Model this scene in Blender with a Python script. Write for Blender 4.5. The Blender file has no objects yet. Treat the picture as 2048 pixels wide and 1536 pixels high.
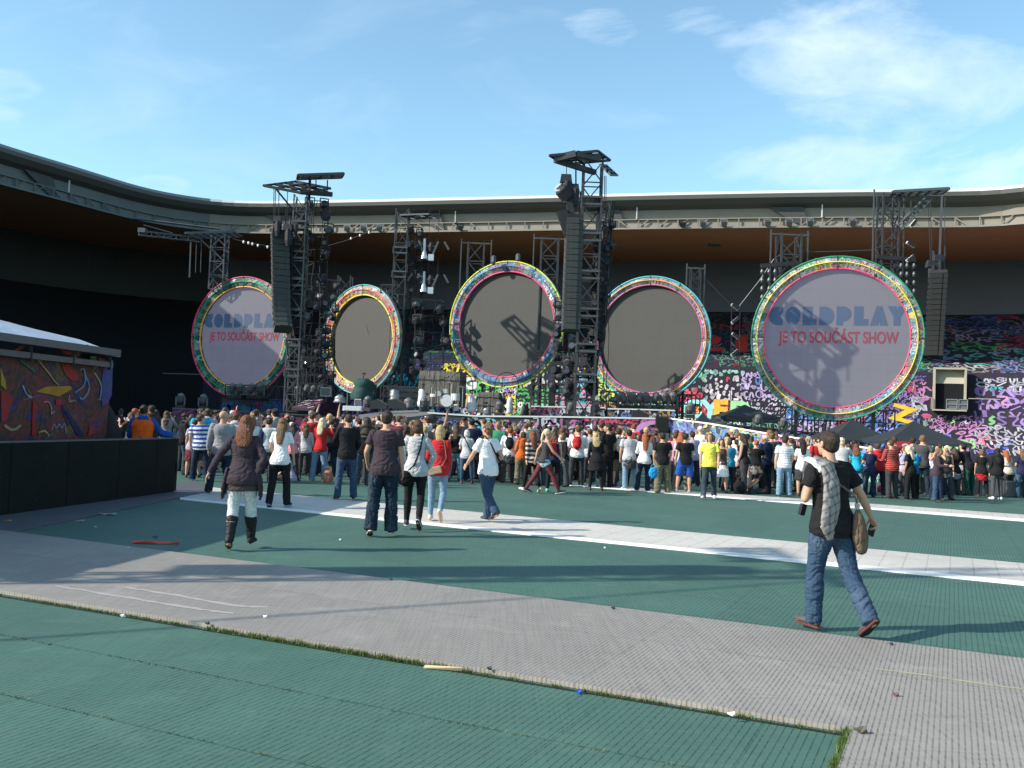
import bpy, math, random
from mathutils import Vector, Matrix, Quaternion, noise
V = Vector
R = math.radians
C = bpy.context.scene.collection
SC = bpy.context.scene

# ------------------------------------------------------------------ camera, world, sun, exposure
FPX = 1900.0                      # focal length in pixels of the 2048 px wide photograph
CAMZ = 1.80
ROLL = R(2.3); PITCH = R(2.28)
fwd = V((0, math.cos(PITCH), math.sin(PITCH)))
r0 = V((1, 0, 0)); u0 = r0.cross(fwd)
cr = r0*math.cos(ROLL) + u0*math.sin(ROLL)
cu = u0*math.cos(ROLL) - r0*math.sin(ROLL)
cam_d = bpy.data.cameras.new('camera'); cam = bpy.data.objects.new('camera', cam_d); C.objects.link(cam)
M3 = Matrix((cr, cu, -fwd)).transposed()
cam.matrix_world = Matrix.Translation((0, 0, CAMZ)) @ M3.to_4x4()
cam_d.sensor_width = 36; cam_d.lens = 36*FPX/2048; cam_d.clip_end = 2000; cam_d.clip_start = 0.05
SC.camera = cam

SUN_EL = R(30); SUN_DIRX, SUN_DIRY = -0.957, -0.29      # horizontal direction towards the sun
wd = bpy.data.worlds.new('World'); SC.world = wd; wd.use_nodes = True
nt = wd.node_tree; N = nt.nodes; L = nt.links
for n in list(N): N.remove(n)
sky = N.new('ShaderNodeTexSky'); sky.sky_type = 'NISHITA'; sky.sun_disc = False
sky.sun_elevation = SUN_EL; sky.sun_rotation = math.atan2(SUN_DIRX, SUN_DIRY)
sky.air_density = 1.0; sky.dust_density = 0.6; sky.ozone_density = 1.6
bg = N.new('ShaderNodeBackground'); bg.inputs[1].default_value = 0.15
out = N.new('ShaderNodeOutputWorld')
# clouds: thin white streaks laid over the sky by direction
tc = N.new('ShaderNodeTexCoord')
def wmath(op, a, b=None, c=None):
    m = N.new('ShaderNodeMath'); m.operation = op
    for i, q in enumerate((a, b, c)):
        if q is None: continue
        if isinstance(q, (int, float)): m.inputs[i].default_value = q
        else: L.new(q, m.inputs[i])
    return m.outputs[0]
sep = N.new('ShaderNodeSeparateXYZ'); L.new(tc.outputs['Generated'], sep.inputs[0])
X_, Y_, Z_ = sep.outputs
ax = wmath('DIVIDE', X_, wmath('MAXIMUM', Y_, 0.05)); az = wmath('DIVIDE', Z_, wmath('MAXIMUM', Y_, 0.05))
comb = N.new('ShaderNodeCombineXYZ'); L.new(ax, comb.inputs[0]); L.new(wmath('MULTIPLY_ADD', ax, -0.25, wmath('MULTIPLY', az, 2.1)), comb.inputs[1])
nz = N.new('ShaderNodeTexNoise'); nz.inputs['Scale'].default_value = 4.2; nz.inputs['Detail'].default_value = 9; nz.inputs['Roughness'].default_value = 0.60
nz.inputs['Distortion'].default_value = 0.5
L.new(comb.outputs[0], nz.inputs['Vector'])
def blob(cx, cy, rx, ry):          # a patch of sky (tangent-plane coordinates) where cloud is likely
    dx = wmath('DIVIDE', wmath('SUBTRACT', ax, cx), rx); dy = wmath('DIVIDE', wmath('SUBTRACT', az, cy), ry)
    d = wmath('SQRT', wmath('ADD', wmath('MULTIPLY', dx, dx), wmath('MULTIPLY', dy, dy)))
    return wmath('MAXIMUM', wmath('SUBTRACT', 1.0, d), 0.0)
mask = None
for q in ((0.40, 0.405, 0.22, 0.10), (0.53, 0.34, 0.20, 0.09), (0.085, 0.425, 0.055, 0.03), (0.24, 0.44, 0.14, 0.04), (0.38, 0.285, 0.26, 0.04),
          (-0.56, 0.335, 0.07, 0.028), (-0.57, 0.30, 0.06, 0.03), (-0.385, 0.235, 0.05, 0.018), (0.30, 0.245, 0.07, 0.012), (0.42, 0.245, 0.05, 0.012)):
    b = blob(*q); mask = b if mask is None else wmath('MAXIMUM', mask, b)
cl = wmath('MULTIPLY', wmath('SUBTRACT', wmath('ADD', nz.outputs[0], wmath('MULTIPLY', wmath('MINIMUM', mask, 0.45), 0.28)), 0.565), 2.4)
cl = wmath('MULTIPLY', wmath('MINIMUM', wmath('MAXIMUM', cl, 0.0), 0.72), wmath('MINIMUM', wmath('MULTIPLY', mask, 5.0), 1.0))
wisp = wmath('MULTIPLY', wmath('MAXIMUM', wmath('SUBTRACT', nz.outputs[0], 0.52), 0.0), 0.7)
cl = wmath('MAXIMUM', cl, wisp)
mx = N.new('ShaderNodeMixRGB'); L.new(cl, mx.inputs[0])
hs = N.new('ShaderNodeMixRGB'); hs.blend_type = 'MULTIPLY'; hs.inputs[0].default_value = 1; hs.inputs[2].default_value = (1.02, 1.20, 1.12, 1)
L.new(sky.outputs[0], hs.inputs[1]); L.new(hs.outputs[0], mx.inputs[1]); mx.inputs[2].default_value = (4.8, 5.5, 6.0, 1)
L.new(mx.outputs[0], bg.inputs[0]); L.new(bg.outputs[0], out.inputs[0])
sd = bpy.data.lights.new('sun', 'SUN'); sd.energy = 4.5; sd.angle = R(0.5); sd.color = (1.0, 0.93, 0.82)
so = bpy.data.objects.new('sun', sd); C.objects.link(so)
tosun = V((SUN_DIRX*math.cos(SUN_EL), SUN_DIRY*math.cos(SUN_EL), math.sin(SUN_EL)))
so.rotation_euler = tosun.to_track_quat('Z', 'Y').to_euler(); so.location = (-40, -20, 60)
SC.view_settings.view_transform = 'Standard'; SC.view_settings.look = 'None'
SC.view_settings.exposure = 0.58; SC.view_settings.gamma = 1
try:
    SC.cycles.use_denoising = True; SC.cycles.max_bounces = 6; SC.cycles.diffuse_bounces = 3
except Exception: pass

# ------------------------------------------------------------------ measuring helpers
def ray(px, py): return (fwd*FPX + cr*(px-1024) - cu*(py-768)).normalized()
def P(px, py, Y):                     # point of the photograph's pixel at world depth Y
    d = ray(px, py); return V((0, 0, CAMZ)) + d*(Y/d.y)
def G(px, py, z=0.0):                 # point of the pixel on the ground
    d = ray(px, py); return V((0, 0, CAMZ)) + d*((z-CAMZ)/d.z)

# ------------------------------------------------------------------ mesh builder
MW = {}
class MB:
    def __init__(s): s.v = []; s.f = []; s.c = []; s.m = []; s.col = None; s.mi = 0
    def add(s, vs, fs):
        o = len(s.v); s.v += [V(q) for q in vs]
        for f in fs: s.f.append([o+i for i in f]); s.c.append(s.col); s.m.append(s.mi)
    def box(s, c, d, rot=None, taper=1.0):
        hx, hy, hz = d[0]/2, d[1]/2, d[2]/2; c = V(c)
        vs = [V((x*hx*(taper if z > 0 else 1), y*hy*(taper if z > 0 else 1), z*hz)) for x, y, z in
              ((-1,-1,-1),(1,-1,-1),(1,1,-1),(-1,1,-1),(-1,-1,1),(1,-1,1),(1,1,1),(-1,1,1))]
        if rot is not None: vs = [rot @ q for q in vs]
        s.add([q+c for q in vs], [(0,3,2,1),(4,5,6,7),(0,1,5,4),(1,2,6,5),(2,3,7,6),(3,0,4,7)])
    def bar(s, a, b, w, n=4, w2=None):
        a = V(a); b = V(b); d = b-a
        if d.length < 1e-6: return
        z = d.normalized(); x = z.cross(V((0,0,1)) if abs(z.z) < .9 else V((0,1,0))).normalized(); y = z.cross(x)
        w2 = w if w2 is None else w2
        vs = []
        for q, ww in ((a, w), (b, w2)):
            for i in range(n):
                t = 2*math.pi*(i+.5)/n; vs.append(q + (x*math.cos(t)+y*math.sin(t))*ww*.5*(1.414 if n == 4 else 1))
        s.add(vs, [(i, (i+1) % n, n+(i+1) % n, n+i) for i in range(n)] + [tuple(range(n))[::-1], tuple(range(n, 2*n))])
    def path(s, pts, w, n=6, closed=False):
        m = len(pts); vs = []; pts = [V(p) for p in pts]
        for i in range(m):
            a = pts[(i-1) % m] if (closed or i > 0) else pts[i]; b = pts[(i+1) % m] if (closed or i < m-1) else pts[i]
            z = (b-a).normalized(); x = z.cross(V((0.01,0.02,1))).normalized(); y = z.cross(x)
            for k in range(n):
                t = 2*math.pi*k/n; vs.append(pts[i]+(x*math.cos(t)+y*math.sin(t))*w/2)
        fs = []
        for i in range(m if closed else m-1):
            j = (i+1) % m
            for k in range(n): fs.append((i*n+k, i*n+(k+1) % n, j*n+(k+1) % n, j*n+k))
        if not closed: fs += [tuple(range(n))[::-1], tuple(range((m-1)*n, m*n))]
        s.add(vs, fs)
    def rings(s, rs, closed=False, cap=True):
        n = len(rs[0]); vs = [q for r_ in rs for q in r_]; fs = []
        for i in range(len(rs)-1):
            for k in range(n if not closed else n):
                k2 = (k+1) % n
                fs.append((i*n+k, i*n+k2, (i+1)*n+k2, (i+1)*n+k))
        if cap: fs += [tuple(range(n))[::-1], tuple(range((len(rs)-1)*n, len(rs)*n))]
        s.add(vs, fs)
    def lathe(s, c, prof, n=16, axis=None):
        c = V(c); q = V((0,0,1)).rotation_difference(axis.normalized()) if axis is not None else Quaternion()
        s.rings([[c + q @ V((r_*math.cos(2*math.pi*k/n), r_*math.sin(2*math.pi*k/n), z)) for k in range(n)] for r_, z in prof])
    def ell(s, c, r_, rot=None, n=12, m=8):
        c = V(c); rs = []
        for i in range(m+1):
            a = math.pi*(i+.0)/m; zz = -math.cos(a); rr = max(math.sin(a), 0.02)
            ring = []
            for k in range(n):
                q = V((r_[0]*rr*math.cos(2*math.pi*k/n), r_[1]*rr*math.sin(2*math.pi*k/n), r_[2]*zz))
                if rot is not None: q = rot @ q
                ring.append(c+q)
            rs.append(ring)
        s.rings(rs)
    def sheet(s, grid):               # grid[i][j] of points
        n = len(grid[0]); vs = [q for g in grid for q in g]
        s.add(vs, [(i*n+j, i*n+j+1, (i+1)*n+j+1, (i+1)*n+j) for i in range(len(grid)-1) for j in range(n-1)])
    def prism(s, pts, fr, th):        # 2D outline in frame (o, x, y), thickness along x cross y
        o, x, y = fr; z = x.cross(y).normalized(); n = len(pts)
        a = [o+x*p[0]+y*p[1] for p in pts]; b = [q+z*th for q in a]
        s.add(a+b, [tuple(range(n))[::-1], tuple(range(n, 2*n))]+[(i, (i+1) % n, n+(i+1) % n, n+i) for i in range(n)])
    def build(s, name, mats, parent=None, smooth=False, local=False):
        me = bpy.data.meshes.new(name); vs = s.v
        if parent is not None and not local:
            inv = MW[parent.name].inverted(); vs = [inv @ q for q in vs]
        me.from_pydata([tuple(q) for q in vs], [], s.f)
        if not isinstance(mats, (list, tuple)): mats = [mats]
        for m_ in mats: me.materials.append(m_)
        if len(mats) > 1: me.polygons.foreach_set('material_index', s.m)
        if smooth: me.polygons.foreach_set('use_smooth', [True]*len(me.polygons))
        if any(c is not None for c in s.c):
            ca = me.color_attributes.new('pigment', 'FLOAT_COLOR', 'CORNER'); buf = []
            for f, c in zip(s.f, s.c):
                c = c or (1, 1, 1); buf += [c[0], c[1], c[2], 1.0]*len(f)
            ca.data.foreach_set('color', buf)
        me.validate(); me.update()
        o = bpy.data.objects.new(name, me); C.objects.link(o)
        if parent is not None: o.parent = parent
        return o

def tag(o, label=None, cat=None, group=None, kind=None):
    if label: o['label'] = label
    if cat: o['category'] = cat
    if group: o['group'] = group
    if kind: o['kind'] = kind
    return o
def thing(name, label, cat, loc=(0,0,0), rz=0.0, group=None):
    o = bpy.data.objects.new(name, None); C.objects.link(o); o.empty_display_size = 0.2
    o.location = loc; o.rotation_euler = (0, 0, rz)
    MW[o.name] = Matrix.Translation(loc) @ Matrix.Rotation(rz, 4, 'Z')
    return tag(o, label, cat, group)

# ------------------------------------------------------------------ materials
def srgb(r_, g_, b_):
    f = lambda c: (c/255/12.92 if c/255 <= .04045 else ((c/255+.055)/1.055)**2.4)
    return (f(r_), f(g_), f(b_))
class NT:
    def __init__(s, name):
        s.m = bpy.data.materials.new(name); s.m.use_nodes = True; s.t = s.m.node_tree; s.N = s.t.nodes
        s.b = s.N['Principled BSDF']
    def n(s, t, **kw):
        x = s.N.new(t)
        for k, v in kw.items():
            if k in x.inputs: x.inputs[k].default_value = v
            else: setattr(x, k, v)
        return x
    def l(s, a, b): s.t.links.new(a, b)
    def coord(s, kind='Object', scale=(1,1,1), rot=(0,0,0)):
        t = s.n('ShaderNodeTexCoord'); m = s.n('ShaderNodeMapping'); m.inputs['Scale'].default_value = scale; m.inputs['Rotation'].default_value = rot
        s.l(t.outputs[kind], m.inputs[0]); return m.outputs[0]
    def noise(s, vec, scale=5, detail=4, rough=.55, dist=0):
        x = s.n('ShaderNodeTexNoise'); x.inputs['Scale'].default_value = scale; x.inputs['Detail'].default_value = detail
        x.inputs['Roughness'].default_value = rough; x.inputs['Distortion'].default_value = dist
        if vec is not None: s.l(vec, x.inputs['Vector'])
        return x.outputs[0]
    def math(s, op, a, b=None, c=None):
        m = s.n('ShaderNodeMath'); m.operation = op
        for i, q in enumerate((a, b, c)):
            if q is None: continue
            if isinstance(q, (int, float)): m.inputs[i].default_value = q
            else: s.l(q, m.inputs[i])
        return m.outputs[0]
    def ramp(s, fac, stops):
        x = s.n('ShaderNodeValToRGB'); e = x.color_ramp.elements
        while len(e) > 1: e.remove(e[-1])
        for i, (p, c) in enumerate(stops):
            k = e[0] if i == 0 else e.new(p); k.position = p; k.color = (*c, 1)
        s.l(fac, x.inputs[0]); return x.outputs[0]
    def mix(s, fac, a, b, blend='MIX'):
        x = s.n('ShaderNodeMixRGB'); x.blend_type = blend
        for i, q in ((0, fac), (1, a), (2, b)):
            if isinstance(q, (int, float)): x.inputs[i].default_value = q
            elif isinstance(q, tuple): x.inputs[i].default_value = (*q, 1)
            else: s.l(q, x.inputs[i])
        return x.outputs[0]
    def bump(s, h, strength=.3, dist=.02, prev=None):
        x = s.n('ShaderNodeBump'); x.inputs['Strength'].default_value = strength; x.inputs['Distance'].default_value = dist
        s.l(h, x.inputs['Height'])
        if prev is not None: s.l(prev, x.inputs['Normal'])
        s.l(x.outputs[0], s.b.inputs['Normal']); return x.outputs[0]
    def base(s, c, rough=.8, metal=0, spec=None):
        if isinstance(c, tuple): s.b.inputs['Base Color'].default_value = (*c, 1)
        else: s.l(c, s.b.inputs['Base Color'])
        if isinstance(rough, (int, float)): s.b.inputs['Roughness'].default_value = rough
        else: s.l(rough, s.b.inputs['Roughness'])
        s.b.inputs['Metallic'].default_value = metal
        if spec is not None: s.b.inputs['Specular IOR Level'].default_value = spec
        return s.m
_mats = {}
def plain(name, col, rough=.7, metal=0, var=.25, scale=6, bump=.15, emit=None, spec=None):
    if name in _mats: return _mats[name]
    t = NT(name); v = t.coord(); nn = t.noise(v, scale, 5)
    c = t.mix(nn, tuple(q*(1-var) for q in col), tuple(min(1, q*(1+var)) for q in col))
    m = t.base(c, rough, metal, spec)
    if bump: t.bump(t.noise(v, scale*6, 3), bump, .01)
    if emit:
        t.b.inputs['Emission Color'].default_value = (*emit[:3], 1); t.b.inputs['Emission Strength'].default_value = emit[3]
    _mats[name] = m; return m
def objcol(name, rough=.85, var=.18, scale=9, bump=.35, stretch=(1,1,1), bscale=40, spec=.3, wear=0.0):
    t = NT(name); oi = t.n('ShaderNodeObjectInfo'); v = t.coord('Object', stretch)
    nn = t.noise(v, scale, 4); c = t.mix(1.0, oi.outputs['Color'], t.ramp(nn, [(0.2, (1-var,)*3), (0.8, (1+var,)*3)]), 'MULTIPLY')
    if wear:
        w = t.noise(t.coord('Object', (1.2, 1.2, .7)), 3.2, 3)
        c = t.mix(t.math('MULTIPLY', t.math('MAXIMUM', t.math('SUBTRACT', w, .5), 0.0), wear), c, (.42, .50, .58))
    m = t.base(c, rough, 0, spec)
    b = t.bump(t.noise(v, bscale, 3), bump*.5, .004)
    t.bump(t.noise(v, scale, 3, dist=.8), bump, .03, b)
    _mats[name] = m; return m
def pigment(name, rough=.7, spec=.3, emit=0.0):
    t = NT(name); a = t.n('ShaderNodeVertexColor'); a.layer_name = 'pigment'
    v = t.coord(); c = t.mix(1.0, a.outputs[0], t.ramp(t.noise(v, 3, 4), [(.25, (.7,)*3), (.75, (1.1,)*3)]), 'MULTIPLY')
    m = t.base(c, rough, 0, spec); _mats[name] = m; return m

# ================================================================== GROUND
TA = R(155); TD = V((math.cos(TA), math.sin(TA), 0)); ND = V((math.sin(TA), -math.cos(TA), 0))   # along the tracks / across them (away)
def rib_mat(name, c1, c2, groove, spacing, gw, seam, var, dirt=None, shift=0.0, gstr=1.0):
    t = NT(name); v = t.coord('Object', rot=(0, 0, -TA))
    s = t.n('ShaderNodeSeparateXYZ'); t.l(v, s.inputs[0]); x, y = s.outputs[0], s.outputs[1]
    wob = t.noise(v, 9, 2); xr = t.math('ADD', x, t.math('MULTIPLY', t.math('SUBTRACT', wob, .5), .006))
    fx = t.math('FRACT', t.math('DIVIDE', xr, spacing)); g = t.math('LESS_THAN', fx, gw); tn = t.noise(t.coord('Object', (24, .6, 1), (0, 0, -TA)), 2.0, 3)
    fs = t.math('FRACT', t.math('ADD', t.math('DIVIDE', y, seam), shift)); sm = t.math('LESS_THAN', fs, .014/seam)
    fs2 = t.math('FRACT', t.math('DIVIDE', x, seam*1.0)); sm2 = t.math('LESS_THAN', fs2, .010/seam)
    n1 = t.noise(v, .55, 5, .6); n2 = t.noise(t.coord('Object', (1, 14, 1), (0, 0, -TA)), 2.0, 4); n3 = t.noise(v, 30, 3)
    base = t.mix(n1, tuple(q*(1-var) for q in c1), tuple(q*(1+var) for q in c2))
    base = t.mix(t.math('MULTIPLY', n3, .35), base, tuple(min(1, q*1.5) for q in c2))
    # per-tile tone
    fl = t.n('ShaderNodeCombineXYZ'); t.l(t.math('FLOOR', t.math('DIVIDE', x, seam)), fl.inputs[0]); t.l(t.math('FLOOR', t.math('ADD', t.math('DIVIDE', y, seam), shift)), fl.inputs[1])
    wn = t.n('ShaderNodeTexWhiteNoise'); t.l(fl.outputs[0], wn.inputs[0])
    base = t.mix(t.math('MULTIPLY', wn.outputs[0], .22), base, tuple(q*.55 for q in c1))
    base = t.mix(t.math('MULTIPLY', tn, .45), base, tuple(q*.62 for q in c1)); big = t.noise(v, .22, 6, .7, .6)
    base = t.mix(t.math('MULTIPLY', t.math('MAXIMUM', t.math('SUBTRACT', big, .5), 0.0), 1.5), base, tuple(q*.6+.03 for q in c1))
    if dirt: base = t.mix(t.math('MULTIPLY', t.math('MAXIMUM', t.math('SUBTRACT', n2, .48), 0.0), 1.6), base, dirt)
    base = t.mix(t.math('MULTIPLY', t.math('MAXIMUM', g, t.math('MAXIMUM', sm, t.math('MULTIPLY', sm2, .7))), t.math('MULTIPLY', gstr, t.math('MINIMUM', t.math('MAXIMUM', t.math('MULTIPLY', t.math('SUBTRACT', tn, .30), 4.2), .62), 1.25))), base, groove)
    st = t.noise(v, 1.7, 6, .72, .4); base = t.mix(t.math('MULTIPLY', t.math('MINIMUM', t.math('MAXIMUM', t.math('MULTIPLY', t.math('SUBTRACT', st, .54), 5.0), 0.0), 1.0), .30), base, tuple(min(1, q*1.35+.035) for q in c2))
    ft = t.noise(v, 5.5, 4, .6, .8); base = t.mix(t.math('MULTIPLY', t.math('GREATER_THAN', ft, .66), .22), base, tuple(q*.5+.01 for q in c1))
    m = t.base(base, .62, 0, .35)
    h = t.math('SUBTRACT', t.math('MULTIPLY', n3, .3), g)
    t.bump(h, .5, .01); return m
M_green = rib_mat('green_floor_cover', (.055, .132, .100), (.078, .165, .124), (.008, .032, .030), .047, .17, 1.02, .28, (.13, .175, .13), 0.0, .62)
M_greenfine = M_green
M_grey = rib_mat('grey_ribbed_track', (.29, .262, .235), (.35, .318, .285), (.13, .115, .10), .034, .30, 2.3, .2, (.20, .175, .15), .35, .7)
M_white = rib_mat('white_track', (.50, .46, .41), (.66, .62, .56), (.30, .27, .23), .30, .05, 1.5, .15, (.50, .42, .34), .2, .6)
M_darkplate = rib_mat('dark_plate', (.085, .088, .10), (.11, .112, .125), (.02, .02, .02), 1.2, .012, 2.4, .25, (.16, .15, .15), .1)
M_edge = plain('white_edge_ramp', (.82, .80, .77), .6, 0, .08, 8)
b = MB(); b.add([(-400, -200, 0), (400, -200, 0), (400, 500, 0), (-400, 500, 0)], [(0, 1, 2, 3)])
tag(b.build('ground', M_green), kind='structure')
def line_pt(a, b_, t_): return a + (b_-a)*t_
def slab(name, near, far, z0, z1, mat, t0=-1.5, t1=2.0, seams=0, kind='structure'):
    a0 = G(*near[0]); a1 = G(*near[1]); c0 = G(*far[0]); c1 = G(*far[1])
    p = [line_pt(a0, a1, t0), line_pt(a0, a1, t1), line_pt(c0, c1, t1), line_pt(c0, c1, t0)]
    m = MB(); m.add([V((q.x, q.y, z0)) for q in p]+[V((q.x, q.y, z1)) for q in p], [(0,3,2,1),(4,5,6,7),(0,1,5,4),(1,2,6,5),(2,3,7,6),(3,0,4,7)])
    o = m.build(name, mat)
    return tag(o, kind=kind)
slab('grey_track', ((0, 1188), (1692, 1466)), ((0, 1065), (2048, 1325)), 0.002, 0.035, M_grey, -1.2, 3.2)
slab('white_track', ((503, 1012), (2048, 1167)), ((534, 986), (2048, 1128)), 0.002, 0.012, M_white, -0.145, 1.6)
slab('white_track_edge', ((503, 1014.5), (2048, 1172)), ((503, 1011), (2048, 1165)), 0.003, 0.017, M_edge, -0.145, 1.6)
slab('far_white_track', ((1200, 975), (2048, 1041)), ((1200, 970), (2048, 1030)), 0.002, 0.012, M_white, -0.15, 1.6)
slab('far_white_track_edge', ((1200, 976.5), (2048, 1043.5)), ((1200, 974.6), (2048, 1039)), 0.003, 0.016, M_edge, -0.15, 1.6)
# grey corner panel to the right of the grass gap
A = G(1703, 1467.5); e = -TD; d = -ND
q = [A, A+e*9, A+e*9+d*6, A+d*6]; m = MB()
m.add([V((p.x, p.y, .002)) for p in q]+[V((p.x, p.y, .0345)) for p in q], [(0,1,2,3),(7,6,5,4),(4,5,1,0),(5,6,2,1),(6,7,3,2),(7,4,0,3)])
tag(m.build('grey_track_corner', M_grey), kind='structure')
# dark plates beside the barrier
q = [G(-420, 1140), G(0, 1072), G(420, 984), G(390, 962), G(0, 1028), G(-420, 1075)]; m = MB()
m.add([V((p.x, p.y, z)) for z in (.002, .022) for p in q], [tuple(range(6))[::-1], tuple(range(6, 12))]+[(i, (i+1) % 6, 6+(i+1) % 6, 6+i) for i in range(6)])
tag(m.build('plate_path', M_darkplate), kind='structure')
# worn pale scuffs on the grey track (real paint wear)
M_scuff = plain('scuff_paint', (.37, .345, .32), .8, 0, .2, 30); M_yel = plain('yellow_chalk', (.42, .37, .24), .8, 0, .2, 30)
for pts, w, mt in (([(110, 1172), (260, 1196), (380, 1216), (480, 1229)], .05, M_scuff), ([(250, 1175), (350, 1190), (470, 1212), (545, 1215)], .055, M_scuff), ([(1750, 1338), (1850, 1350), (1950, 1366), (2060, 1380)], .03, M_yel)):
    m = MB(); rnd = random.Random(3); ps = [G(x, y, .035) for x, y in pts]; g = []
    for i in range(len(ps)-1):
        for k in range(8):
            p = ps[i].lerp(ps[i+1], k/8); g.append([V((p.x, p.y-w*rnd.uniform(.2, 1), .0375)), V((p.x, p.y+w*rnd.uniform(.2, 1), .0375))])
    m.sheet(g); tag(m.build('track_scuff_mark', mt), kind='structure')
# grass in the gap along the near track edge
M_grass = NT('grass_blades'); v = M_grass.coord(); M_grass = M_grass.base(M_grass.mix(M_grass.noise(v, 25, 2), (.05, .075, .015), (.10, .17, .025)), .6)
m = MB(); rnd = random.Random(11)
def blades(a, b_, w, n, hmin, hmax, gap=0.0):
    for i in range(n):
        t_ = rnd.random()
        if noise.noise(V((t_*22, 3.1, gap*9)))+.5*noise.noise(V((t_*90, 1.1, gap*9))) < -0.02: 
            if rnd.random() < .85: continue
        p = a.lerp(b_, t_) + (a-b_).normalized().cross(V((0,0,1)))*rnd.uniform(-w, w)
        h = rnd.uniform(hmin, hmax); an = rnd.uniform(0, 6.28); ww = .0035; dx, dy = math.cos(an)*ww, math.sin(an)*ww; lx, ly = rnd.uniform(-.02, .02), rnd.uniform(-.02, .02)
        m.add([(p.x-dx, p.y-dy, 0), (p.x+dx, p.y+dy, 0), (p.x+lx, p.y+ly, h)], [(0, 1, 2)])
a = G(0, 1192); b_ = G(1692, 1470)
blades(a.lerp(b_, -.3), b_, .018, 6500, .010, .036)
blades(a.lerp(b_, .33), a.lerp(b_, .66), .03, 3600, .015, .048, 1)
blades(G(1697, 1466), G(1697, 1466)-ND*2.5, .03, 5000, .02, .06, .5)
for k in range(3):
    s0 = a-ND*(1.02*(k+1)*.98); blades(s0, s0-TD*9, .012, 700, .006, .018, k)
tag(m.build('grass', M_grass), kind='stuff')
# flat dark ground strip, the shade under the track edge put into its colour
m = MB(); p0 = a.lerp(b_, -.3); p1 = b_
m.add([V((p.x, p.y, .0045)) for p in (p0, p1, p1-ND*.035, p0-ND*.035)], [(0, 1, 2, 3)]); tag(m.build('shaded_gap_soil', plain('shaded_soil', (.012, .014, .006), .95)), kind='structure')

# ================================================================== GRAFFITI strokes
GL = [[(0,0),(0,1)], [(0,1),(.5,0),(1,1)], [(1,.9),(.4,1),(0,.6),(.1,.2),(.6,0),(1,.15)], [(0,1),(1,1),(.1,0),(1,0)], [(0,0),(.1,1),(.9,0),(1,1)],
      [(1,.85),(.5,1),(.05,.75),(.5,.5),(.95,.3),(.5,0),(0,.12)], [(.5,1),(.9,.75),(.9,.25),(.5,0),(.1,.25),(.1,.75),(.45,1)], [(0,0),(.05,1),(.8,.95),(.8,.55),(.1,.5)],
      [(0,0),(.45,1),(.95,0)], [(.05,1),(.05,0),(.8,.05)], [(0,1),(1,1),(.5,.98),(.45,0)], [(0,.5),(.3,.9),(.55,.2),(.9,.8)], [(0,.1),(.9,.9)], [(.9,1),(.1,.8),(.1,0),(.9,.05)], [(0,1),(.1,.1),(.8,.05),(.9,1)],
      [(0,.3),(.4,.6),(.9,.5),(.6,.2),(.1,.35)], [(0,0),(0,1),(.9,.1),(.9,1)], [(.2,0),(.9,.3),(.3,.6),(.9,1)]]
def smooth2(pts):
    o = [pts[0]]
    for i in range(len(pts)-1):
        a, c = pts[i], pts[i+1]; o += [(a[0]*.75+c[0]*.25, a[1]*.75+c[1]*.25), (a[0]*.25+c[0]*.75, a[1]*.25+c[1]*.75)]
    return o+[pts[-1]]
def ribbon(mb, pts, w, fmap, rnd):
    vs = []; n = len(pts)
    for i, p in enumerate(pts):
        a = pts[max(i-1, 0)]; c = pts[min(i+1, n-1)]; dx, dy = c[0]-a[0], c[1]-a[1]; l_ = math.hypot(dx, dy) or 1
        ww = w*.5*rnd.uniform(.65, 1.2); vs += [fmap(p[0]-dy/l_*ww, p[1]+dx/l_*ww), fmap(p[0]+dy/l_*ww, p[1]-dx/l_*ww)]
    mb.add(vs, [(2*i, 2*i+1, 2*i+3, 2*i+2) for i in range(n-1)])
def graffiti(mb, fmap, u0, u1, v0, v1, cell, size, pal, rnd, fill=.9, wr=.2, dim=1.0, palf=None):
    u = u0
    while u < u1:
        cw = cell*rnd.uniform(.6, 1.5); v_ = v0
        while v_ < v1:
            ch = cell*rnd.uniform(.4, 1.0); pp = palf(u, v_) if palf else pal
            col = rnd.choice(pp); sz = size*rnd.uniform(.55, 1.5); til = rnd.uniform(-.35, .35); typ = rnd.random()
            y = v_
            while y < min(v_+ch, v1)-sz*.3:
                x = u
                while x < min(u+cw, u1):
                    if rnd.random() < fill:
                        g = rnd.choice(GL); s = sz*rnd.uniform(.7, 1.1); sx = s*rnd.uniform(.5, 1.1)
                        if typ < .25: g = [(rnd.random(), rnd.random()) for _ in range(4)]
                        pts = smooth2([(x+(a+c*til)*sx, min(v1, y+(c+a*til*.5)*s)) for a, c in g])
                        k = dim*rnd.uniform(.6, 1.1); mb.col = tuple(q*k for q in (col if rnd.random() < .85 else rnd.choice(pp)))
                        ribbon(mb, pts, s*wr*rnd.uniform(.7, 1.4), fmap, rnd)
                    x += sz*rnd.uniform(.5, .85)
                y += sz*rnd.uniform(.75, 1.0)
            v_ += ch
        u += cw
NEON = [(.75,.08,.25), (.85,.35,.03), (.80,.70,.05), (.10,.55,.15), (.05,.45,.50), (.06,.12,.55), (.35,.12,.55), (.75,.75,.70), (.85,.25,.45), (.25,.65,.30), (.30,.55,.75)]
PURP = [(.30,.20,.50), (.45,.30,.60), (.15,.15,.55), (.55,.45,.70), (.10,.25,.60), (.70,.65,.75), (.55,.25,.50)]
DARKG = [(.03,.10,.07), (.03,.09,.10), (.05,.13,.09), (.02,.06,.10), (.14,.03,.05), (.10,.10,.11)]
GREENY = [(.25,.55,.35), (.35,.65,.55), (.70,.80,.65), (.60,.75,.20), (.80,.30,.10), (.75,.10,.15), (.80,.70,.75)]
M_pig = pigment('graffiti_paint')
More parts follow.
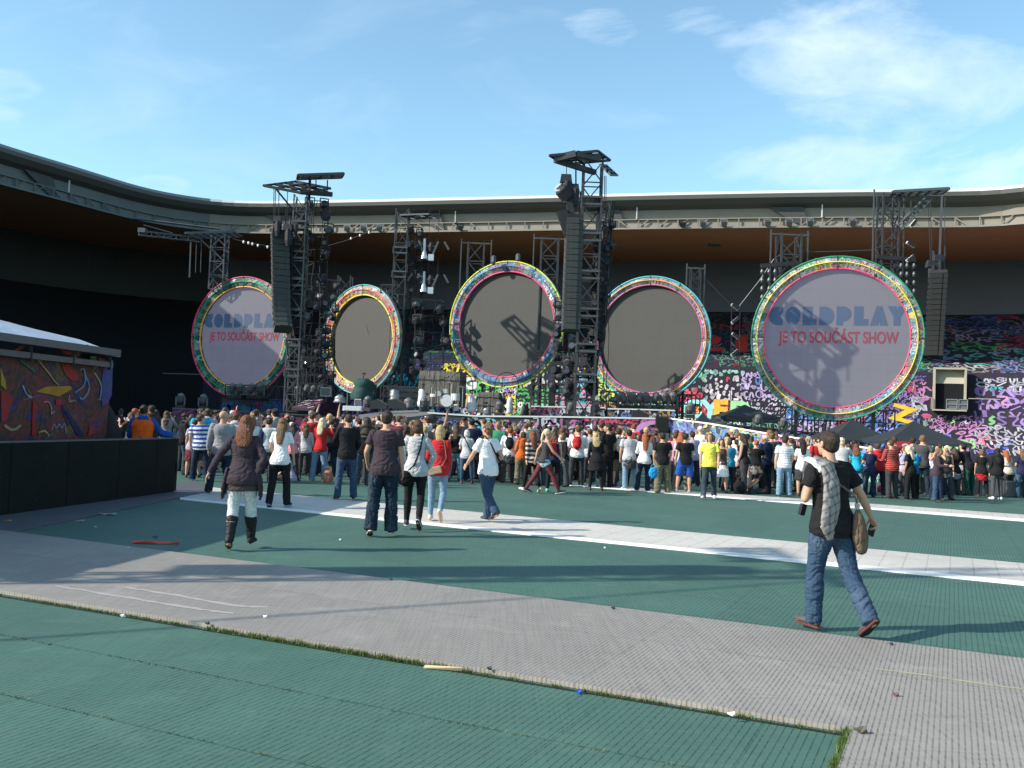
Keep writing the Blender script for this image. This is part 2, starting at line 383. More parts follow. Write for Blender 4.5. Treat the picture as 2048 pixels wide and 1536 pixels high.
M_black = plain('black_cloth', (.012, .012, .016), .9, 0, .35, 3)

def text_mesh(s, size, bold=.0, extr=.01, sx=1.0, shear=0.0):
    cu_ = bpy.data.curves.new('t', 'FONT'); cu_.body = s; cu_.size = size; cu_.extrude = extr; cu_.offset = bold; cu_.shear = shear
    cu_.align_x = 'CENTER'; o = bpy.data.objects.new('t', cu_); C.objects.link(o)
    bpy.context.view_layer.update(); me = bpy.data.meshes.new_from_object(o.evaluated_get(bpy.context.evaluated_depsgraph_get()))
    bpy.data.objects.remove(o); vs = [V((v.co.x*sx, v.co.y, v.co.z)) for v in me.vertices]; fs = [tuple(p.vertices) for p in me.polygons]
    bpy.data.meshes.remove(me); return vs, fs
def put_text(mb, s, size, o, x, y, **kw):
    vs, fs = text_mesh(s, size, **kw); z = x.cross(y).normalized(); mb.add([o+x*q.x+y*q.y+z*q.z for q in vs], fs)

# ================================================================== GRANDSTANDS
ZR = 20.1
edge_px = [(0, 289), (101, 317), (203, 350), (254, 366), (305, 381), (355, 389), (400, 396), (440, 401), (500, 403), (700, 400), (1024, 393), (1400, 384), (1700, 379), (1880, 378), (1960, 378), (2048, 373)]
pe = [G(x, y, ZR) for x, y in edge_px]
pl = [V((-47, -60, ZR)), V((-46, -20, ZR)), V((-45, 15, ZR)), V((-43.5, 40, ZR))]
ctrl = pl + pe + [V((pe[-1].x+2.5, pe[-1].y-6, ZR)), V((pe[-1].x+5, pe[-1].y-16, ZR)), V((pe[-1].x+7, 20, ZR)), V((pe[-1].x+7, -40, ZR))]
path = []
for i in range(1, len(ctrl)-2):
    p0, p1, p2, p3 = ctrl[i-1:i+3]; n_ = max(2, int((p2-p1).length/1.4))
    for k in range(n_):
        t_ = k/n_; path.append(.5*((2*p1)+(-p0+p2)*t_+(2*p0-5*p1+4*p2-p3)*t_*t_+(-p0+3*p1-3*p2+p3)*t_**3))
for it in range(6): path = [path[0]]+[(path[i-1]+path[i]*2+path[i+1])/4 for i in range(1, len(path)-1)]+[path[-1]]
nrm = []
for i in range(len(path)):
    d = path[min(i+1, len(path)-1)]-path[max(i-1, 0)]; nrm.append(V((-d.y, d.x, 0)).normalized())
for it in range(8): nrm = [nrm[0]]+[((nrm[i-1]+nrm[i]*2+nrm[i+1])/4).normalized() for i in range(1, len(nrm)-1)]+[nrm[-1]]
cum = [0]
for i in range(1, len(path)): cum.append(cum[-1]+(path[i]-path[i-1]).length)
def at_px(px):                       # index of the path point seen at image column px
    best = None
    for i, p in enumerate(path):
        if p.y < 5: continue
        rel = p-V((0,0,CAMZ)); x = 1024+FPX*rel.dot(cr)/rel.dot(fwd)
        if best is None or abs(x-px) < best[0]: best = (abs(x-px), i)
    return best[1]
i1, i2 = at_px(425), at_px(1985)
def sw(i, o, z): p = path[i]+nrm[i]*o; return V((p.x, p.y, z))
M_roofw = plain('roof_edge_metal', (.62, .63, .64), .45, .0, .06, 2)
M_under = plain('roof_underside', (.10, .092, .086), .7, 0, .12, .6)
M_fascia = plain('fascia_panel', (.235, .205, .172), .75, 0, .14, .5)
M_girder = plain('girder_steel', (.25, .22, .182), .7, 0, .15, .7)
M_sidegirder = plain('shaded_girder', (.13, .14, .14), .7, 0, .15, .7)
t = NT('wooden_soffit'); v = t.coord('Object', (.25, 5, 5)); M_wood = t.base(t.mix(t.noise(v, 2.2, 6), (.50, .15, .06), (.74, .27, .12)), .7)
M_wall = plain('grandstand_wall', (.14, .145, .185), .85, 0, .15, .3)
M_darkwall = plain('shaded_side_wall', (.040, .040, .046), .85, 0, .2, .3)  # darker wall copy for the side stand, its shade put into the colour
t = NT('tier_cover'); v = t.coord('Object', (1, 1, 1.3)); M_tier = t.base(t.ramp(t.noise(v, .9, 6, .75, 1.2), [(.35, (.008, .008, .016)), (.45, (.012, .022, .020)), (.50, (.030, .012, .040)), (.55, (.010, .012, .045)), (.60, (.045, .012, .016)), (.66, (.014, .040, .022)), (.72, (.008, .008, .014))]), .9)
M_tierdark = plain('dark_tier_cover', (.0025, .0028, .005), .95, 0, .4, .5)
def stand(name, label, ia, ib, right):
    S = thing(name, label, 'grandstand', tuple(V((path[(ia+ib)//2].x, path[(ia+ib)//2].y, 0))))
    def sweep(nm, prof, mat, skip=None):
        m = MB(); g = [[sw(i, o, z) for o, z in prof] for i in range(ia, ib+1)]; m.sheet(g)
        if skip: m.f = [f for k, f in enumerate(m.f) if not skip(k, len(prof)-1)]; m.c = m.c[:len(m.f)]; m.m = m.m[:len(m.f)]
        return m.build(nm, mat, S)
    sd = name == 'side_grandstand'
    sweep('roof', [(18.6, 21.6), (.35, 20.2), (.02, 20.12), (-.03, 19.9)], M_roofw if not sd else plain('shaded_roof_metal', (.20, .22, .25), .5))  # side stand gets a darker metal copy with its shade in the colour
    sweep('gutter', [(-.03, 19.9), (.02, 19.6), (.5, 19.25), (1.2, 19.02)], M_under)
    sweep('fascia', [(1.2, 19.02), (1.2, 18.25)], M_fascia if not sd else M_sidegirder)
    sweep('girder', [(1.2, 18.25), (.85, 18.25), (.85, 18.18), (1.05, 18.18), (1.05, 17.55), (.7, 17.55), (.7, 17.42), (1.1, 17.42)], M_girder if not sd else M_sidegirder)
    sweep('soffit', [(1.1, 17.42), (6, 17.5), (17, 17.6)], M_wood)
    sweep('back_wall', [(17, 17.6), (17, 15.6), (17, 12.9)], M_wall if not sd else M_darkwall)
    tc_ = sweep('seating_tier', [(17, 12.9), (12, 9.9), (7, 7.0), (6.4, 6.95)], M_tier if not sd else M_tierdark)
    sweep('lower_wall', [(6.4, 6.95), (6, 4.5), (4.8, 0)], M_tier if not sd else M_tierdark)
    sweep('outer_wall', [(18.6, 21.6), (18.6, 0)], M_wall)
    # stiffeners and braces of the girder
    k = 0; nxt = cum[ia]
    for i in range(ia, ib):
        while nxt < cum[i+1]:
            f_ = (nxt-cum[i])/(cum[i+1]-cum[i]); p = path[i].lerp(path[i+1], f_); n_ = nrm[i].lerp(nrm[i+1], f_).normalized(); tt = V((n_.y, -n_.x, 0))
            lo = p+n_*.86; m = MB(); m.bar(V((lo.x, lo.y, 17.55)), V((lo.x, lo.y, 18.2)), .09)
            if (k//4) % 3 != 1:
                dd = 1 if (k//12) % 2 else -1; m.bar(V((lo.x, lo.y, 18.15 if dd > 0 else 17.6)), V((lo.x+tt.x*.75, lo.y+tt.y*.75, 17.6 if dd > 0 else 18.15)), .07)
            k += 1; nxt += 1.55; m.build('brace', M_girder if not sd else M_sidegirder, S)
    nxt = cum[ia]+6
    for i in range(ia, ib):          # cantilever brackets with round holes
        while nxt < cum[i+1]:
            p = path[i]; n_ = nrm[i]; tt = V((n_.y, -n_.x, 0)); o_ = V((p.x, p.y, 0))+n_*.98
            m = MB(); m.prism([(-1.5, 19.05), (1.0, 19.05), (1.5, 17.6), (1.0, 17.5)], (o_, tt, V((0,0,1))), .12)
            m.build('bracket', plain('bracket_steel', (.05, .05, .052)), S)
            m = MB(); m.bar(o_+tt*2.4-n_*.2+V((0,0,18.2)), o_+tt*2.4-n_*.2+V((0,0,19.2)), .09); m.build('pipe', M_roofw, S)
            nxt += 14.5
    return S
SL = stand('side_grandstand', 'dark shaded grandstand curving away on the left behind the painted booth', 0, i1, False)
SB = stand('end_grandstand', 'long straight grandstand with white roof edge and wooden soffit behind the stage', i1, i2, True)
SR = stand('corner_grandstand', 'short curved corner of the grandstand at the right edge of the picture', i2, len(path)-1, True)
# graffiti cloths over the seating
def fm(i_off, prof):                  # (u metres along the path, v metres up the profile)
    def f(u, v_):
        u = max(cum[0], min(u, cum[-1]-.01)); lo, hi = 0, len(cum)-1
        while hi-lo > 1:
            md = (lo+hi)//2
            if cum[md] <= u: lo = md
            else: hi = md
        w = (u-cum[lo])/(cum[lo+1]-cum[lo]); p = path[lo].lerp(path[lo+1], w); n_ = nrm[lo].lerp(nrm[lo+1], w)
        k = v_
        for (o0, z0), (o1, z1) in zip(prof, prof[1:]):
            l_ = math.hypot(o1-o0, z1-z0)
            if k <= l_ or (o1, z1) == prof[-1]:
                t_ = k/l_; o_ = o0+(o1-o0)*t_; z_ = z0+(z1-z0)*t_; nx, nz_ = -(z1-z0)/l_, (o1-o0)/l_; return V((p.x+n_.x*(o_+nx*.04), p.y+n_.y*(o_+nx*.04), z_+nz_*.04))
            k -= l_
    return f
up = [(7, 7.0), (12, 9.9), (17, 12.9)]; lw = [(4.8, 0), (6, 4.5), (6.4, 6.95)]
uL, uM, uR, uE = cum[at_px(640)], cum[at_px(1000)], cum[at_px(1480)], cum[min(len(cum)-1, at_px(2040)+14)]
rnd = random.Random(5)
m = MB()
graffiti(m, fm(0, up), uL-3, uM, .2, 11.2, 4, .95, DARKG*2+[(.35,.10,.05), (.15,.30,.15)], rnd, .9, .26)
graffiti(m, fm(0, up), uM, uR+2, .2, 11.2, 3.5, .8, DARKG*2+[(.30,.03,.04), (.12,.16,.42), (.1,.3,.2), (.3,.3,.35)], rnd, .75, .17)
graffiti(m, fm(0, up), uR, uE, .2, 11.2, 3.0, .7, [(.10,.40,.14), (.10,.16,.50), (.45,.07,.14), (.36,.34,.46), (.18,.24,.5), (.1,.35,.35), (.5,.3,.1), (.4,.4,.42)], rnd, .9, .17)
tag(m.build('graffiti', M_pig, SB))
m = MB()
graffiti(m, fm(0, lw), uL-3, uM-6, .8, 6.9, 3, .7, DARKG+NEON[3:7], rnd, .85, .22)
graffiti(m, fm(0, lw), uM-6, cum[at_px(1180)], .8, 6.9, 2.6, .5, NEON, rnd, .95, .30)
graffiti(m, fm(0, lw), cum[at_px(1180)], uR, .8, 6.9, 2.4, .50, GREENY, rnd, .95, .30)
graffiti(m, fm(0, lw), uR, cum[at_px(1875)], .8, 6.9, 2.6, .5, PURP+[(.6,.1,.2), (.2,.5,.3), (.5,.5,.6), (.5,.4,.6)], rnd, .95, .26)
graffiti(m, fm(0, lw), cum[at_px(1875)], cum[at_px(1950)], .8, 3.8, 3, .5, PURP+[(.3,.6,.25)], rnd, .95, .22)
graffiti(m, fm(0, lw), cum[at_px(1950)], uE, .8, 6.9, 3, .55, PURP+[(.25,.55,.25), (.05,.10,.5), (.75,.15,.12), (.2,.3,.4), (.1,.4,.45), (.5,.5,.6), (.4,.3,.55)], rnd, .95, .22)
tag(m.build('graffiti', M_pig, SB))
# big painted words on the lower wall
def word(s, px, v_, size, col, spx=1.0, bold=.03, prof=lw, par=SB, tilt=0.0):
    u = cum[at_px(px)]; f = fm(0, prof); o_ = f(u, v_); x = (f(u+1, v_+tilt)-f(u, v_)).normalized(); y = (f(u, v_+.5)-f(u, v_)).normalized(); z = x.cross(y); y = z.cross(x)
    m = MB(); m.col = col; put_text(m, s, size, o_+z*.03, x, y, bold=bold*size, extr=.01, sx=spx); return m.build('painted_word', M_pig, par)
word('CY', 1405, 2.9, 2.0, (.35, .75, .72), 1.1, .05); word('E', 1449, 2.9, 2.1, (.95, .45, .05), 1.1, .06); word('D', 1476, 2.9, 2.0, (.35, .70, .35), 1.1, .06)
word('COOL', 1855, 1.9, 1.0, (.30, .33, .75), 1.4, .05); word('ARMY', 1868, 1.15, .9, (.35, .70, .20), 1.0, .04); word('CARMOS', 1925, 1.1, .95, (.30, .60, .25), 1.0, .04, tilt=.12)
word('GA', 2025, 5.4, 1.6, (.70, .20, .20), 1.2, .03); word('LIZ', 2022, 2.1, 1.35, (.55, .12, .09), 1.3, .05); word('LOVE', 2035, 0.9, 1.1, (.30, .38, .50), 1.2, .03)
word('Z', 1832, 3.2, 1.8, (.80, .52, .05), 1.4, .05, tilt=-.3); word('UNS', 1430, 7.6, 1.6, (.30, .05, .06), 1.6, .01, up); word('21', 1452, 3.2, 4.6, (.55, .05, .04), 1.3, .04, up)
word('MAGIC', 1230, 1.0, 1.1, (.85, .75, .35), 1.1, .04); word('SING', 890, 4.6, 1.4, (.80, .80, .82), 1.2, .06, tilt=.1); word('LOVE', 880, 3.2, 1.2, (.90, .35, .08), 1.2, .04, tilt=.1); word('PEACE', 1120, 3.5, 1.2, (.55, .25, .35), 1.0, .04)
# tunnel mouth in the lower wall with cream frame
ut = at_px(1914); n_ = nrm[ut]; tt = V((n_.y, -n_.x, 0)); c0 = V((path[ut].x, path[ut].y, 0))+n_*5.5
T = thing('tunnel_entrance', 'cream framed entrance opening in the graffiti wall under the corner of the grandstand', 'entrance', tuple(c0+V((0,0,2.8))))
M_cream = plain('cream_panel', (.40, .36, .28), .7, 0, .08, 2)
m = MB(); zt, zb = 7.3, 4.1
m.box(c0+tt*1.1+V((0,0,(zt+zb)/2)), (.14, .7, zt-zb), Matrix.Rotation(math.atan2(tt.y, tt.x), 3, 'Z')); m.build('jamb', M_cream, T)
m = MB(); m.box(c0-tt*1.1+V((0,0,(zt+zb)/2)), (.14, .7, zt-zb), Matrix.Rotation(math.atan2(tt.y, tt.x), 3, 'Z')); m.build('jamb', M_cream, T)
m = MB(); m.box(c0+n_*.1+V((0,0,zt)), (2.36, .9, .14), Matrix.Rotation(math.atan2(tt.y, tt.x), 3, 'Z')); m.build('lintel', M_cream, T)
m = MB(); m.box(c0+n_*.32+V((0,0,zt-.62)), (2.04, .06, 1.15), Matrix.Rotation(math.atan2(tt.y, tt.x), 3, 'Z') @ Matrix.Rotation(-.35, 3, 'X')); m.build('ceiling_panel', M_cream, T)
m = MB(); m.box(c0+n_*.18+V((0,0,zb+1.05)), (2.04, .06, 2.1), Matrix.Rotation(math.atan2(tt.y, tt.x), 3, 'Z')); m.build('recess_shade_panel', M_tierdark, T)  # flat dark panel, the shade inside the opening put into its colour
m = MB(); m.box(c0+V((0,0,zb-.05)), (2.4, 1.2, .10), Matrix.Rotation(math.atan2(tt.y, tt.x), 3, 'Z'))
m.bar(c0-n_*.5-tt*1.3+V((0,0,zb+.9)), c0-n_*.5-tt*1.3+V((0,0,zb)), .05); m.bar(c0-n_*.5-tt*1.3+V((0,0,zb+.9)), c0-n_*.5-tt*2.3+V((0,0,zb+.9)), .05); m.bar(c0-n_*.5+tt*1.3+V((0,0,zb+.9)), c0-n_*.5+tt*3.5+V((0,0,zb+.9)), .05)
m.build('landing', M_cream, T)
M_case = plain('flight_case', (.11, .11, .115), .5, 0, .2, 5); M_steel = plain('steel', (.34, .34, .35), .45, .5, .15, 8)
for k, (dx, w, lab) in enumerate(((.15, .75, 'grey flight case at the left of the pair inside the tunnel entrance'), (.95, .6, 'narrower grey flight case at the right of the pair inside the tunnel entrance'))):
    c = c0+tt*dx+n_*(-.16)+V((0,0,zb+.43)); F = thing('flight_case', lab, 'case', tuple(c), math.atan2(tt.y, tt.x), 'flight cases in the tunnel entrance')
    m = MB(); m.box((0,0,0), (w, .4, .75)); m.build('case_body', M_case, F, local=True)
    m = MB()
    for sx in (-1, 1): m.bar((sx*w/2, -.26, -.38), (sx*w/2, -.26, .38), .05)
    for sz in (-.37, 0, .37): m.bar((-w/2, -.26, sz), (w/2, -.26, sz), .05)
    m.build('edge_profile', M_steel, F, local=True)
# floodlights under the roof
rnd = random.Random(2)
fi = 0
for px in (672, 690, 722, 755, 905, 935, 1350, 1370, 1400, 1440, 1520, 1575, 1630, 1688):
    i = at_px(px); p = path[i]+nrm[i]*.55; p = V((p.x, p.y, 17.62)); fi += 1
    F = thing('floodlight', 'small grey floodlight clamped to the roof girder of the end grandstand', 'floodlight', tuple(p), 0, 'floodlights along the roof girder')
    m = MB(); m.box((0,0,.1), (.42, .26, .34), Matrix.Rotation(.4, 3, 'X')); m.build('lamp_head', M_under, F, local=True)
    m = MB(); m.bar((-.26,0,.05), (-.26,0,.42), .05); m.bar((.26,0,.05), (.26,0,.42), .05); m.bar((-.26,0,.42), (.26,0,.42), .05); m.build('bracket', M_steel, F, local=True)
for px, py, Yd, lab in ((1428, 487, 80, 'grey loudspeaker hanging below the wooden soffit between the round screens'), (237, 447, 84, 'small box loudspeaker hanging under the dark soffit at the left corner'), (25, 390, 78, 'small box loudspeaker hanging under the dark soffit at the far left edge')):
    p = P(px, py, Yd); F = thing('hanging_speaker', lab, 'loudspeaker', tuple(p), 0)
    m = MB(); m.box((0,0,0), (1.0, .5, .45)); m.box((0,-.1,.24), (.6,.4,.12)); m.build('cabinet', M_under, F, local=True)
    m = MB(); m.bar((-.4,0,.2), (-.4,0,17.5-p.z), .06); m.build('rod', M_steel, F, local=True)

# ================================================================== ROUND SCREENS
M_ring = pigment('ring_graffiti', .65)
t = NT('led_screen_off'); v = t.coord('Object', (1, 1, 1)); s = t.n('ShaderNodeSeparateXYZ'); t.l(v, s.inputs[0])
gx = t.math('LESS_THAN', t.math('FRACT', t.math('MULTIPLY', s.outputs[0], 7.0)), .18); gz = t.math('LESS_THAN', t.math('FRACT', t.math('MULTIPLY', s.outputs[2], 2.0)), .05)
cc = t.mix(t.noise(v, 1.1, 4), (.068, .066, .062), (.086, .083, .078)); cc = t.mix(t.noise(t.coord('Object', (9, 9, .3)), 2, 2), cc, (.062, .060, .057))
cc = t.mix(t.math('MULTIPLY', t.math('MAXIMUM', t.math('LESS_THAN', t.math('FRACT', t.math('MULTIPLY', s.outputs[0], 1.0)), .03), t.math('LESS_THAN', t.math('FRACT', t.math('MULTIPLY', s.outputs[2], 1.0)), .03)), .4), cc, (.06, .055, .05)); cc = t.mix(t.math('MULTIPLY', t.math('MAXIMUM', gx, gz), .35), cc, (.055, .05, .045)); M_ledoff = t.base(cc, .8)
def lit_led(name, base, e, st):
    t = NT(name); v = t.coord('Object'); s = t.n('ShaderNodeSeparateXYZ'); t.l(v, s.inputs[0])
    g = t.math('LESS_THAN', t.math('FRACT', t.math('MULTIPLY', s.outputs[2], 7.0)), .25)
    c = t.mix(t.noise(v, .8, 4), tuple(q*.85 for q in e), tuple(q*1.1 for q in e)); c = t.mix(t.math('MULTIPLY', g, .25), c, tuple(q*.75 for q in e)); se = t.math('MAXIMUM', t.math('LESS_THAN', t.math('FRACT', t.math('MULTIPLY', s.outputs[2], 1.2)), .04), t.math('LESS_THAN', t.math('FRACT', t.math('MULTIPLY', s.outputs[0], 1.2)), .03)); c = t.mix(t.math('MULTIPLY', se, .5), c, tuple(q*.6 for q in e))
    t.l(c, t.b.inputs['Emission Color']); t.b.inputs['Emission Strength'].default_value = st
    return t.base(base, .8)
M_ledon = lit_led('led_screen_lit', (.085, .085, .090), (.066, .066, .100), 1.0)
M_ledblue = lit_led('led_letters_blue', (.045, .065, .10), (.012, .026, .062), 1.0)
M_ledred = lit_led('led_letters_red', (.12, .03, .04), (.11, .010, .022), 1.0)
M_truss = plain('truss_metal', (.050, .052, .056), .5, .3, .25, 3)
M_trussl = plain('pale_truss_metal', (.095, .10, .105), .45, .4, .2, 3)
M_dark = plain('dark_rig', (.016, .017, .020), .7, 0, .4, 3)
def tubem(name, c): return plain('tube_'+name, tuple(q*.82 for q in c), .4, 0, .05, 5, 0, (c[0], c[1], c[2], .12))
TUBE = {'magenta': (.75,.04,.16), 'green': (.02,.30,.14), 'orange': (.90,.38,.04), 'cyan': (.08,.48,.50), 'red': (.80,.08,.07), 'yellow': (.90,.75,.04), 'lime': (.68,.80,.04), 'blue': (.03,.22,.42), 'pink': (.80,.06,.17), 'rose': (.62,.14,.30)}
def letters(mb, o, x, y, w, h):
    """heavy filled block lettering, one outline per letter"""
    z = x.cross(y).normalized()
    def arc(cx, cy, rx, ry, a0, a1, n=14): return [(cx+rx*math.cos(R(a0+(a1-a0)*i/n)), cy+ry*math.sin(R(a0+(a1-a0)*i/n))) for i in range(n+1)]
    shapes = [
        [arc(.60, .5, .56, .5, 90, 270)+[(.92, 0), (.92, .30), (.74, .5), (.92, .70), (.92, 1)]],
        [arc(.5, .5, .47, .5, 0, 345, 22)],
        [[(.06, 0), (.92, 0), (.92, .34), (.66, .34), (.66, 1), (.06, 1)]],
        [[(.05, 0)]+arc(.36, .5, .58, .5, -90, 90, 14)+[(.05, 1)]],
        [[(.05, 0), (.45, 0), (.45, .22)]+arc(.45, .61, .48, .39, -90, 90, 12)+[(.05, 1)]],
        [[(.06, 0), (.9, 0), (.9, .34), (.6, .34), (.6, 1), (.06, 1)]],
        [[(-.02, 0), (.44, 0), (.5, .28), (.56, 0), (1.02, 0), (.66, 1), (.34, 1)]],
        [[(.30, 0), (.70, 0), (.70, .42), (1.05, 1), (.55, 1), (.5, .72), (.45, 1), (-.05, 1), (.30, .42)]]]
    cw = w/8.0
    for i, sh in enumerate(shapes):
        for pl_ in sh:
            x0 = -w/2+i*cw; pts = [(x0+a*cw*.97, b_*h) for a, b_ in pl_]; n = len(pts)
            # triangulate as a fan is unsafe for concave outlines: let Blender fill it
            mb.add([o+x*p[0]+y*p[1] for p in pts], [tuple(range(n))])
SCR = []
def screen(px, py, Yd, dia, face, tubes, lit, label, pal, inner=.845, seed=1):
    c = P(px, py, Yd); rz = face
    S = thing('round_screen', label, 'screen', tuple(c), rz, 'round screens along the back of the stage')
    Ro = dia/2; Ri = Ro*inner; X = V((1,0,0)); Z = V((0,0,1)); n = 72
    cs = [(math.cos(2*math.pi*k/n), math.sin(2*math.pi*k/n)) for k in range(n)]
    m = MB(); m.rings([[V((a*Ri, .06, b_*Ri)) for a, b_ in cs], [V((a*Ri, .30, b_*Ri)) for a, b_ in cs]]); m.build('screen_panel', M_ledon if lit else M_ledoff, S, local=True)
    m = MB(); rnd = random.Random(seed); m.col = (.22, .21, .22)
    for k in range(n):
        k2 = (k+1) % n; (a, b_), (c_, d_) = cs[k], cs[k2]
        prof = [(Ri, .30), (Ri, -.10), (Ri*.55+Ro*.45, -.24), (Ro, -.16), (Ro, .04)]
        m.col = tuple(min(.9, q*rnd.uniform(.8, 1.5)) for q in rnd.choice(pal+[(.30,.29,.30)]*2))
        m.add([V((a*r_, y_, b_*r_)) for r_, y_ in prof]+[V((c_*r_, y_, d_*r_)) for r_, y_ in prof], [(i, 5+i, 6+i, i+1) for i in range(4)]+[(4, 9, 5, 0)])
    def fmap(u, v_):
        th = u/Ro; r_ = Ri+v_; y_ = -.115-.14*(min(v_, (Ro-Ri)-v_)/((Ro-Ri)/2))-.02; return V((math.cos(th)*r_, y_-.015, math.sin(th)*r_))
    graffiti(m, fmap, 0, 2*math.pi*Ro, .04, Ro-Ri-.02, .6, .20, pal+[(.6,.58,.6)], rnd, .9, .3, 1.15)
    m.build('ring', M_ring, S, local=True)
    for nm, r_, w_, y_ in zip(tubes, (Ro*.995, (Ro*.52+Ri*.48), Ri*1.005), (.075, .055, .085), (-.20, -.29, -.14)):
        m = MB(); m.path([V((a*r_, y_, b_*r_)) for a, b_ in cs], w_, 6, True); m.build('light_tube', tubem(nm, TUBE[nm]), S, smooth=True, local=True)
    m = MB()
    for k in range(0, n, 6):
        a, b_ = cs[k]; m.bar((a*Ri, -.17, b_*Ri), (a*Ro, -.22, b_*Ro), .05)
    m.build('clamp', M_dark, S, local=True)
    m = MB()          # supporting lattice behind the screen, down to the deck
    for sx in (-1, 1):
        for sy in (.5, 1.5):
            m.bar((sx*Ro*.45, sy, -Ro-c.z*0.1-1.2), (sx*Ro*.45, sy, Ro*.9), .12)
        for k in range(8):
            z0 = -Ro+k*Ro*.24; m.bar((sx*Ro*.45, .5, z0), (sx*Ro*.45, 1.5, z0+Ro*.24), .07)
    for zz in (-Ro*.8, 0, Ro*.8): m.bar((-Ro*.45, .5, zz), (Ro*.45, .5, zz), .1)
    m.build('support_frame', M_truss, S, local=True)
    if lit:
        k = dia/8.45; o_ = V((0, .045, 0))
        m = MB(); letters(m, o_+V((-.02*k, 0, .66*k)), X, Z, 6.75*k, .98*k); m.build('lettering', M_ledblue, S, local=True)
        m = MB(); put_text(m, 'JE TO SOUČÁST SHOW', .83*k, o_+V((.1*k, -.004, -.24*k)), X, Z, bold=.016*k, extr=.004, sx=.665); m.build('lettering', M_ledred, S, local=True)
    return S
MIXP = [(.25,.22,.28), (.30,.38,.42), (.40,.30,.35), (.10,.22,.35), (.45,.42,.38), (.35,.12,.15), (.12,.28,.25), (.50,.45,.15)]
screen(485, 674, 65.5, 8.35, R(-21), ('magenta', 'green', 'orange'), True, 'leftmost round screen in magenta and green ring, lettered image partly hidden by the hanging speakers', [(.02,.16,.09), (.04,.20,.12), (.10,.22,.2), (.25,.25,.25), (.02,.10,.08)], .83, 1)
screen(724, 679, 61, 7.05, R(-37), ('cyan', 'red', 'yellow'), False, 'narrow looking turned round screen, blank, with cyan outer tube and yellow inner tube', [(.45,.20,.12), (.55,.40,.30), (.50,.15,.15), (.20,.25,.30), (.60,.45,.15), (.35,.3,.3)], .81, 2)
screen(1013, 649, 56.4, 7.55, R(-26), ('lime', 'blue', 'pink'), False, 'blank round screen in the middle with yellow outer tube and pink inner tube', MIXP+[(.10,.18,.30), (.12,.20,.33)], .83, 3)
screen(1299, 678, 52.4, 6.95, R(-26), ('cyan', 'orange', 'rose'), False, 'blank round screen with thick orange middle tube, right of the central tower', MIXP+[(.30,.2,.22), (.25,.25,.3)], .86, 4)
screen(1671, 676, 48.2, 8.35, R(-20), ('green', 'yellow', 'pink'), True, 'largest round screen at the right, lit, with blue and red lettering and green outer tube', MIXP+[(.25,.30,.30), (.12,.2,.18)], .845, 5)

# ================================================================== TRUSS TOWERS
def lattice(m, a, b_, w, step, th=.07, th2=.045, up=V((0,1,0))):
    a = V(a); b_ = V(b_); d = b_-a; n = max(1, round(d.length/step)); z = d.normalized(); x = z.cross(up)
    if x.length < .1: x = z.cross(V((1,0,0)))
    x.normalize(); y = z.cross(x); cs = [(x*sx+y*sy)*w/2 for sx, sy in ((-1,-1),(1,-1),(1,1),(-1,1))]
    for c in cs: m.bar(a+c, b_+c, th)
    for k in range(n):
        p, q = a+d*(k/n), a+d*((k+1)/n)
        for i in range(4):
            c, e = cs[i], cs[(i+1) % 4]
            m.bar(p+c, p+e, th2); (m.bar(p+c, q+e, th2) if k % 2 else m.bar(p+e, q+c, th2))
def pt(px, py, Y): return P(px, py, Y)
def grate(m, c, ux, uy, nx, ny, th=.12):
    """flat lattice platform spanned by two vectors"""
    for i in range(nx+1): p = c+ux*(i/nx); m.bar(p, p+uy, th*.8)
    for j in range(ny+1): p = c+uy*(j/ny); m.bar(p, p+ux, th)
def cells(m, c, ux, uy, nx, ny, keep, z=-.03):
    for i in range(nx):
        for j in range(ny):
            if (i*7+j*3) % 5 < keep:
                p = c+ux*((i+.12)/nx)+uy*((j+.12)/ny)+V((0,0,z)); a, b_ = ux*(.76/nx), uy*(.76/ny)
                m.add([p, p+a, p+a+b_, p+b_, p+V((0,0,.03)), p+a+V((0,0,.03)), p+a+b_+V((0,0,.03)), p+b_+V((0,0,.03))], [(0,3,2,1),(4,5,6,7),(0,1,5,4),(1,2,6,5),(2,3,7,6),(3,0,4,7)])
M_cell = plain('platform_panel', (.42, .45, .48), .6, 0, .15, 2)
def tower(label, px, pytop, Yd, w, pybot=None, mat=None, step=None, sleeves=()):
    top = pt(px, pytop, Yd); z0 = 1.9 if pybot is None else pt(px, pybot, Yd).z
    T = thing('truss_tower', label, 'lighting tower', (top.x, Yd, z0))
    m = MB(); lattice(m, (top.x, Yd, z0), (top.x, Yd, top.z), w, step or w*1.35, max(.055, w*.1), max(.035, w*.06)); m.build('mast', mat or M_truss, T)
    for sp in sleeves:
        m = MB(); q = pt(px, sp, Yd); m.box((top.x, Yd, q.z), (w*1.15, w*1.15, .10)); m.bar((top.x-w*.58, Yd-w*.58, q.z), (top.x-w*.58, Yd-w*.58, q.z-.4), .06); m.box((top.x, Yd, q.z-.35), (w*1.12, w*1.12, .10)); m.build('sleeve_block', M_trussl, T)
    return T, V((top.x, Yd, top.z))
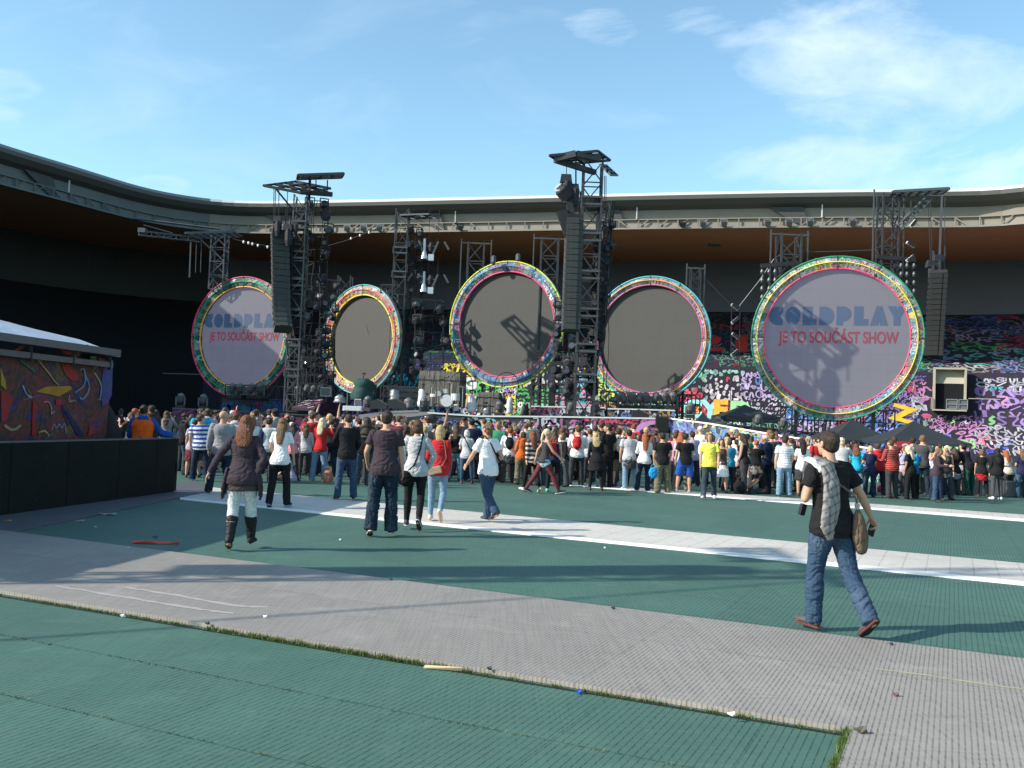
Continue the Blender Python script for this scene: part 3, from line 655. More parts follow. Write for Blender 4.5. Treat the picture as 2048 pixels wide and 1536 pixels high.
# left main tower with its two platforms
T1, a = tower('tall left lighting tower with flat platforms on top, before the leftmost round screen', 604, 392, 51, .68, mat=M_trussl, sleeves=(445, 505, 560, 620, 680, 740))
m = MB(); c = pt(527, 371, 49.5); grate(m, c, pt(603, 386, 49.5)-c, pt(590, 363, 53)-c, 3, 3, .13); m.bar(pt(600, 384, 50.5), pt(665, 389, 51), .22); m.bar(pt(592, 364, 53), pt(663, 387, 52), .12); m.build('platform', M_dark, T1)
m = MB(); c = pt(594, 358, 51.5); grate(m, c, pt(683, 355, 52)-c, pt(596, 350, 50)-c, 4, 2, .13); m.build('platform', M_truss, T1)
m = MB(); c = pt(598, 358, 51.6); cells(m, c, pt(680, 355, 52)-c, pt(600, 351, 50)-c, 4, 2, 4); m.build('platform_panel', M_cell, T1)
m = MB()
for px, y0, y1, Yd in ((551, 374, 460, 50), (558, 374, 470, 50), (548, 377, 466, 50), (575, 382, 470, 51)): m.bar(pt(px, y0, Yd), pt(px-1, y1, Yd), .035)
m.bar(pt(552, 378, 50), pt(600, 437, 51), .07); m.bar(pt(620, 358, 51), pt(618, 400, 51), .12); m.bar(pt(632, 360, 51.5), pt(632, 385, 51.5), .05); m.bar(pt(655, 360, 51.5), pt(654, 392, 51.5), .06)
m.build('hoist_chain', M_dark, T1)
# second mast, darker, just right of it, carrying lamps
def lamp_ladder(label, px, ytop, ybot, Yd, w, n, seed, group, fixt_lab, lean=0, big=.42):
    rnd = random.Random(seed); a = pt(px, ytop, Yd); b_ = pt(px+lean, ybot, Yd)
    T = thing('lighting_ladder', label, 'lighting rig', (b_.x, Yd, b_.z))
    m = MB()
    for s_ in (-1, 1): m.bar((a.x+s_*w/2, Yd, a.z), (b_.x+s_*w/2, Yd, b_.z), .07)
    for k in range(n+1):
        p = a.lerp(b_, k/n); m.bar((p.x-w/2, Yd, p.z), (p.x+w/2, Yd, p.z), .05)
        if k % 2: m.bar((p.x-w/2, Yd+.3, p.z-.2), (p.x+w/2, Yd-.1, p.z+.25), .035)
    m.build('ladder_frame', M_dark, T)
    m = MB()
    for k in range(3):
        xx = rnd.uniform(-.4, .4)*w; pts = [V((a.x+xx+rnd.uniform(-.12, .12), Yd-.15, a.z+(b_.z-a.z)*q/9)) for q in range(10)]; m.path(pts, .04, 4)
    m.build('cable', M_dark, T)
    for k in range(n):
        p = a.lerp(b_, (k+.5)/n)
        for s_ in (-1, 1):
            if rnd.random() < .12: continue
            q = V((p.x+s_*w*rnd.uniform(.25, .62), Yd-rnd.uniform(.2, .5), p.z+rnd.uniform(-.15, .15)))
            F = thing('stage_lamp', fixt_lab, 'stage lamp', tuple(q), rnd.uniform(-.6, .6), group)
            ax = V((rnd.uniform(-.7, .7), -1, rnd.uniform(-.7, .3))).normalized(); k_ = big*rnd.uniform(.8, 1.15)
            m = MB(); m.lathe((0,0,0), [(k_*.28, -k_*.55), (k_*.42, -k_*.4), (k_*.45, k_*.2), (k_*.36, k_*.5)], 10, ax); m.build('lamp_body', M_dark if rnd.random() < .85 else M_case, F, local=True)
            m = MB(); m.lathe(ax*k_*.5, [(k_*.34, 0), (k_*.30, .03)], 10, ax); m.build('lens', M_lens, F, local=True)
            m = MB(); m.bar((-k_*.5,0,-.1), (-k_*.5,0,k_*.7), .05); m.bar((k_*.5,0,-.1), (k_*.5,0,k_*.7), .05); m.bar((-k_*.5,0,k_*.7), (k_*.5,0,k_*.7), .05); m.build('yoke', M_dark, F, local=True)
    return T
M_lens = plain('lamp_lens', (.06, .065, .08), .15, .3, .1, 4, 0)
lamp_ladder('dark lighting ladder hung close beside the tall left tower', 636, 402, 770, 52, 1.15, 15, 1, 'lamps on the ladder by the left tower', 'dark stage lamp on the crowded ladder beside the tall left tower', -8, .45)
lamp_ladder('thin lighting ladder right of the tall left tower', 657, 560, 790, 55, .9, 10, 2, 'lamps on the thin ladder', 'small stage lamp on the thin ladder behind the left tower', -6)
T3, a = tower('slim lighting tower between the second and the middle round screens', 806, 420, 60, .78, mat=M_truss, sleeves=(497, 545))
m = MB(); c = pt(800, 430, 59.5); grate(m, c, pt(858, 428, 59)-c, pt(820, 438, 61)-c, 4, 2, .1); cells(m, c, pt(858, 428, 59)-c, pt(820, 438, 61)-c, 4, 2, 3); m.build('platform', M_trussl, T3)
m = MB(); lattice(m, pt(762, 578, 60), pt(800, 578, 60), .5, .6, .06, .04); lattice(m, pt(778, 590, 60), pt(800, 590, 60), .5, .6, .06, .04); m.build('side_arm', M_truss, T3)
lamp_ladder('open lighting ladder hanging from the slim tower', 832, 455, 800, 60.5, .75, 12, 3, 'lamps on the slim tower ladder', 'stage lamp on the open ladder under the slim tower', 2, .38)
lamp_ladder('short lighting ladder of pale lamps before the green graffiti', 858, 600, 760, 57, 1.7, 5, 4, 'pale lamps before the green graffiti', 'pale stage lamp hanging before the dark green graffiti', 0, .5)
for px, py, lab in ((856, 512, 'upper of two silver hoisted spotlights on an angled frame beside the slim tower'), (855, 578, 'lower of two silver hoisted spotlights on an angled frame beside the slim tower')):
    c = pt(px, py, 60); F = thing('hoisted_spotlight', lab, 'spotlight', tuple(c))
    m = MB()
    for s_ in (-1, 1): m.bar((s_*.25, 0, 0), (s_*.62, 0, .95), .13); m.bar((s_*1.0, 0, .95), (s_*1.3, 0, .45), .12)
    m.bar((-.1, 0, .6), (.5, 0, .62), .06); m.build('angled_frame', M_trussl, F, local=True)
    m = MB(); m.lathe((-.25, 0, -.1), [(.08, 1.2), (.10, .5), (.20, .1), (.24, -.1), (.1, -.12)], 10); m.box((.2, 0, -.1), (.35, .3, .4)); m.build('lamp_body', plain('silver_body', (.55, .57, .60), .35, .5, .1, 4), F, local=True)
    m = MB(); m.lathe((.15, .1, .3), [(.16, 0), (.22, .3), (.12, .6)], 8); m.bar((0, 0, 1), (0, 0, 3.0 if py < 540 else 2.0), .03); m.bar((.6, 0, 1), (.6, 0, 3.0 if py < 540 else 2.0), .03); m.build('hoist', M_dark, F, local=True)
# central main tower
T2, a = tower('tallest central lighting tower with the big flat platform on top', 1186, 322, 45.5, .88, mat=M_truss, sleeves=(398, 470, 545, 620, 690, 750))
m = MB(); c = pt(1099, 311, 43.7); grate(m, c, pt(1196, 302, 43.7)-c, pt(1128, 329, 45.9)-c, 5, 3, .11); m.build('platform', M_dark, T2)
m = MB(); cells(m, c, pt(1196, 302, 43.7)-c, pt(1128, 329, 45.9)-c, 5, 3, 2, .05); m.build('platform_panel', M_case, T2)
m = MB(); c = pt(1200, 330, 45.5); grate(m, c, pt(1213, 331, 46.5)-c, pt(1222, 350, 45)-c, 2, 3, .1); m.bar(pt(1110, 318, 43.9), pt(1152, 308, 43.7), .3); m.bar(pt(1152, 308, 43.7), pt(1200, 318, 44.1), .28); m.bar(pt(1110, 320, 43.9), pt(1190, 345, 45.5), .23); m.build('platform', M_truss, T2)
m = MB()
for px, y0, y1 in ((1133, 330, 360), (1151, 318, 370), (1152.5, 318, 372), (1209, 352, 400), (1212, 352, 400)): m.bar(pt(px, y0, 44.1), pt(px, y1, 44.1), .035)
m.build('hoist_chain', M_dark, T2)
T2b, a = tower('narrow lattice mast standing directly right of the central tower', 1208, 405, 46.8, .62, 640, mat=M_truss, step=.6)
lamp_ladder('dense lighting ladder behind the central hanging speakers', 1128, 600, 790, 50, .9, 9, 6, 'lamps low behind the central speakers', 'stage lamp low down behind the central hanging speakers', -2, .5)
lamp_ladder('lighting ladder right beside the central tower', 1222, 405, 800, 46.6, .35, 11, 7, 'lamps beside the central tower', 'dark lamp on the narrow ladder right of the central tower', -42, .4)
lamp_ladder('lighting ladder under the central tower', 1160, 690, 800, 46.5, 1.1, 5, 8, 'lamps under the central tower', 'stage lamp at the foot of the central tower', 0, .5)
# lumps of hoist motors on the central array
def motors(label, spots, Yd):
    T = thing('hoist_motor', label, 'hoist', tuple(pt(spots[0][0], spots[0][1], Yd)))
    for px, py, s_ in spots:
        c = pt(px, py, Yd); m = MB(); m.box(c, (.50*s_, .36*s_, .34*s_), taper=.8); m.lathe(c+V((.05, 0, -1.0*s_)), [(.12*s_, 0), (.2*s_, .3*s_), (.22*s_, .9*s_)], 8); m.build('motor_housing', M_dark, T)
    return T
motors('pair of dark chain hoists above the central hanging speakers', ((1132, 358, 1.15), (1149, 375, .9)), 44.1)
motors('dark hoists on top of the left hanging speakers', ((555, 439, .9), (576, 455, 1.0), (590, 447, .6)), 49.5)
motors('dark hoists on top of the right hanging speakers', ((1863, 528, .95), (1876, 517, .95)), 44)
F = thing('tilted_spotlight', 'silver fronted spotlight tilted beside the hoists of the central tower', 'spotlight', tuple(pt(1129, 385, 44.1)))
m = MB(); m.lathe((0,0,0), [(.2, -.4), (.36, -.2), (.36, .3), (.2, .5)], 10, V((.6, .2, -.6))); m.bar((.2,0,-.3), (.5, 0, -1.6), .3); m.bar((-.1,0,-.9), (.4, 0, -2.6), .5, w2=.2); m.build('lamp_body', M_dark, F, local=True)
m = MB(); m.lathe((-.24,-.1,.22), [(.3, 0), (.26, .04)], 10, V((-.6, -.6, .6))); m.build('lens', plain('silver_body', (.5,.5,.5)), F, local=True)
# rear masts with open sleeve frames
def rear(label, px, ytop, ybot, Yd, w, frame=True, mat=None):
    T, a = tower(label, px, ytop, Yd, w, ybot, mat or M_truss, w*1.1)
    if frame:
        m = MB(); h = (a.z-T.location.z)
        for s_ in (-1, 1): m.bar((a.x+s_*w*.95, Yd-.1, a.z+.25), (a.x+s_*w*.95, Yd-.1, a.z-h*.75), .07)
        m.bar((a.x-w*.95, Yd-.1, a.z-h*.75), (a.x+w*.95, Yd-.1, a.z-h*.75), .08); m.bar((a.x-w*1.0, Yd-.1, a.z), (a.x+w*1.0, Yd-.1, a.z), .08); m.build('sleeve_frame', M_trussl, T)
    return T
rear('short mast rising behind the top left of the middle round screen', 953, 487, 640, 60, 1.0, True)
rear('mast with side frame rising left of the central hanging speakers', 1100, 478, 700, 56, 1.0, True)
rear('short mast rising right of the orange ringed screen', 1391, 537, 700, 55, .55, True)
rear('mast rising above the left shoulder of the largest round screen', 1578, 470, 640, 51, 1.05, True)
TR = rear('tall crane mast rising above the right shoulder of the largest round screen', 1777, 390, 600, 50.5, .85, True)
rear('small mast behind the left of the narrow round screen', 691, 553, 700, 64, .85, False)
TL = rear('pale crane mast above the leftmost round screen', 441, 470, 580, 66, .95, False, M_trussl)
# crane arm of the right mast
m = MB(); c = pt(1787, 383, 49); grate(m, c, pt(1898, 377, 48)-c, pt(1780, 392, 52)-c, 6, 3, .14); m.build('platform', M_truss, TR)
m = MB(); lattice(m, pt(1798, 455, 50), pt(1858, 395, 49.5), .3, .6, .07, .04); m.build('brace', M_trussl, TR)
m = MB(); m.bar(pt(1822, 400, 49), pt(1822, 432, 49), .05); m.bar(pt(1856, 400, 48.5), pt(1861, 520, 48.5), .03); m.bar(pt(1861, 400, 48.5), pt(1864, 520, 48.5), .03); m.bar(pt(1884, 392, 47.5), pt(1879, 515, 46), .10); m.bar(pt(1890, 395, 48), pt(1888, 520, 46), .03); m.build('hoist_chain', M_truss, TR)
# crane arm and roof grid of the left rear mast
m = MB(); c = pt(370, 466, 64); grate(m, c, pt(466, 463, 66)-c, pt(395, 476, 69)-c, 6, 3, .15); m.build('platform', M_trussl, TL)
m = MB(); lattice(m, pt(278, 466, 64), pt(400, 480, 66), .30, .8, .06, .04); m.bar(pt(288, 450, 64), pt(345, 466, 65), .07); m.box(pt(285, 461, 64), (.5, .4, .3)); m.build('crane_arm', M_trussl, TL)
m = MB(); m.bar(pt(400, 478, 66), pt(437, 512, 66), .09); m.bar(pt(382, 480, 66), pt(379, 555, 66), .09)
for px in (393, 403, 422): m.bar(pt(px, 482, 66), pt(px-2, 545, 66), .04)
m.build('brace', M_trussl, TL)
# dark distant scaffold lines
for pts, w, Yd, lab in ((((265, 437), (350, 447), (440, 458)), .16, 74, 'faint pale pipe hanging under the shaded roof at the left'), (((325, 747), (400, 749)), .08, 66, 'thin rail on the dark tier left of the leftmost round screen')):
    m = MB(); m.path([pt(x, y, Yd) for x, y in pts], w, 4); tag(m.build('pipe', M_trussl), lab, 'pipe')

# ================================================================== HANGING SPEAKER ARRAYS
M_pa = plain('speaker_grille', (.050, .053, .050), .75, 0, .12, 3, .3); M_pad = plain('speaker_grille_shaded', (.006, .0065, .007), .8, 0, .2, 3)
def line_array(label, px, py0, py1, Yd, w, n, curl, rz, mat, lean=0.0):
    a = pt(px, py0, Yd); b_ = pt(px, py1, Yd); H = a.z-b_.z; h = H/n*1.0
    T = thing('hanging_speaker_array', label, 'speaker array', tuple(a), rz)
    m = MB(); m.box((0, 0, .08), (w*.95, .6, .14)); m.bar((-w*.3, 0, .1), (-w*.3, 0, 1.1), .09); m.bar((w*.3, 0, .1), (w*.3, 0, 1.3), .06); m.build('flying_frame', M_dark, T, local=True)
    p = V((0, 0, -h/2)); ang = 0.0
    for k in range(n):
        ang = curl*max(0, (k-n*.5)/(n*.5))**1.6
        rot = Matrix.Rotation(-ang, 3, 'X'); m = MB(); c = V(p)
        m.box(c, (w, .62, h*.94), rot)
        m.box(c+rot @ V((0, -.33, 0)), (w*.46, .04, h*.90), rot)
        m.build('cabinet', mat, T, local=True)
        if k % 1 == 0:
            m = MB()
            for s_ in (-1, 1): m.box(c+rot @ V((s_*w*.515, -.2, 0)), (.03, .1, h*.35), rot)
            m.build('side_plate', M_truss, T, local=True)
        p = p + rot @ V((lean/n, 0, -h))
    return T
line_array('curved dark grey hanging speaker array whose foot bends before the leftmost round screen', 560, 466, 664, 50.2, .88, 16, .75, R(22), M_pa, .35)
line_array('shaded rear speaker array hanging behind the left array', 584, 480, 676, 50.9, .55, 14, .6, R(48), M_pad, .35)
line_array('tall straight grey hanging speaker array in the centre', 1149, 437, 662, 44.2, .78, 18, .12, R(6), M_pa)
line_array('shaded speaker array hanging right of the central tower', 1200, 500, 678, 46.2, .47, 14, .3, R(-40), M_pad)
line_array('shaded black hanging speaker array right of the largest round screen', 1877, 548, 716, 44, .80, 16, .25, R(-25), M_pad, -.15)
for k in range(1):
    a = pt(1865, 548, 44); T = thing('speaker_array_rigging', 'column of small metal lugs along the right hanging speaker array', 'rigging', tuple(a)); m = MB()
    for q in range(22): p = pt(1861-q*.12, 552+q*7.4, 43.9); m.box(p, (.10, .08, .05)); 
    m.bar(a, pt(1859, 716, 44), .05); m.build('lug_column', M_trussl, T)
# strings of festoon bulbs between towers
def festoon(label, pts, Yd, bulbs):
    T = thing('light_string', label, 'string of lights', tuple(pt(*pts[0], Yd))); m = MB(); m.path([pt(x, y, Yd) for x, y in pts], .055, 4); m.build('cable', M_truss, T)
    for x, y in bulbs:
        m = MB(); m.ell(pt(x, y, Yd-.1), (.06, .06, .09), n=8, m=6); m.build('bulb', plain('bulb_glass', (.85, .84, .80), .3, 0, .03, 4, 0), T)
festoon('string of bulbs from the pale crane to the left hanging speakers', ((466, 478), (490, 484), (515, 489), (543, 493)), 54, ((487, 484), (497, 486), (505, 488), (516, 491), (535, 494)))
festoon('string of bulbs from the left tower up to the roof girder', ((655, 492), (690, 482), (725, 469), (765, 453)), 60, ((702, 477), (738, 465), (720, 471)))
# cables
for pts, w, Yd, lab in ((((1548, 518), (1520, 560), (1479, 612)), .07, 50, 'grey guy rope sloping down left of the largest round screen'), (((1415, 562), (1440, 588), (1466, 613)), .035, 54, 'thin guy rope sloping down right of the orange ringed screen'),
                        (((1595, 505), (1680, 503), (1756, 500)), .06, 51, 'level tie bar between the two masts above the largest round screen'), (((640, 588), (660, 618)), .04, 60, 'thin stay rope beside the narrow round screen')):
    m = MB(); m.path([pt(x, y, Yd) for x, y in pts], w, 4); tag(m.build('guy_rope', M_trussl), lab, 'rope')
# lamp bars hanging on the big screen's flanks and the zigzag of white battens between screens
def batten(px, py, Yd, l_, ang, lab, grp, w=.14):
    c = pt(px, py, Yd); F = thing('lamp_batten', lab, 'lamp bar', tuple(c), 0, grp); d = V((math.cos(ang), 0, math.sin(ang)))*l_/2
    m = MB(); m.bar(-d, d, w); m.build('batten_body', plain('white_batten', (.62, .63, .64), .5), F, local=True)
    m = MB()
    for q in (-.6, 0, .6): m.lathe(d*q+V((0, -.07, 0)), [(.07, 0), (.09, .08)], 8, V((0, -1, 0)))
    m.build('lamp_cell', M_dark, F, local=True)
for px, py, an in ((1470, 614, -.6), (1470, 641, .75), (1471, 672, -.6), (1469, 706, .75), (1826, 447, .9), (1821, 489, -.5), (1820, 517, .7)):
    batten(px, py, 50 if px < 1500 else 49, .42*1.1, an, 'white lamp batten in the zigzag drop left of the largest round screen' if px < 1500 else 'white lamp batten hanging right above the largest round screen', 'zigzag lamp battens' if px < 1500 else 'lamp battens by the right mast')
m = MB(); m.bar(pt(1463, 612, 50.1), pt(1461, 800, 50.1), .03); m.bar(pt(1480, 612, 50.1), pt(1478, 800, 50.1), .03); tag(m.build('drop_wire', M_truss), 'pair of thin drop wires holding the zigzag lamp battens', 'wire')
for x0, ys, lab, s_ in ((1530, (546, 563, 580, 597, 614), 'rack of bare lamp arms at the left shoulder of the largest round screen', 1), (1822, (534, 551, 568, 585), 'rack of bare lamp arms at the right shoulder of the largest round screen', -1)):
    T = thing('lamp_rack', lab, 'lighting rig', tuple(pt(x0, ys[0]-12, 49.6))); m = MB()
    for y in ys: m.bar(pt(x0-s_*10, y, 49.6), pt(x0+s_*32, y, 49.6), .06)
    m.bar(pt(x0-s_*3, ys[0]-14, 49.6), pt(x0-s_*3, ys[-1], 49.6), .05); m.bar(pt(x0-s_*8, ys[0]-14, 49.6), pt(x0+s_*70, ys[0]-20, 49.6), .22); m.build('rack_frame', M_dark, T)
    for y in ys:
        for q in (0, 14, 26):
            m = MB(); m.lathe(pt(x0-s_*6+s_*q, y-2, 49.4), [(.05, -.12), (.10, 0), (.05, .14)], 7); m.build('lamp_cell', M_trussl, T)
# small floods on top of the middle screen ring
for px, py, lab in ((987, 521, 'left of two small spot lamps on top of the middle round screen'), (1036, 517, 'right of two small spot lamps on top of the middle round screen')):
    F = thing('spot_lamp', lab, 'spotlight', tuple(pt(px, py, 56))); m = MB(); m.lathe((0,0,0), [(.08, -.28), (.15, -.1), (.15, .2), (.07, .3)], 8); m.build('lamp_body', M_trussl, F, local=True)

# ================================================================== STAGE DECKS, RUNWAYS
M_deck = plain('stage_deck', (.06, .058, .058), .8, 0, .25, 2)
M_tarp = NT('canvas_cover'); v = M_tarp.coord(); cc = M_tarp.mix(M_tarp.noise(v, 1.3, 4), (.10, .092, .082), (.15, .138, .122)); M_tarp.bump(M_tarp.noise(M_tarp.coord('Object', (3, 3, .5)), 2.2, 4), .9, .12); M_tarp = M_tarp.base(cc, .85)
def fascia(name, label, cat, pts, Yd, zt_px, h, depth, pal, seed, cell=1.6, size=.5, white=True, deckmat=None, fill=.95, wr=.26):
    """stage platform: outline of front edge pixels, deck behind it, painted cloth in front"""
    fr = [pt(x, y, Yd[i] if isinstance(Yd, (list, tuple)) else Yd) for i, (x, y) in enumerate(pts)]
    T = thing(name, label, cat, (fr[len(fr)//2].x, fr[len(fr)//2].y, 0))
    m = MB(); g = []
    for p in fr: g.append([V((p.x, p.y, p.z-h)), V((p.x, p.y, p.z-.06)), V((p.x, p.y, p.z)), V((p.x, p.y+depth, p.z)), V((p.x, p.y+depth, p.z-h))])
    m.sheet(g)
    for gg in (g[0], g[-1]): m.add(gg, [(0,1,2,3,4)])
    m.build('deck', deckmat or M_deck, T)
    if white:
        m = MB(); gg = [[V((p.x, p.y-.05, p.z-.02)), V((p.x, p.y-.05, p.z+.05)), V((p.x, p.y+.12, p.z+.05))] for p in fr]; m.sheet(gg); m.build('edge_trim', M_edge if white == 1 else M_trussl, T)
    m = MB(); rnd = random.Random(seed); ln = [0]
    for i in range(1, len(fr)): ln.append(ln[-1]+(fr[i]-fr[i-1]).length)
    def f(u, v_):
        u = max(0, min(u, ln[-1]-.001)); i = max(k for k in range(len(ln)-1) if ln[k] <= u); w = (u-ln[i])/(ln[i+1]-ln[i]); p = fr[i].lerp(fr[i+1], w)
        return V((p.x, p.y-.04, p.z-h+v_))
    # soft washes of colour behind the strokes
    for u in [k*.9 for k in range(int(ln[-1]/.9))]:
        for v_ in [k*.5 for k in range(int(h/.5))]:
            if rnd.random() < .5:
                m.col = tuple(q*.55 for q in rnd.choice(pal)); q = [f(u+rnd.uniform(-.2, .2)+a*rnd.uniform(.5, .9), v_+rnd.uniform(0, .1)+b_*rnd.uniform(.3, .5)) for a, b_ in ((0,0),(1,0),(1.1,.6),(.9,1),(.1,1),(-.1,.5))]; m.add([V((a.x, a.y+.025, min(a.z, fr[0].z if False else a.z))) for a in q], [(0,1,2,3,4,5)])
    graffiti(m, f, 0, ln[-1], .0, h-.06, cell, size, pal, rnd, fill, wr)
    m.build('painted_cloth', M_pig, T)
    return T, f, ln
PK = [(.80,.25,.50), (.85,.82,.85), (.60,.15,.50), (.85,.80,.85), (.75,.10,.20), (.25,.30,.65), (.70,.65,.25), (.35,.65,.65)]
S1, f1, l1 = fascia('main_stage', 'long main stage platform with bright graffiti cloth behind the crowd', 'stage', [(855, 826), (960, 833), (1100, 834), (1220, 836), (1340, 838)], 44.8, 0, 2.4, 9, PK, 3, 1.5, .42)
S2, f2, l2 = fascia('catwalk', 'pale edged catwalk sloping down to the right with graffiti cloth', 'stage', [(1341, 838), (1420, 848), (1500, 862), (1560, 872), (1640, 884), (1760, 900)], [44.7, 43.6, 42, 40.6, 39.2, 37.5], 0, 2.0, 3.0, PK+[(.85,.35,.08), (.15,.3,.7)], 4, 1.3, .36)
m = MB()
def fw(s, u, v_, size, col, T, f, bold=.05, sx=1.0):
    o_ = f(u, v_); x = (f(u+.5, v_)-f(u-.5, v_)).normalized(); m = MB(); m.col = col; put_text(m, s, size, o_+V((0, -.04, 0)), x, V((0,0,1)), bold=bold*size, extr=.01, sx=sx); m.build('painted_word', M_pig, T)
fw('M', 4.0, .7, 2.0, (.80, .25, .65), S1, f1, .02, 1.8); fw('DON\'T', 9.2, 1.1, .5, (.75, .85, .85), S1, f1); fw('YOU', 9.5, .65, .5, (.75, .85, .85), S1, f1)
m = MB()   # a big pink ring painted on the cloth
for k in range(1):
    m.col = (.75, .35, .70); pts = [(10.9+1.35*math.cos(R(a)), 1.15+1.1*math.sin(R(a))) for a in range(0, 361, 12)]; ribbon(m, pts, .28, lambda u, v_: f1(u, min(v_, 2.3))+V((0, -.05, 0)), random.Random(1))
m.build('painted_ring', M_pig, S1)
S3, f3, l3 = fascia('upper_stage', 'raised rear stage level with blue and white painted front left of the central tower foot', 'stage', [(1062, 813), (1100, 814), (1160, 815), (1210, 816)], 49.8, 0, .9, 5, [(.15,.2,.45), (.75,.78,.85), (.5,.15,.3), (.3,.5,.6)], 6, 1.2, .35)
S4, f4, l4 = fascia('upper_stage', 'raised rear stage level with white scrawl and orange paint under the orange ringed screen', 'stage', [(1215, 818), (1260, 819), (1300, 820), (1350, 822)], 49.8, 0, .95, 5, [(.85,.83,.85), (.8,.2,.15), (.85,.45,.1), (.5,.15,.45), (.2,.3,.7)], 7, 1.2, .35)
S5, f5, l5 = fascia('side_runway', 'low dark blue painted runway before the leftmost round screen', 'stage', [(345, 817), (430, 821), (560, 828), (640, 832)], 52, 0, 2.3, 4, [(.06,.08,.28), (.30,.30,.42), (.10,.25,.3), (.35,.05,.2), (.15,.3,.5)], 8, 1.6, .5, 2)
S6, f6, l6 = fascia('side_runway', 'upper painted runway step with blue green and magenta scrawls under the leftmost round screen', 'stage', [(445, 795), (500, 797), (575, 799)], 58, 0, .95, 3, [(.05,.15,.45), (.05,.35,.25), (.55,.04,.22), (.15,.4,.6)], 9, 1.3, .55, 0)
S7, f7, l7 = fascia('side_runway', 'right hand runway with blue green and pink painted cloth behind the canopies', 'stage', [(1400, 842), (1460, 850), (1540, 857), (1640, 868), (1730, 882)], 52, 0, 1.6, 3, [(.08,.10,.5), (.1,.5,.4), (.7,.08,.35), (.3,.3,.7), (.7,.6,.7)], 10, 1.4, .5, 2, fill=.8)
# bare black ramp pointing towards the crowd
T = thing('stage_ramp', 'flat bare dark ramp tapering towards the crowd before the narrow round screen', 'ramp', tuple(V((pt(780, 830, 42).x, 42, 0)))); m = MB()
q = [pt(662, 836, 41), pt(690, 848, 39), pt(872, 828, 45), pt(868, 819, 48), pt(780, 822, 48)]
m.add(q+[a-V((0,0,.25)) for a in q], [(0,1,2,3,4), (9,8,7,6,5)]+[(i, 5+i, 5+(i+1) % 5, (i+1) % 5) for i in range(5)]); m.build('ramp_deck', plain('ramp_board', (.16, .155, .15), .75, 0, .2, 1.5), T)
m = MB(); 
for a in (q[1], q[2], q[0]): m = MB(); m.bar(a-V((0,0,.2)), V((a.x, a.y, 0)), .1); m.build('leg', M_dark, T)
# slanted pink striped board left
T = thing('slanted_board', 'tilted board scrawled with pink and white strokes beside the left tower', 'board', tuple(pt(625, 812, 51))); m = MB()
q = [pt(583, 815, 50), pt(612, 800, 53), pt(648, 799, 53), pt(628, 818, 50)]; m.col = (.10, .05, .07); m.add([*q, *[a-V((0,0,.12)) for a in q]], [(0,1,2,3),(7,6,5,4),(0,4,5,1),(1,5,6,2),(2,6,7,3),(3,7,4,0)])
rnd = random.Random(4)
for k in range(22):
    m.col = rnd.choice([(.85,.75,.80), (.85,.30,.45), (.9,.85,.88)]); u, w = rnd.random()*.85, rnd.random()*.8
    f_ = lambda a, b_: q[0].lerp(q[3], a).lerp(q[1].lerp(q[2], a), b_)+V((0, -.02, .03)); ribbon(m, smooth2([(u, w), (u+.1, w+.15), (u+.05, w+.05), (u+.18, w+.2)]), .04, f_, rnd)
m.build('board', M_pig, T)

# ------------------------------------------------------------------ things on stage
def cover_box(label, px0, px1, py0, py1, Yd, depth, split, seed, name='covered_crate'):
    a = pt(px0, py1, Yd); b_ = pt(px1, py0, Yd); w = b_.x-a.x; h = b_.z-a.z; rnd = random.Random(seed)
    T = thing(name, label, 'covered equipment', (a.x+w/2, Yd, a.z), R(-8)); m = MB(); n = 14; g = []
    per = [(-w/2, -depth/2), (w/2, -depth/2), (w/2, depth/2), (-w/2, depth/2)]
    loop = []
    for i in range(4):
        p, q = per[i], per[(i+1) % 4]
        for k in range(n): loop.append((p[0]+(q[0]-p[0])*k/n, p[1]+(q[1]-p[1])*k/n))
    L_ = len(loop)
    for j in range(9):
        z = h*j/8; ring = []
        for k, (x, y) in enumerate(loop):
            s_ = 1+(.03*math.sin(k*1.7+seed)+.04*noise.noise(V((k*.5, z*.6, seed))))*(1-j/9)-(.04 if j == 8 else 0); ring.append(V((x*s_, y*s_, z)))
        g.append(ring)
    m.rings(g); m.build('canvas_cover', M_tarp, T, local=True)
    m = MB()
    for zz in (.35, .75): m.path([V((x*1.04, y*1.04, h*zz+.02*math.sin(k))) for k, (x, y) in enumerate(loop)][::2], .035, 4, True)
    m.build('strap', M_dark, T, local=True)
    return T
cover_box('large canvas covered equipment stack left of the middle round screen', 843, 928, 746, 812, 52, 2.0, .7, 1)
cover_box('smaller canvas covered crate below the middle round screen', 958, 1002, 786, 826, 51, 1.2, .6, 2)
cover_box('low canvas covered riser left of the large covered stack', 780, 842, 779, 806, 53, 1.5, .6, 3)
M_blackbox = plain('black_box', (.018, .019, .022), .6, 0, .3, 4); M_chrome = plain('chrome', (.6, .6, .62), .25, .8, .1, 4); M_whiteg = plain('white_gear', (.70, .70, .70), .5, 0, .1, 5); M_gdark = plain('dark_green_cloth', (.012, .055, .05), .8, 0, .3, 3)
def gear_box(name, label, cat, px, py, Yd, dim, mat, mat2, rz=0, group=None):
    c = pt(px, py, Yd); T = thing(name, label, cat, tuple(c), rz, group); w, d, h = dim
    m = MB(); m.box((0, 0, h/2), (w, d, h), taper=.96); m.build('cabinet', mat, T, local=True)
    m = MB(); m.box((0, -d/2-.01, h*.5), (w*.86, .03, h*.8)); m.build('front_grille', mat2, T, local=True); return T
gear_box('pedestal_speaker', 'left of the two small black speaker pairs before the pink graffiti cloth', 'loudspeaker', 1166, 868, 45.5, (.62, .5, .8), M_blackbox, M_pad)
gear_box('speaker_pedestal', 'grey pedestal box under the left small black speaker pair', 'box', 1166, 884, 45.5, (.7, .55, .38), M_case, M_under)
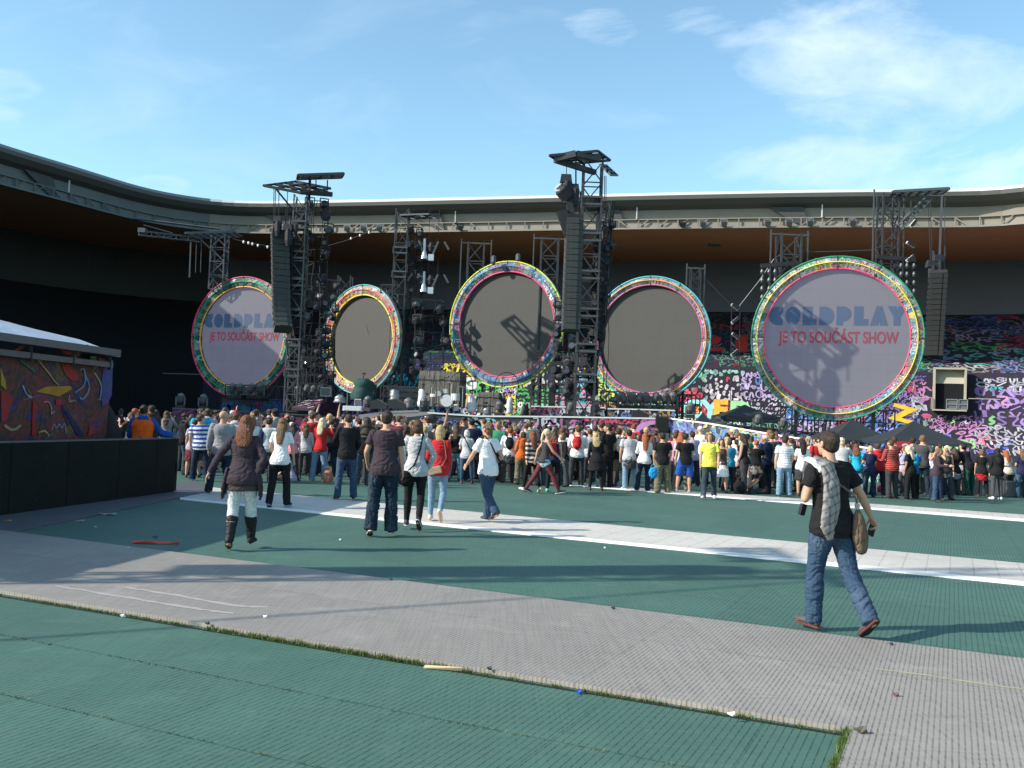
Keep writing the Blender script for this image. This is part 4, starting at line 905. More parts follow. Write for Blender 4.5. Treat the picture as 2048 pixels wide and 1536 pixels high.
gear_box('pedestal_speaker', 'right of the two small black speaker pairs before the pink ring painting', 'loudspeaker', 1322, 866, 44.8, (.62, .5, .78), M_blackbox, M_pad)
gear_box('speaker_pedestal', 'grey pedestal box under the right small black speaker pair', 'box', 1322, 884, 44.8, (.7, .55, .42), M_case, M_under)
gear_box('amplifier', 'tall dark amplifier cabinet at the foot of the central tower', 'amplifier', 1142, 812, 50, (.55, .5, .9), M_blackbox, M_under)
gear_box('amplifier', 'wide grey equipment cabinet right of the tall dark amplifier', 'amplifier', 1103, 812, 50.5, (.35, .5, 1.1), M_blackbox, M_dark)
gear_box('equipment_rack', 'dark equipment rack standing low beneath the narrow round screen', 'rack', 742, 792, 52, (.5, .5, .65), M_blackbox, M_dark)
gear_box('keyboard_flightcase', 'silver rounded monitor case left of the narrow round screen', 'case', 652, 793, 52, (.55, .5, .5), M_steel, M_case)
gear_box('amplifier', 'framed pale square cabinet on the deck below the narrow round screen', 'amplifier', 716, 811, 49, (.34, .3, .33), M_whiteg, M_case)
gear_box('white_piano', 'white upright keyboard at the edge of the ramp', 'keyboard', 706, 822, 48, (1.0, .5, .25), M_whiteg, M_whiteg)
for k, (px, py, lab) in enumerate(((758, 818, 'black wedge monitor furthest left on the ramp'), (795, 817, 'black wedge monitor in the middle of the ramp end'), (1280, 838, 'black wedge monitor on the right stage edge'))):
    c = pt(px, py, 45.5); T = thing('wedge_monitor', lab, 'stage monitor', tuple(c)); m = MB(); m.prism([(-.4, 0), (.4, 0), (.4, .2), (-.1, .45), (-.4, .35)], (V((0, .25, 0)), V((1,0,0)), V((0,0,1))), .5); m.build('cabinet', M_blackbox, T, local=True)
    m = MB(); m.bar((-.1, -.0, .46), (.4, 0, .21), .06); m.build('front_grille', M_under, T, local=True)
# drum kit
c = pt(893, 815, 49); T = thing('drum_kit', 'drum kit with pale shells in front of the large covered stack', 'drum kit', tuple(c))
for dx, dy, dz, r_, h, nm in ((0, 0, .35, .32, .4, 'bass_drum'), (-.45, -.1, .7, .17, .25, 'tom'), (-.1, .1, .85, .16, .22, 'tom'), (.45, -.1, .55, .22, .35, 'floor_tom'), (-.7, .1, .6, .19, .15, 'snare')):
    m = MB(); m.lathe((dx, dy, dz), [(r_, -h/2), (r_, h/2)], 14, V((0,-1,0)) if nm == 'bass_drum' else None); m.build(nm, M_whiteg if nm != 'tom' else M_chrome, T, local=True)
for dx, dz in ((-.8, 1.15), (.2, 1.3), (.8, 1.1)):
    m = MB(); m.bar((dx, 0, 0), (dx, 0, dz), .03); m.build('stand', M_chrome, T, local=True); m = MB(); m.lathe((dx, 0, dz), [(.26, -.01), (.03, .03)], 14, V((.2, -.2, 1))); m.build('cymbal', plain('brass', (.4, .35, .2), .3, .8), T, local=True)
# draped white covers and keyboards
def drape(label, px, py, Yd, w, h, mat, seed, name='draped_stand'):
    c = pt(px, py, Yd); T = thing(name, label, 'covered equipment', tuple(c)); rnd = random.Random(seed); m = MB(); g = []
    for j in range(7):
        z = h*j/6; k = (1-.25*(j/6)+.10*math.sin(j*2.3+seed))*(1 if j < 6 else .6); g.append([V((w/2*k*math.cos(a)*(1+.55*noise.noise(V((math.cos(a)*1.6, math.sin(a)*1.6, z*3+seed*3)))), w/2*k*math.sin(a), z*(1+.25*noise.noise(V((math.cos(a)*1.3, math.sin(a)*1.3, seed*5.3)))))) for a in [2*math.pi*q/16 for q in range(16)]])
    m.rings(g); m.build('cloth_cover', mat, T, smooth=True, local=True)
    m = MB(); m.bar((0, 0, h), (.05, 0, h+.25), .04); m.box((.05, 0, h+.28), (.18, .1, .08)); m.build('stand_top', M_dark, T, local=True)
    return T
for i, (px, py, w, h, mt, lab) in enumerate(((843, 814, .42, .9, M_whiteg, 'white draped stand left of the drum kit'), (942, 824, .55, .85, M_whiteg, 'rumpled white draped stand left of the smaller covered crate'), (1018, 828, .40, .85, M_whiteg, 'narrow white draped stand right of the smaller covered crate'),
        (724, 800, 1.2, 1.1, M_gdark, 'dark green draped keyboard stand under the narrow round screen'), (818, 818, .6, .55, M_case, 'grey draped low stand near the end of the ramp'), (680, 806, .6, .4, M_steel, 'crumpled white cover beside the silver monitor case'), (970, 828, .3, .3, M_whiteg, 'small white cover on the stage edge below the smaller covered crate'),
        (1049, 832, .45, .6, M_dark, 'dark draped stand on the stage edge right of the covered crates'), (788, 800, .5, .5, M_steel, 'grey metal draped stand behind the ramp'), (912, 822, .35, .35, M_whiteg, 'small white cover right of the drum kit'))):
    drape(lab, px, py, 49.5, w, h, mt, i)
def mic(label, px, py, Yd, h, name='microphone_stand'):
    c = pt(px, py, Yd); T = thing(name, label, 'microphone stand', tuple(c)); m = MB(); m.bar((0,0,0), (0,0,h), .035); m.bar((0,0,h), (.5,0,h+.25), .03)
    for a in (0, 2.1, 4.2): m.bar((0,0,.15), (.25*math.cos(a), .25*math.sin(a), 0), .03)
    m.build('stand', M_dark, T, local=True); m = MB(); m.ell((.53,0,h+.27), (.06,.06,.08), n=8, m=5); m.build('microphone', M_case, T, local=True)
for px, py, lab in ((765, 812, 'microphone stand left of the ramp end'), (872, 812, 'microphone stand left of the drums'), (927, 818, 'microphone stand before the large covered stack'), (1032, 832, 'microphone stand right of the covered crates'), (985, 830, 'microphone stand before the smaller covered crate'), (1080, 828, 'microphone stand left of the tall dark amplifier')):
    mic(lab, px, py, 48.5, 1.25)
for px, lab in ((921, 'thin black hoop arch left, below the middle round screen'), (1012, 'thin black hoop arch right, below the middle round screen')):
    c = pt(px, 800, 50.5); T = thing('hoop_arch', lab, 'arch', tuple(c)); m = MB(); m.path([V((-.62*math.cos(R(a)), 0, .85+.62*math.sin(R(a)))) for a in range(0, 181, 12)]+[V((.62, 0, .3))], .05, 5); m.bar((-.62, 0, .85), (-.62, 0, 0), .05); m.build('hoop', M_dark, T, local=True)
# scaffolds behind the stage
def scaffold(label, px0, px1, py0, py1, Yd, nx, nz, mat=None):
    a = pt(px0, py1, Yd); b_ = pt(px1, py0, Yd); T = thing('scaffold', label, 'scaffold', (a.x, Yd, a.z)); m = MB(); dx = (b_.x-a.x)/nx; dz = (b_.z-a.z)/nz
    for dy in (0, 1.2):
        for i in range(nx+1): m.bar((a.x+i*dx, Yd+dy, a.z), (a.x+i*dx, Yd+dy, b_.z), .055)
        for j in range(nz+1): m.bar((a.x, Yd+dy, a.z+j*dz), (b_.x, Yd+dy, a.z+j*dz), .05)
        for i in range(nx):
            for j in range(nz):
                if (i+j) % 2: m.bar((a.x+i*dx, Yd+dy, a.z+j*dz), (a.x+(i+1)*dx, Yd+dy, a.z+(j+1)*dz), .04)
    m.build('scaffold_frame', mat or M_truss, T)
scaffold('tube scaffold left of the central tower foot', 1062, 1150, 726, 812, 51.5, 6, 6)
scaffold('tube scaffold under the orange ringed screen', 1205, 1400, 790, 820, 52.5, 12, 2)
scaffold('tube scaffold right below the largest round screen', 1560, 1790, 822, 862, 50, 10, 2)
scaffold('tube scaffold behind the drum kit and ramp', 760, 850, 775, 812, 54, 6, 2)
scaffold('rail scaffold on the upper runway step before the leftmost screen', 450, 585, 774, 797, 57.5, 5, 1, M_dark)
scaffold('dark scaffold at the foot of the left tower', 575, 650, 680, 800, 54.5, 4, 7, M_dark)
# moving head lamps standing in rows
def head_lamp(px, py, Yd, s_, lab, grp, seed):
    rnd = random.Random(seed); c = pt(px, py, Yd); F = thing('moving_head_lamp', lab, 'stage lamp', tuple(c), rnd.uniform(-.5, .5), grp)
    m = MB(); m.box((0,0,.08*s_), (.42*s_, .34*s_, .16*s_)); m.build('lamp_base', M_blackbox, F, local=True)
    m = MB(); m.bar((-.2*s_,0,.15*s_), (-.2*s_,0,.55*s_), .07*s_); m.bar((.2*s_,0,.15*s_), (.2*s_,0,.55*s_), .07*s_); m.build('yoke', M_case, F, local=True)
    m = MB(); m.lathe((0,0,.45*s_), [(.1*s_, -.2*s_), (.17*s_, -.05*s_), (.17*s_, .2*s_), (.08*s_, .28*s_)], 9, V((rnd.uniform(-.4, .4), -.4, 1))); m.build('lamp_head', M_case, F, local=True)
k = 0
for px, py, Yd, grp, lab in [(x, 797, 57, 'a', 0) for x in (463, 480, 501, 520)]+[(x, 818, 51, 'b', 0) for x in (1245, 1262, 1278, 1292, 1310, 1328, 1345)]+[(x, y, 44.5, 'c', 0) for x, y in ((1380, 836), (1515, 860), (1566, 866), (1690, 880))]+[(x, y, 46.5, 'd', 0) for x, y in ((848, 824), (998, 832), (1140, 834), (735, 822), (360, 816), (405, 818), (1190, 835))]+[(x, y, 52, 'e', 0) for x, y in ((597, 797), (612, 795), (625, 797), (640, 796), (1005, 818))]:
    g = {'a': ('stage lamps on the upper left runway', 'black stage lamp in the short row under the leftmost round screen'), 'b': ('stage lamps under the orange ringed screen', 'dark stage lamp in the row under the orange ringed screen'), 'c': ('lamps along the catwalk edge', 'grey domed lamp on the sloping catwalk edge'),
         'd': ('lamps along the main stage edge', 'grey domed lamp standing on the front stage edge'), 'e': ('lamps by the left tower foot', 'dark lamp standing by the foot of the left tower')}[grp]
    head_lamp(px, py, Yd, 1.25 if grp in 'ab' else 1.0, g[1], g[0], k); k += 1
# canopies
M_tent = plain('black_canopy', (.022, .025, .028), .6, 0, .2, 1.5, .3); M_tentg = plain('grey_canopy', (.10, .095, .09), .7, 0, .15, 1.5, .3)
def canopy(label, px0, px1, pytop, pyeave, Yd, depth, mat, val=.28, rz=0.0, legs=True):
    a = pt(px0, pyeave, Yd); b_ = pt(px1, pyeave, Yd); w = (b_-a).length; top = pt((px0+px1)/2, pytop, Yd).z; ze = (a.z+b_.z)/2
    T = thing('canopy', label, 'canopy tent', ((a.x+b_.x)/2, Yd+depth/2, 0), rz); m = MB(); g = []
    for j in range(9):
        t_ = j/8; k = (1-t_); z = ze+(top-ze)*(t_**1.35*.75+t_*.25) if j < 8 else top; ring = []
        for (x0, y0), (x1, y1) in (((-1,-1),(1,-1)), ((1,-1),(1,1)), ((1,1),(-1,1)), ((-1,1),(-1,-1))):
            for q in range(6):
                x, y = x0+(x1-x0)*q/6, y0+(y1-y0)*q/6; sag = -.08*math.sin(math.pi*q/6)*k; ring.append(V((x*w/2*max(k, .02), y*depth/2*max(k, .02), z+sag-.0)))
        g.append(ring)
    base = g[0]; m.rings([[V((q.x*1.005, q.y*1.005, ze-val)) for q in base]]+g, cap=False); m.build('roof', mat, T, local=True)
    if legs:
        for sx in (-1, 1):
            for sy in (-1, 1):
                m = MB(); m.bar((sx*w*.485, sy*depth*.485, 0), (sx*w*.485, sy*depth*.485, ze), .06); m.build('leg', M_trussl, T, local=True)
    m = MB(); m.bar((-w/2, -depth/2, ze-.1), (0, -depth/2, ze-.5), .03); m.bar((w/2, -depth/2, ze-.1), (0, -depth/2, ze-.5), .03); m.build('cross_bar', M_trussl, T, local=True)
canopy('black canopy tent at the far right end of the stage', 1780, 1948, 842, 884, 35, 3.2, M_tent, .14, R(-4))
canopy('black canopy tent below the largest round screen', 1662, 1800, 838, 878, 38, 3.2, M_tent, .12)
canopy('wide black canopy tent between the orange ringed and the largest round screens', 1452, 1560, 808, 832, 47.5, 3.5, M_tent, .3)
canopy('small grey canopy tent at the sloping catwalk', 1385, 1442, 824, 858, 45.5, 2.0, M_tentg, .1)
canopy('second small grey canopy tent right beside the first at the sloping catwalk', 1410, 1478, 829, 866, 46.5, 2.0, M_tentg, .1)
# low fence in front at the right and the crowd barrier
m = MB(); 
T = thing('low_barrier', 'low grey crowd barrier behind the legs of the people at the right', 'barrier', tuple(G(1900, 985)))
for k in range(13):
    a = G(1790+k*22, 984+k*1.0); b_ = G(1790+(k+1)*22, 984+(k+1)*1.0); m = MB(); m.box((a+b_)/2+V((0,0,.28)), ((b_-a).length*.90, .04, .5)); m.build('panel', M_case, T)
m = MB(); a = G(1790, 984); b_ = G(2076, 997); m.bar(a+V((0,0,1.0)), b_+V((0,0,1.0)), .05); m.build('top_rail', M_case, T)
# red sign under the canopy
c = pt(1810, 893, 34); T = thing('banner', 'red banner with white letters under the right black canopy', 'banner', tuple(c)); m = MB(); m.box((0,0,0), (.72, .03, .34)); m.build('cloth', plain('red_banner', (.55, .02, .03), .6), T, local=True)
m = MB(); put_text(m, 'GO', .34, V((.12, -.03, -.14)), V((1,0,0)), V((0,0,1)), bold=.01, extr=.004); m.build('lettering', M_whiteg, T, local=True)

# ================================================================== PAINTED BOOTH, BARRIER AND COVERED SPEAKER at the left
def bl(Y, off=0.0): return V((-7.15-.142*(20.4-Y)-off, Y, 0))
T = thing('black_barrier', 'waist high black plywood barrier in front of the painted booth', 'barrier', tuple(bl(17)))
ys = [20.4, 19.6, 18.2, 16.6, 15.1, 13.6, 12.1, 10.6, 9.1]
M_ply = NT('black_plywood'); v = M_ply.coord(); cc = M_ply.mix(M_ply.noise(v, 2, 5), (.006, .008, .008), (.020, .022, .020)); sp = M_ply.math('GREATER_THAN', M_ply.noise(v, 16, 3), .70); M_ply = M_ply.base(M_ply.mix(sp, cc, (.05, .05, .04)), .75, 0, .12)
for y0, y1 in zip(ys, ys[1:]):
    a, b_ = bl(y0), bl(y1); d = (b_-a).normalized(); m = MB(); c = (a+b_)/2; rot = Matrix.Rotation(math.atan2(d.y, d.x), 3, 'Z'); m.box(c+V((0,0,.575)), ((b_-a).length-.015, .05, 1.15), rot); m.build('panel', M_ply, T)
    m = MB(); m.box(c+V((0,0,1.165)), ((b_-a).length-.015, .07, .03), rot); m.build('cap', M_case, T)
a = bl(20.4); m = MB(); m.box(a+V((-.45,.12,.575)), (.9, .05, 1.15), Matrix.Rotation(.15, 3, 'Z')); m.build('panel', M_ply, T)
B = thing('painted_booth', 'booth with paint splashed dark side cloth and pale tarpaulin roof behind the black barrier', 'booth', tuple(bl(15, 2)))
wall_far, wall_near = 18.95, 9.0; off = .65
M_boothp = pigment('booth_paint', .6)
m = MB(); rnd = random.Random(12)
def bf(u, v_):
    p = bl(wall_far-u, off); w = .03*math.sin(u*3.1)+.05*noise.noise(V((u*.8, v_*.5, 2)))
    return V((p.x+w, p.y, v_))
nu, nv = 60, 16; g = [[bf((wall_far-wall_near)*i/nu, .1+2.5*j/nv) for j in range(nv+1)] for i in range(nu+1)]
M_b0 = NT('booth_cloth'); v = M_b0.coord('Object', (1, 1, 1.2))
n1 = M_b0.noise(v, 1.1, 5, .6, .8); cc = M_b0.ramp(n1, [(.30, (.05, .04, .20)), (.38, (.015, .02, .035)), (.43, (.15, .030, .018)), (.48, (.022, .030, .024)), (.53, (.21, .025, .02)), (.58, (.022, .035, .07)), (.64, (.17, .075, .018)), (.71, (.03, .06, .04)), (.80, (.07, .08, .30))])
n2 = M_b0.noise(M_b0.coord('Object', (1, 2.2, .9), (.3, .2, .5)), 1.7, 6, .65, 1.5); cc = M_b0.mix(M_b0.math('GREATER_THAN', n2, .64), cc, (.25, .018, .015)); 
n3 = M_b0.noise(M_b0.coord('Object', (1.4, 1.1, 2.9), (.1, .8, 0)), 1.4, 5, .6, 1.0); cc = M_b0.mix(M_b0.math('GREATER_THAN', n3, .70), cc, (.05, .06, .18)); M_b0 = M_b0.base(cc, .7)
m.sheet(g); m.build('wall_cloth', M_b0, B)
m = MB()
def bs(pts, w, col): m.col = col; ribbon(m, smooth2(smooth2(pts)), w, lambda u, v_: bf(u, v_)+V((.02, 0, 0)), rnd)
def bpx(px, py):            # picture position on the booth wall -> (u, v)
    d = ray(px, py); o_ = V((0,0,CAMZ)); a, b_ = bl(wall_far, off), bl(wall_near, off); dd = b_-a; n_ = V((dd.y, -dd.x, 0)); t_ = (a-o_).dot(n_)/d.dot(n_); h = o_+d*t_; return (wall_far-h.y, h.z)
def blob2(pts, col): m.col = col; q = [bf(*bpx(x, y))+V((.018, 0, 0)) for x, y in pts]; m.add(q, [tuple(range(len(q)))])
blob2([(66, 783), (90, 773), (142, 772), (145, 778), (118, 793), (95, 788)], (.45, .22, .02))
blob2([(125, 730), (140, 728), (155, 745), (158, 760), (145, 762), (132, 748)], (.35, .03, .025)); blob2([(110, 798), (122, 800), (126, 810), (112, 810)], (.45, .02, .03))
blob2([(0, 735), (8, 760), (10, 780), (0, 770)], (.45, .25, .02)); blob2([(0, 780), (14, 785), (22, 800), (10, 840), (0, 845)], (.30, .03, .03)); blob2([(122, 698), (160, 706), (160, 712), (132, 708)], (.40, .03, .03))
blob2([(203, 722), (222, 720), (222, 790), (214, 806), (202, 812), (197, 780)], (.07, .07, .24)); blob2([(178, 712), (188, 712), (192, 735), (183, 740)], (.08, .16, .05)); blob2([(192, 715), (206, 718), (198, 742)], (.30, .04, .05))
blob2([(60, 800), (70, 810), (62, 870), (56, 870), (58, 830)], (.32, .02, .02)); blob2([(128, 820), (136, 822), (165, 872), (152, 872)], (.02, .02, .08)); blob2([(176, 850), (186, 848), (184, 868), (172, 872)], (.35, .03, .03))
for pts, w, col in (([(70, 718), (85, 735), (98, 748), (108, 762), (118, 770)], .03, (.35, .30, .15)), ([(84, 804), (95, 802), (102, 818), (98, 830), (108, 822)], .025, (.40, .30, .25)), ([(170, 752), (178, 775), (165, 800), (158, 795)], .04, (.15, .22, .35)), ([(100, 860), (106, 845), (110, 858), (118, 845), (122, 860), (128, 842), (131, 866)], .02, (.4, .28, .3)),
                    ([(22, 705), (45, 690), (60, 684)], .06, (.20, .04, .03)), ([(40, 770), (48, 790), (58, 795)], .03, (.25, .3, .35)), ([(150, 720), (160, 700), (175, 690)], .04, (.12, .2, .2)), ([(185, 745), (200, 770), (196, 800)], .03, (.3, .4, .35)), ([(140, 790), (136, 805), (150, 800)], .02, (.35, .3, .1)), ([(70, 865), (85, 860), (95, 872)], .03, (.4, .32, .12)), ([(5, 850), (20, 862), (35, 850)], .05, (.3, .25, .15)), ([(160, 740), (168, 735), (170, 770), (150, 785)], .03, (.2, .28, .4))):
    bs([bpx(x, y) for x, y in pts], w, col)
for k in range(38):
    u, v_ = rnd.uniform(0, 9), rnd.uniform(1.1, 2.5); L_ = rnd.uniform(.1, .5); an = rnd.uniform(-1.3, 1.3)
    bs([(u, v_), (u+L_*.5*math.cos(an)+rnd.uniform(-.05, .05), v_+L_*.5*math.sin(an)), (u+L_*math.cos(an), min(2.55, v_+L_*math.sin(an)))], rnd.uniform(.012, .05), tuple(q*rnd.uniform(.12, .35) for q in rnd.choice(NEON)))
m.build('paint_splash', M_boothp, B)
# booth beam, roof
m = MB()
for zz, ww, hh, o2 in ((2.60, .10, .10, .52), (2.84, .14, .13, .40)):
    a, b_ = bl(18.7, o2), bl(9, o2); d = (b_-a).normalized(); rot = Matrix.Rotation(math.atan2(d.y, d.x), 3, 'Z'); m.box((a+b_)/2+V((0,0,zz)), ((b_-a).length, ww, hh), rot)
m.build('beam', plain('booth_beam', (.13, .105, .105), .6), B)
m = MB()
for k in range(9): p = bl(18.6-k*1.2, .52); m.bar(p+V((.03, 0, 2.5)), p+V((.03, 0, 2.82)), .05)
m.build('clamp', M_dark, B)
m = MB(); n_ = 26; g = []
for i in range(n_+1):
    Yv = 18.95-(18.95-8.0)*i/n_; row = []
    for j in range(7):
        o_ = .48+j*.85; z = 2.93+.17*j+ (.07*noise.noise(V((i*.4, j*.7, 1))))+(.14*min(1, max(0, (18.95-Yv)/6)))
        p = bl(Yv, o_+.1*(j == 0)*noise.noise(V((i*.7, 0, 5)))); row.append(V((p.x, p.y, z-(.10 if j == 0 else 0))))
    g.append(row)
m.sheet(g); m.add([q-V((0,0,.05)) for row in g for q in row], [(i*7+j, (i+1)*7+j, (i+1)*7+j+1, i*7+j+1) for i in range(n_) for j in range(6)])
M_tarpw = NT('roof_tarpaulin'); v = M_tarpw.coord(); M_tarpw.bump(M_tarpw.noise(v, 3, 4, .6, 1), .6, .05); M_tarpw = M_tarpw.base(M_tarpw.mix(M_tarpw.noise(v, 1.3, 4), (.34, .37, .45), (.62, .64, .70)), .28)
m.build('roof', M_tarpw, B)
m = MB()
for p in (bl(18.6, 1.1), bl(18.7, 5.5), bl(9.2, .6), bl(9.2, 5.5)): m = MB(); m.bar(V((p.x, p.y, 0)), V((p.x, p.y, 2.9)), .1); m.build('post', M_dark, B)
a, b_ = bl(18.75, .7), bl(18.75, 5.6); m = MB(); m.sheet([[V((a.x, a.y, 0)), V((a.x, a.y, 2.8))], [V((b_.x, b_.y+.2, 0)), V((b_.x, b_.y+.2, 2.8))]]); m.build('rear_cloth', M_black, B)
# black covered object between booth and vest man
c = bl(19.2, .95); T = thing('covered_speaker', 'black cloth draped bulky equipment at the end of the painted booth', 'covered equipment', tuple(c)); m = MB(); g = []
for j in range(8):
    z = 1.92*j/7; k = (1.1, 1.08, 1.02, 1.0, .96, .86, .62, .18)[j]; g.append([V((.46*k*math.cos(a)*(1+.35*noise.noise(V((math.cos(a)*2, math.sin(a)*2, z)))), .36*k*math.sin(a), z)) for a in [2*math.pi*q/18 for q in range(18)]])
m.rings(g); m.build('cloth_cover', plain('coal_cloth', (.014, .012, .013), .9, 0, .3, 4), T, smooth=True, local=True)
# unseen mast added beyond the left edge to cast streak shadows on the floor
T = thing('unseen_shadow_mast', 'unseen lattice mast with speaker boxes, added left of the frame to cast floor shadows', 'mast', (-13.5, 7.0, 0))
m = MB(); lattice(m, (-13.5, 7.0, 0), (-13.5, 7.0, 12.5), .5, .6, .06, .04); m.build('mast', M_truss, T)
for k in range(9): m = MB(); m.box((-13.3, 7.5, 9.6-k*.42), (.7, .6, .38)); m.build('cabinet', M_pad, T)
m = MB(); m.bar((-13.5, 6.0, 10.6), (-13.5, 9.5, 10.6), .12); m.bar((-13.5, 7, 11.5), (-13.5, 3.4, 4.0), .04); m.build('arm', M_truss, T)
for k in range(5): m = MB(); m.lathe((-13.4, 8.2+k*.3, 10.2), [(.1, -.25), (.16, 0), (.1, .2)], 8); m.build('lamp', M_dark, T)
# floor litter
def litter(name, label, cat, px, py, pts, col, z=.012, rz=0.0, zb=0.0, curl=.02):
    c = G(px, py, zb); T = MB(); n = len(pts); up_ = [V((x, y, z*(.5+.5*math.sin(i*2.1))+curl*abs(math.sin(i*1.3)))) for i, (x, y) in enumerate(pts)]
    rot = Matrix.Rotation(rz, 3, 'Z'); top = [rot @ q + c for q in up_]; bot = [rot @ V((q.x, q.y, max(.001, q.z-.006)))+c for q in up_]
    T.add(top+bot, [tuple(range(n)), tuple(range(n, 2*n))[::-1]]+[(i, (i+1) % n, n+(i+1) % n, n+i) for i in range(n)])
    o = T.build(name, plain('litter_%d_%d_%d' % tuple(int(q*99) for q in col), col, .6, 0, .2, 20)); tag(o, label, cat); return o
litter('crumpled_flag', 'crumpled red and orange flag lying on the shaded floor left of the booted woman', 'flag', 312, 1088, [(-.30, -.05), (-.1, -.05), (.05, -.03), (.25, -.01), (.32, -.04), (.30, .0), (.15, .04), (-.05, .05), (-.25, .05), (-.32, .02)], (.60, .06, .04), .03)
for i, (px, py, s_, col, lab, cat) in enumerate(((252, 1100, .07, (.55, .55, .55), 'crushed white cup lying below the red flag', 'cup'), (310, 1076, .06, (.05, .06, .14), 'small dark blue wrapper lying above the red flag', 'wrapper'), (245, 1234, .05, (.7, .7, .7), 'white paper scrap at the far left of the grassy gap', 'paper scrap'),
        (530, 1236, .05, (.8, .8, .8), 'white paper scrap on the grey track beside the scuff marks', 'paper scrap'), (415, 1249, .05, (.04, .04, .03), 'dark scrap on the near edge of the grey track', 'scrap'), (1158, 1388, .05, (.03, .10, .55), 'small blue scrap on the green floor by the grassy gap', 'scrap'), (885, 1341, .13, (.55, .42, .25), 'thin wooden splinter lying by the grassy gap', 'stick'),
        (1790, 1392, .07, (.20, .09, .09), 'reddish scrap on the grey track at lower right', 'scrap'), (1465, 1432, .06, (.75, .73, .68), 'pale scrap caught at the edge of the grey track', 'scrap'), (1722, 1466, .09, (.10, .09, .06), 'dark crumpled leaf at the corner of the grass gap', 'leaf'), (680, 1081, .04, (.75, .75, .75), 'white scrap on the green floor right of the booth shadow', 'scrap'),
        (215, 1030, .20, (.22, .23, .25), 'flattened clear plastic sheet on the dark plates by the barrier', 'plastic sheet'), (15, 1044, .09, (.45, .16, .03), 'orange food wrapper at the foot of the barrier', 'wrapper'), (160, 1044, .10, (.22, .23, .22), 'grey wrapper on the dark plates by the barrier', 'wrapper'), (1210, 1097, .04, (.75, .75, .75), 'white scrap below the white track near the middle', 'scrap'),
        (190, 1055, .04, (.35, .36, .36), 'small pale scrap on the shaded green floor near the plates', 'scrap'), (978, 1340, .05, (.05, .05, .04), 'dark clod on the near edge of the grey track left of the splinter line', 'clod'), (1226, 1218, .05, (.06, .05, .05), 'dark clod on the far edge of the grey track', 'clod'), (782, 1160, .05, (.08, .07, .07), 'dark clod on the far edge of the grey track below the walking couple', 'clod'), (1782, 1290, .05, (.08, .07, .07), 'dark clod on the far grey edge below the man in black', 'clod'), (1165, 1073, .0, (0,0,0), '', ''))):
    if s_ == 0: continue
    if cat not in ('stick', 'plastic sheet', 'wrapper', 'cup'): s_ *= .6
    rnd = random.Random(i); pts = [(s_*rnd.uniform(.5, 1)*math.cos(a), s_*.45*rnd.uniform(.5, 1)*math.sin(a)) for a in [2*math.pi*q/7 for q in range(7)]]
    if cat == 'stick': pts = [(-.14, .03), (.14, -.035), (.14, -.02), (-.13, .045)]
    litter({'cup': 'crushed_cup', 'stick': 'wood_splinter', 'plastic sheet': 'plastic_sheet', 'leaf': 'dead_leaf', 'clod': 'soil_clod'}.get(cat, 'litter_scrap'), lab, cat, px, py, pts, col, .02 if cat not in ('clod', 'scrap', 'paper scrap') else .008, 0, .037 if (py > 1120 and py not in (1341,)) and px not in (1158,) else .003)

# ================================================================== PEOPLE
M_skin = objcol('skin', .55, .08, 6, .05, bscale=30, spec=.35)
M_cloth = objcol('cloth', .88, .10, 7, .45, (1, 1, 2.2), 60, .2)
M_denim = objcol('denim', .85, .16, 14, .5, (1, 1, 2.6), 90, .2, wear=.5)
M_hair = objcol('hair', .5, .45, 16, .6, (7, 7, 1), 60, .4)
M_shoe = objcol('shoe', .6, .15, 12, .2)
def striped(name, c1, c2, per, duty):
    t = NT(name); v = t.coord(); s = t.n('ShaderNodeSeparateXYZ'); t.l(v, s.inputs[0])
    w = t.math('MULTIPLY', t.noise(v, 5, 2), .02)
    f = t.math('LESS_THAN', t.math('FRACT', t.math('DIVIDE', t.math('ADD', s.outputs[2], w), per)), duty)
    m = t.base(t.mix(f, c1, c2), .88); t.bump(t.noise(v, 7, 3), .4, .03); return m
M_str = {'blue': striped('blue_white_stripe', (.70, .72, .75), (.02, .06, .30), .11, .5), 'red': striped('red_black_stripe', (.50, .06, .045), (.02, .02, .02), .055, .4),
         'brown': striped('brown_cream_stripe', (.60, .50, .46), (.05, .03, .03), .13, .55), 'fine': striped('fine_grey_stripe', (.68, .68, .70), (.35, .36, .38), .07, .25), 'bw': striped('white_navy_stripe', (.5, .52, .55), (.04, .045, .06), .08, .5)}
t = NT('plaid'); v = t.coord('Object', (1,1,1), (.3, .4, .2)); s = t.n('ShaderNodeSeparateXYZ'); t.l(v, s.inputs[0])
fa = t.math('LESS_THAN', t.math('FRACT', t.math('MULTIPLY', s.outputs[2], 15)), .3); fb = t.math('LESS_THAN', t.math('FRACT', t.math('MULTIPLY', t.math('ADD', s.outputs[0], s.outputs[1]), 15)), .3)
cc = t.mix(t.math('MULTIPLY', t.math('ADD', fa, fb), .42), (.26, .25, .235), (.045, .042, .05)); M_plaid = t.base(cc, .9); t.bump(t.noise(v, 8, 3), .6, .03)
t = NT('leggings_print'); v = t.coord(); n_ = t.noise(v, 22, 3, .6, 1.5); M_print = t.base(t.mix(t.math('LESS_THAN', t.math('ABSOLUTE', t.math('SUBTRACT', n_, .5)), .02), (.66, .67, .66), (.30, .31, .30)), .85)

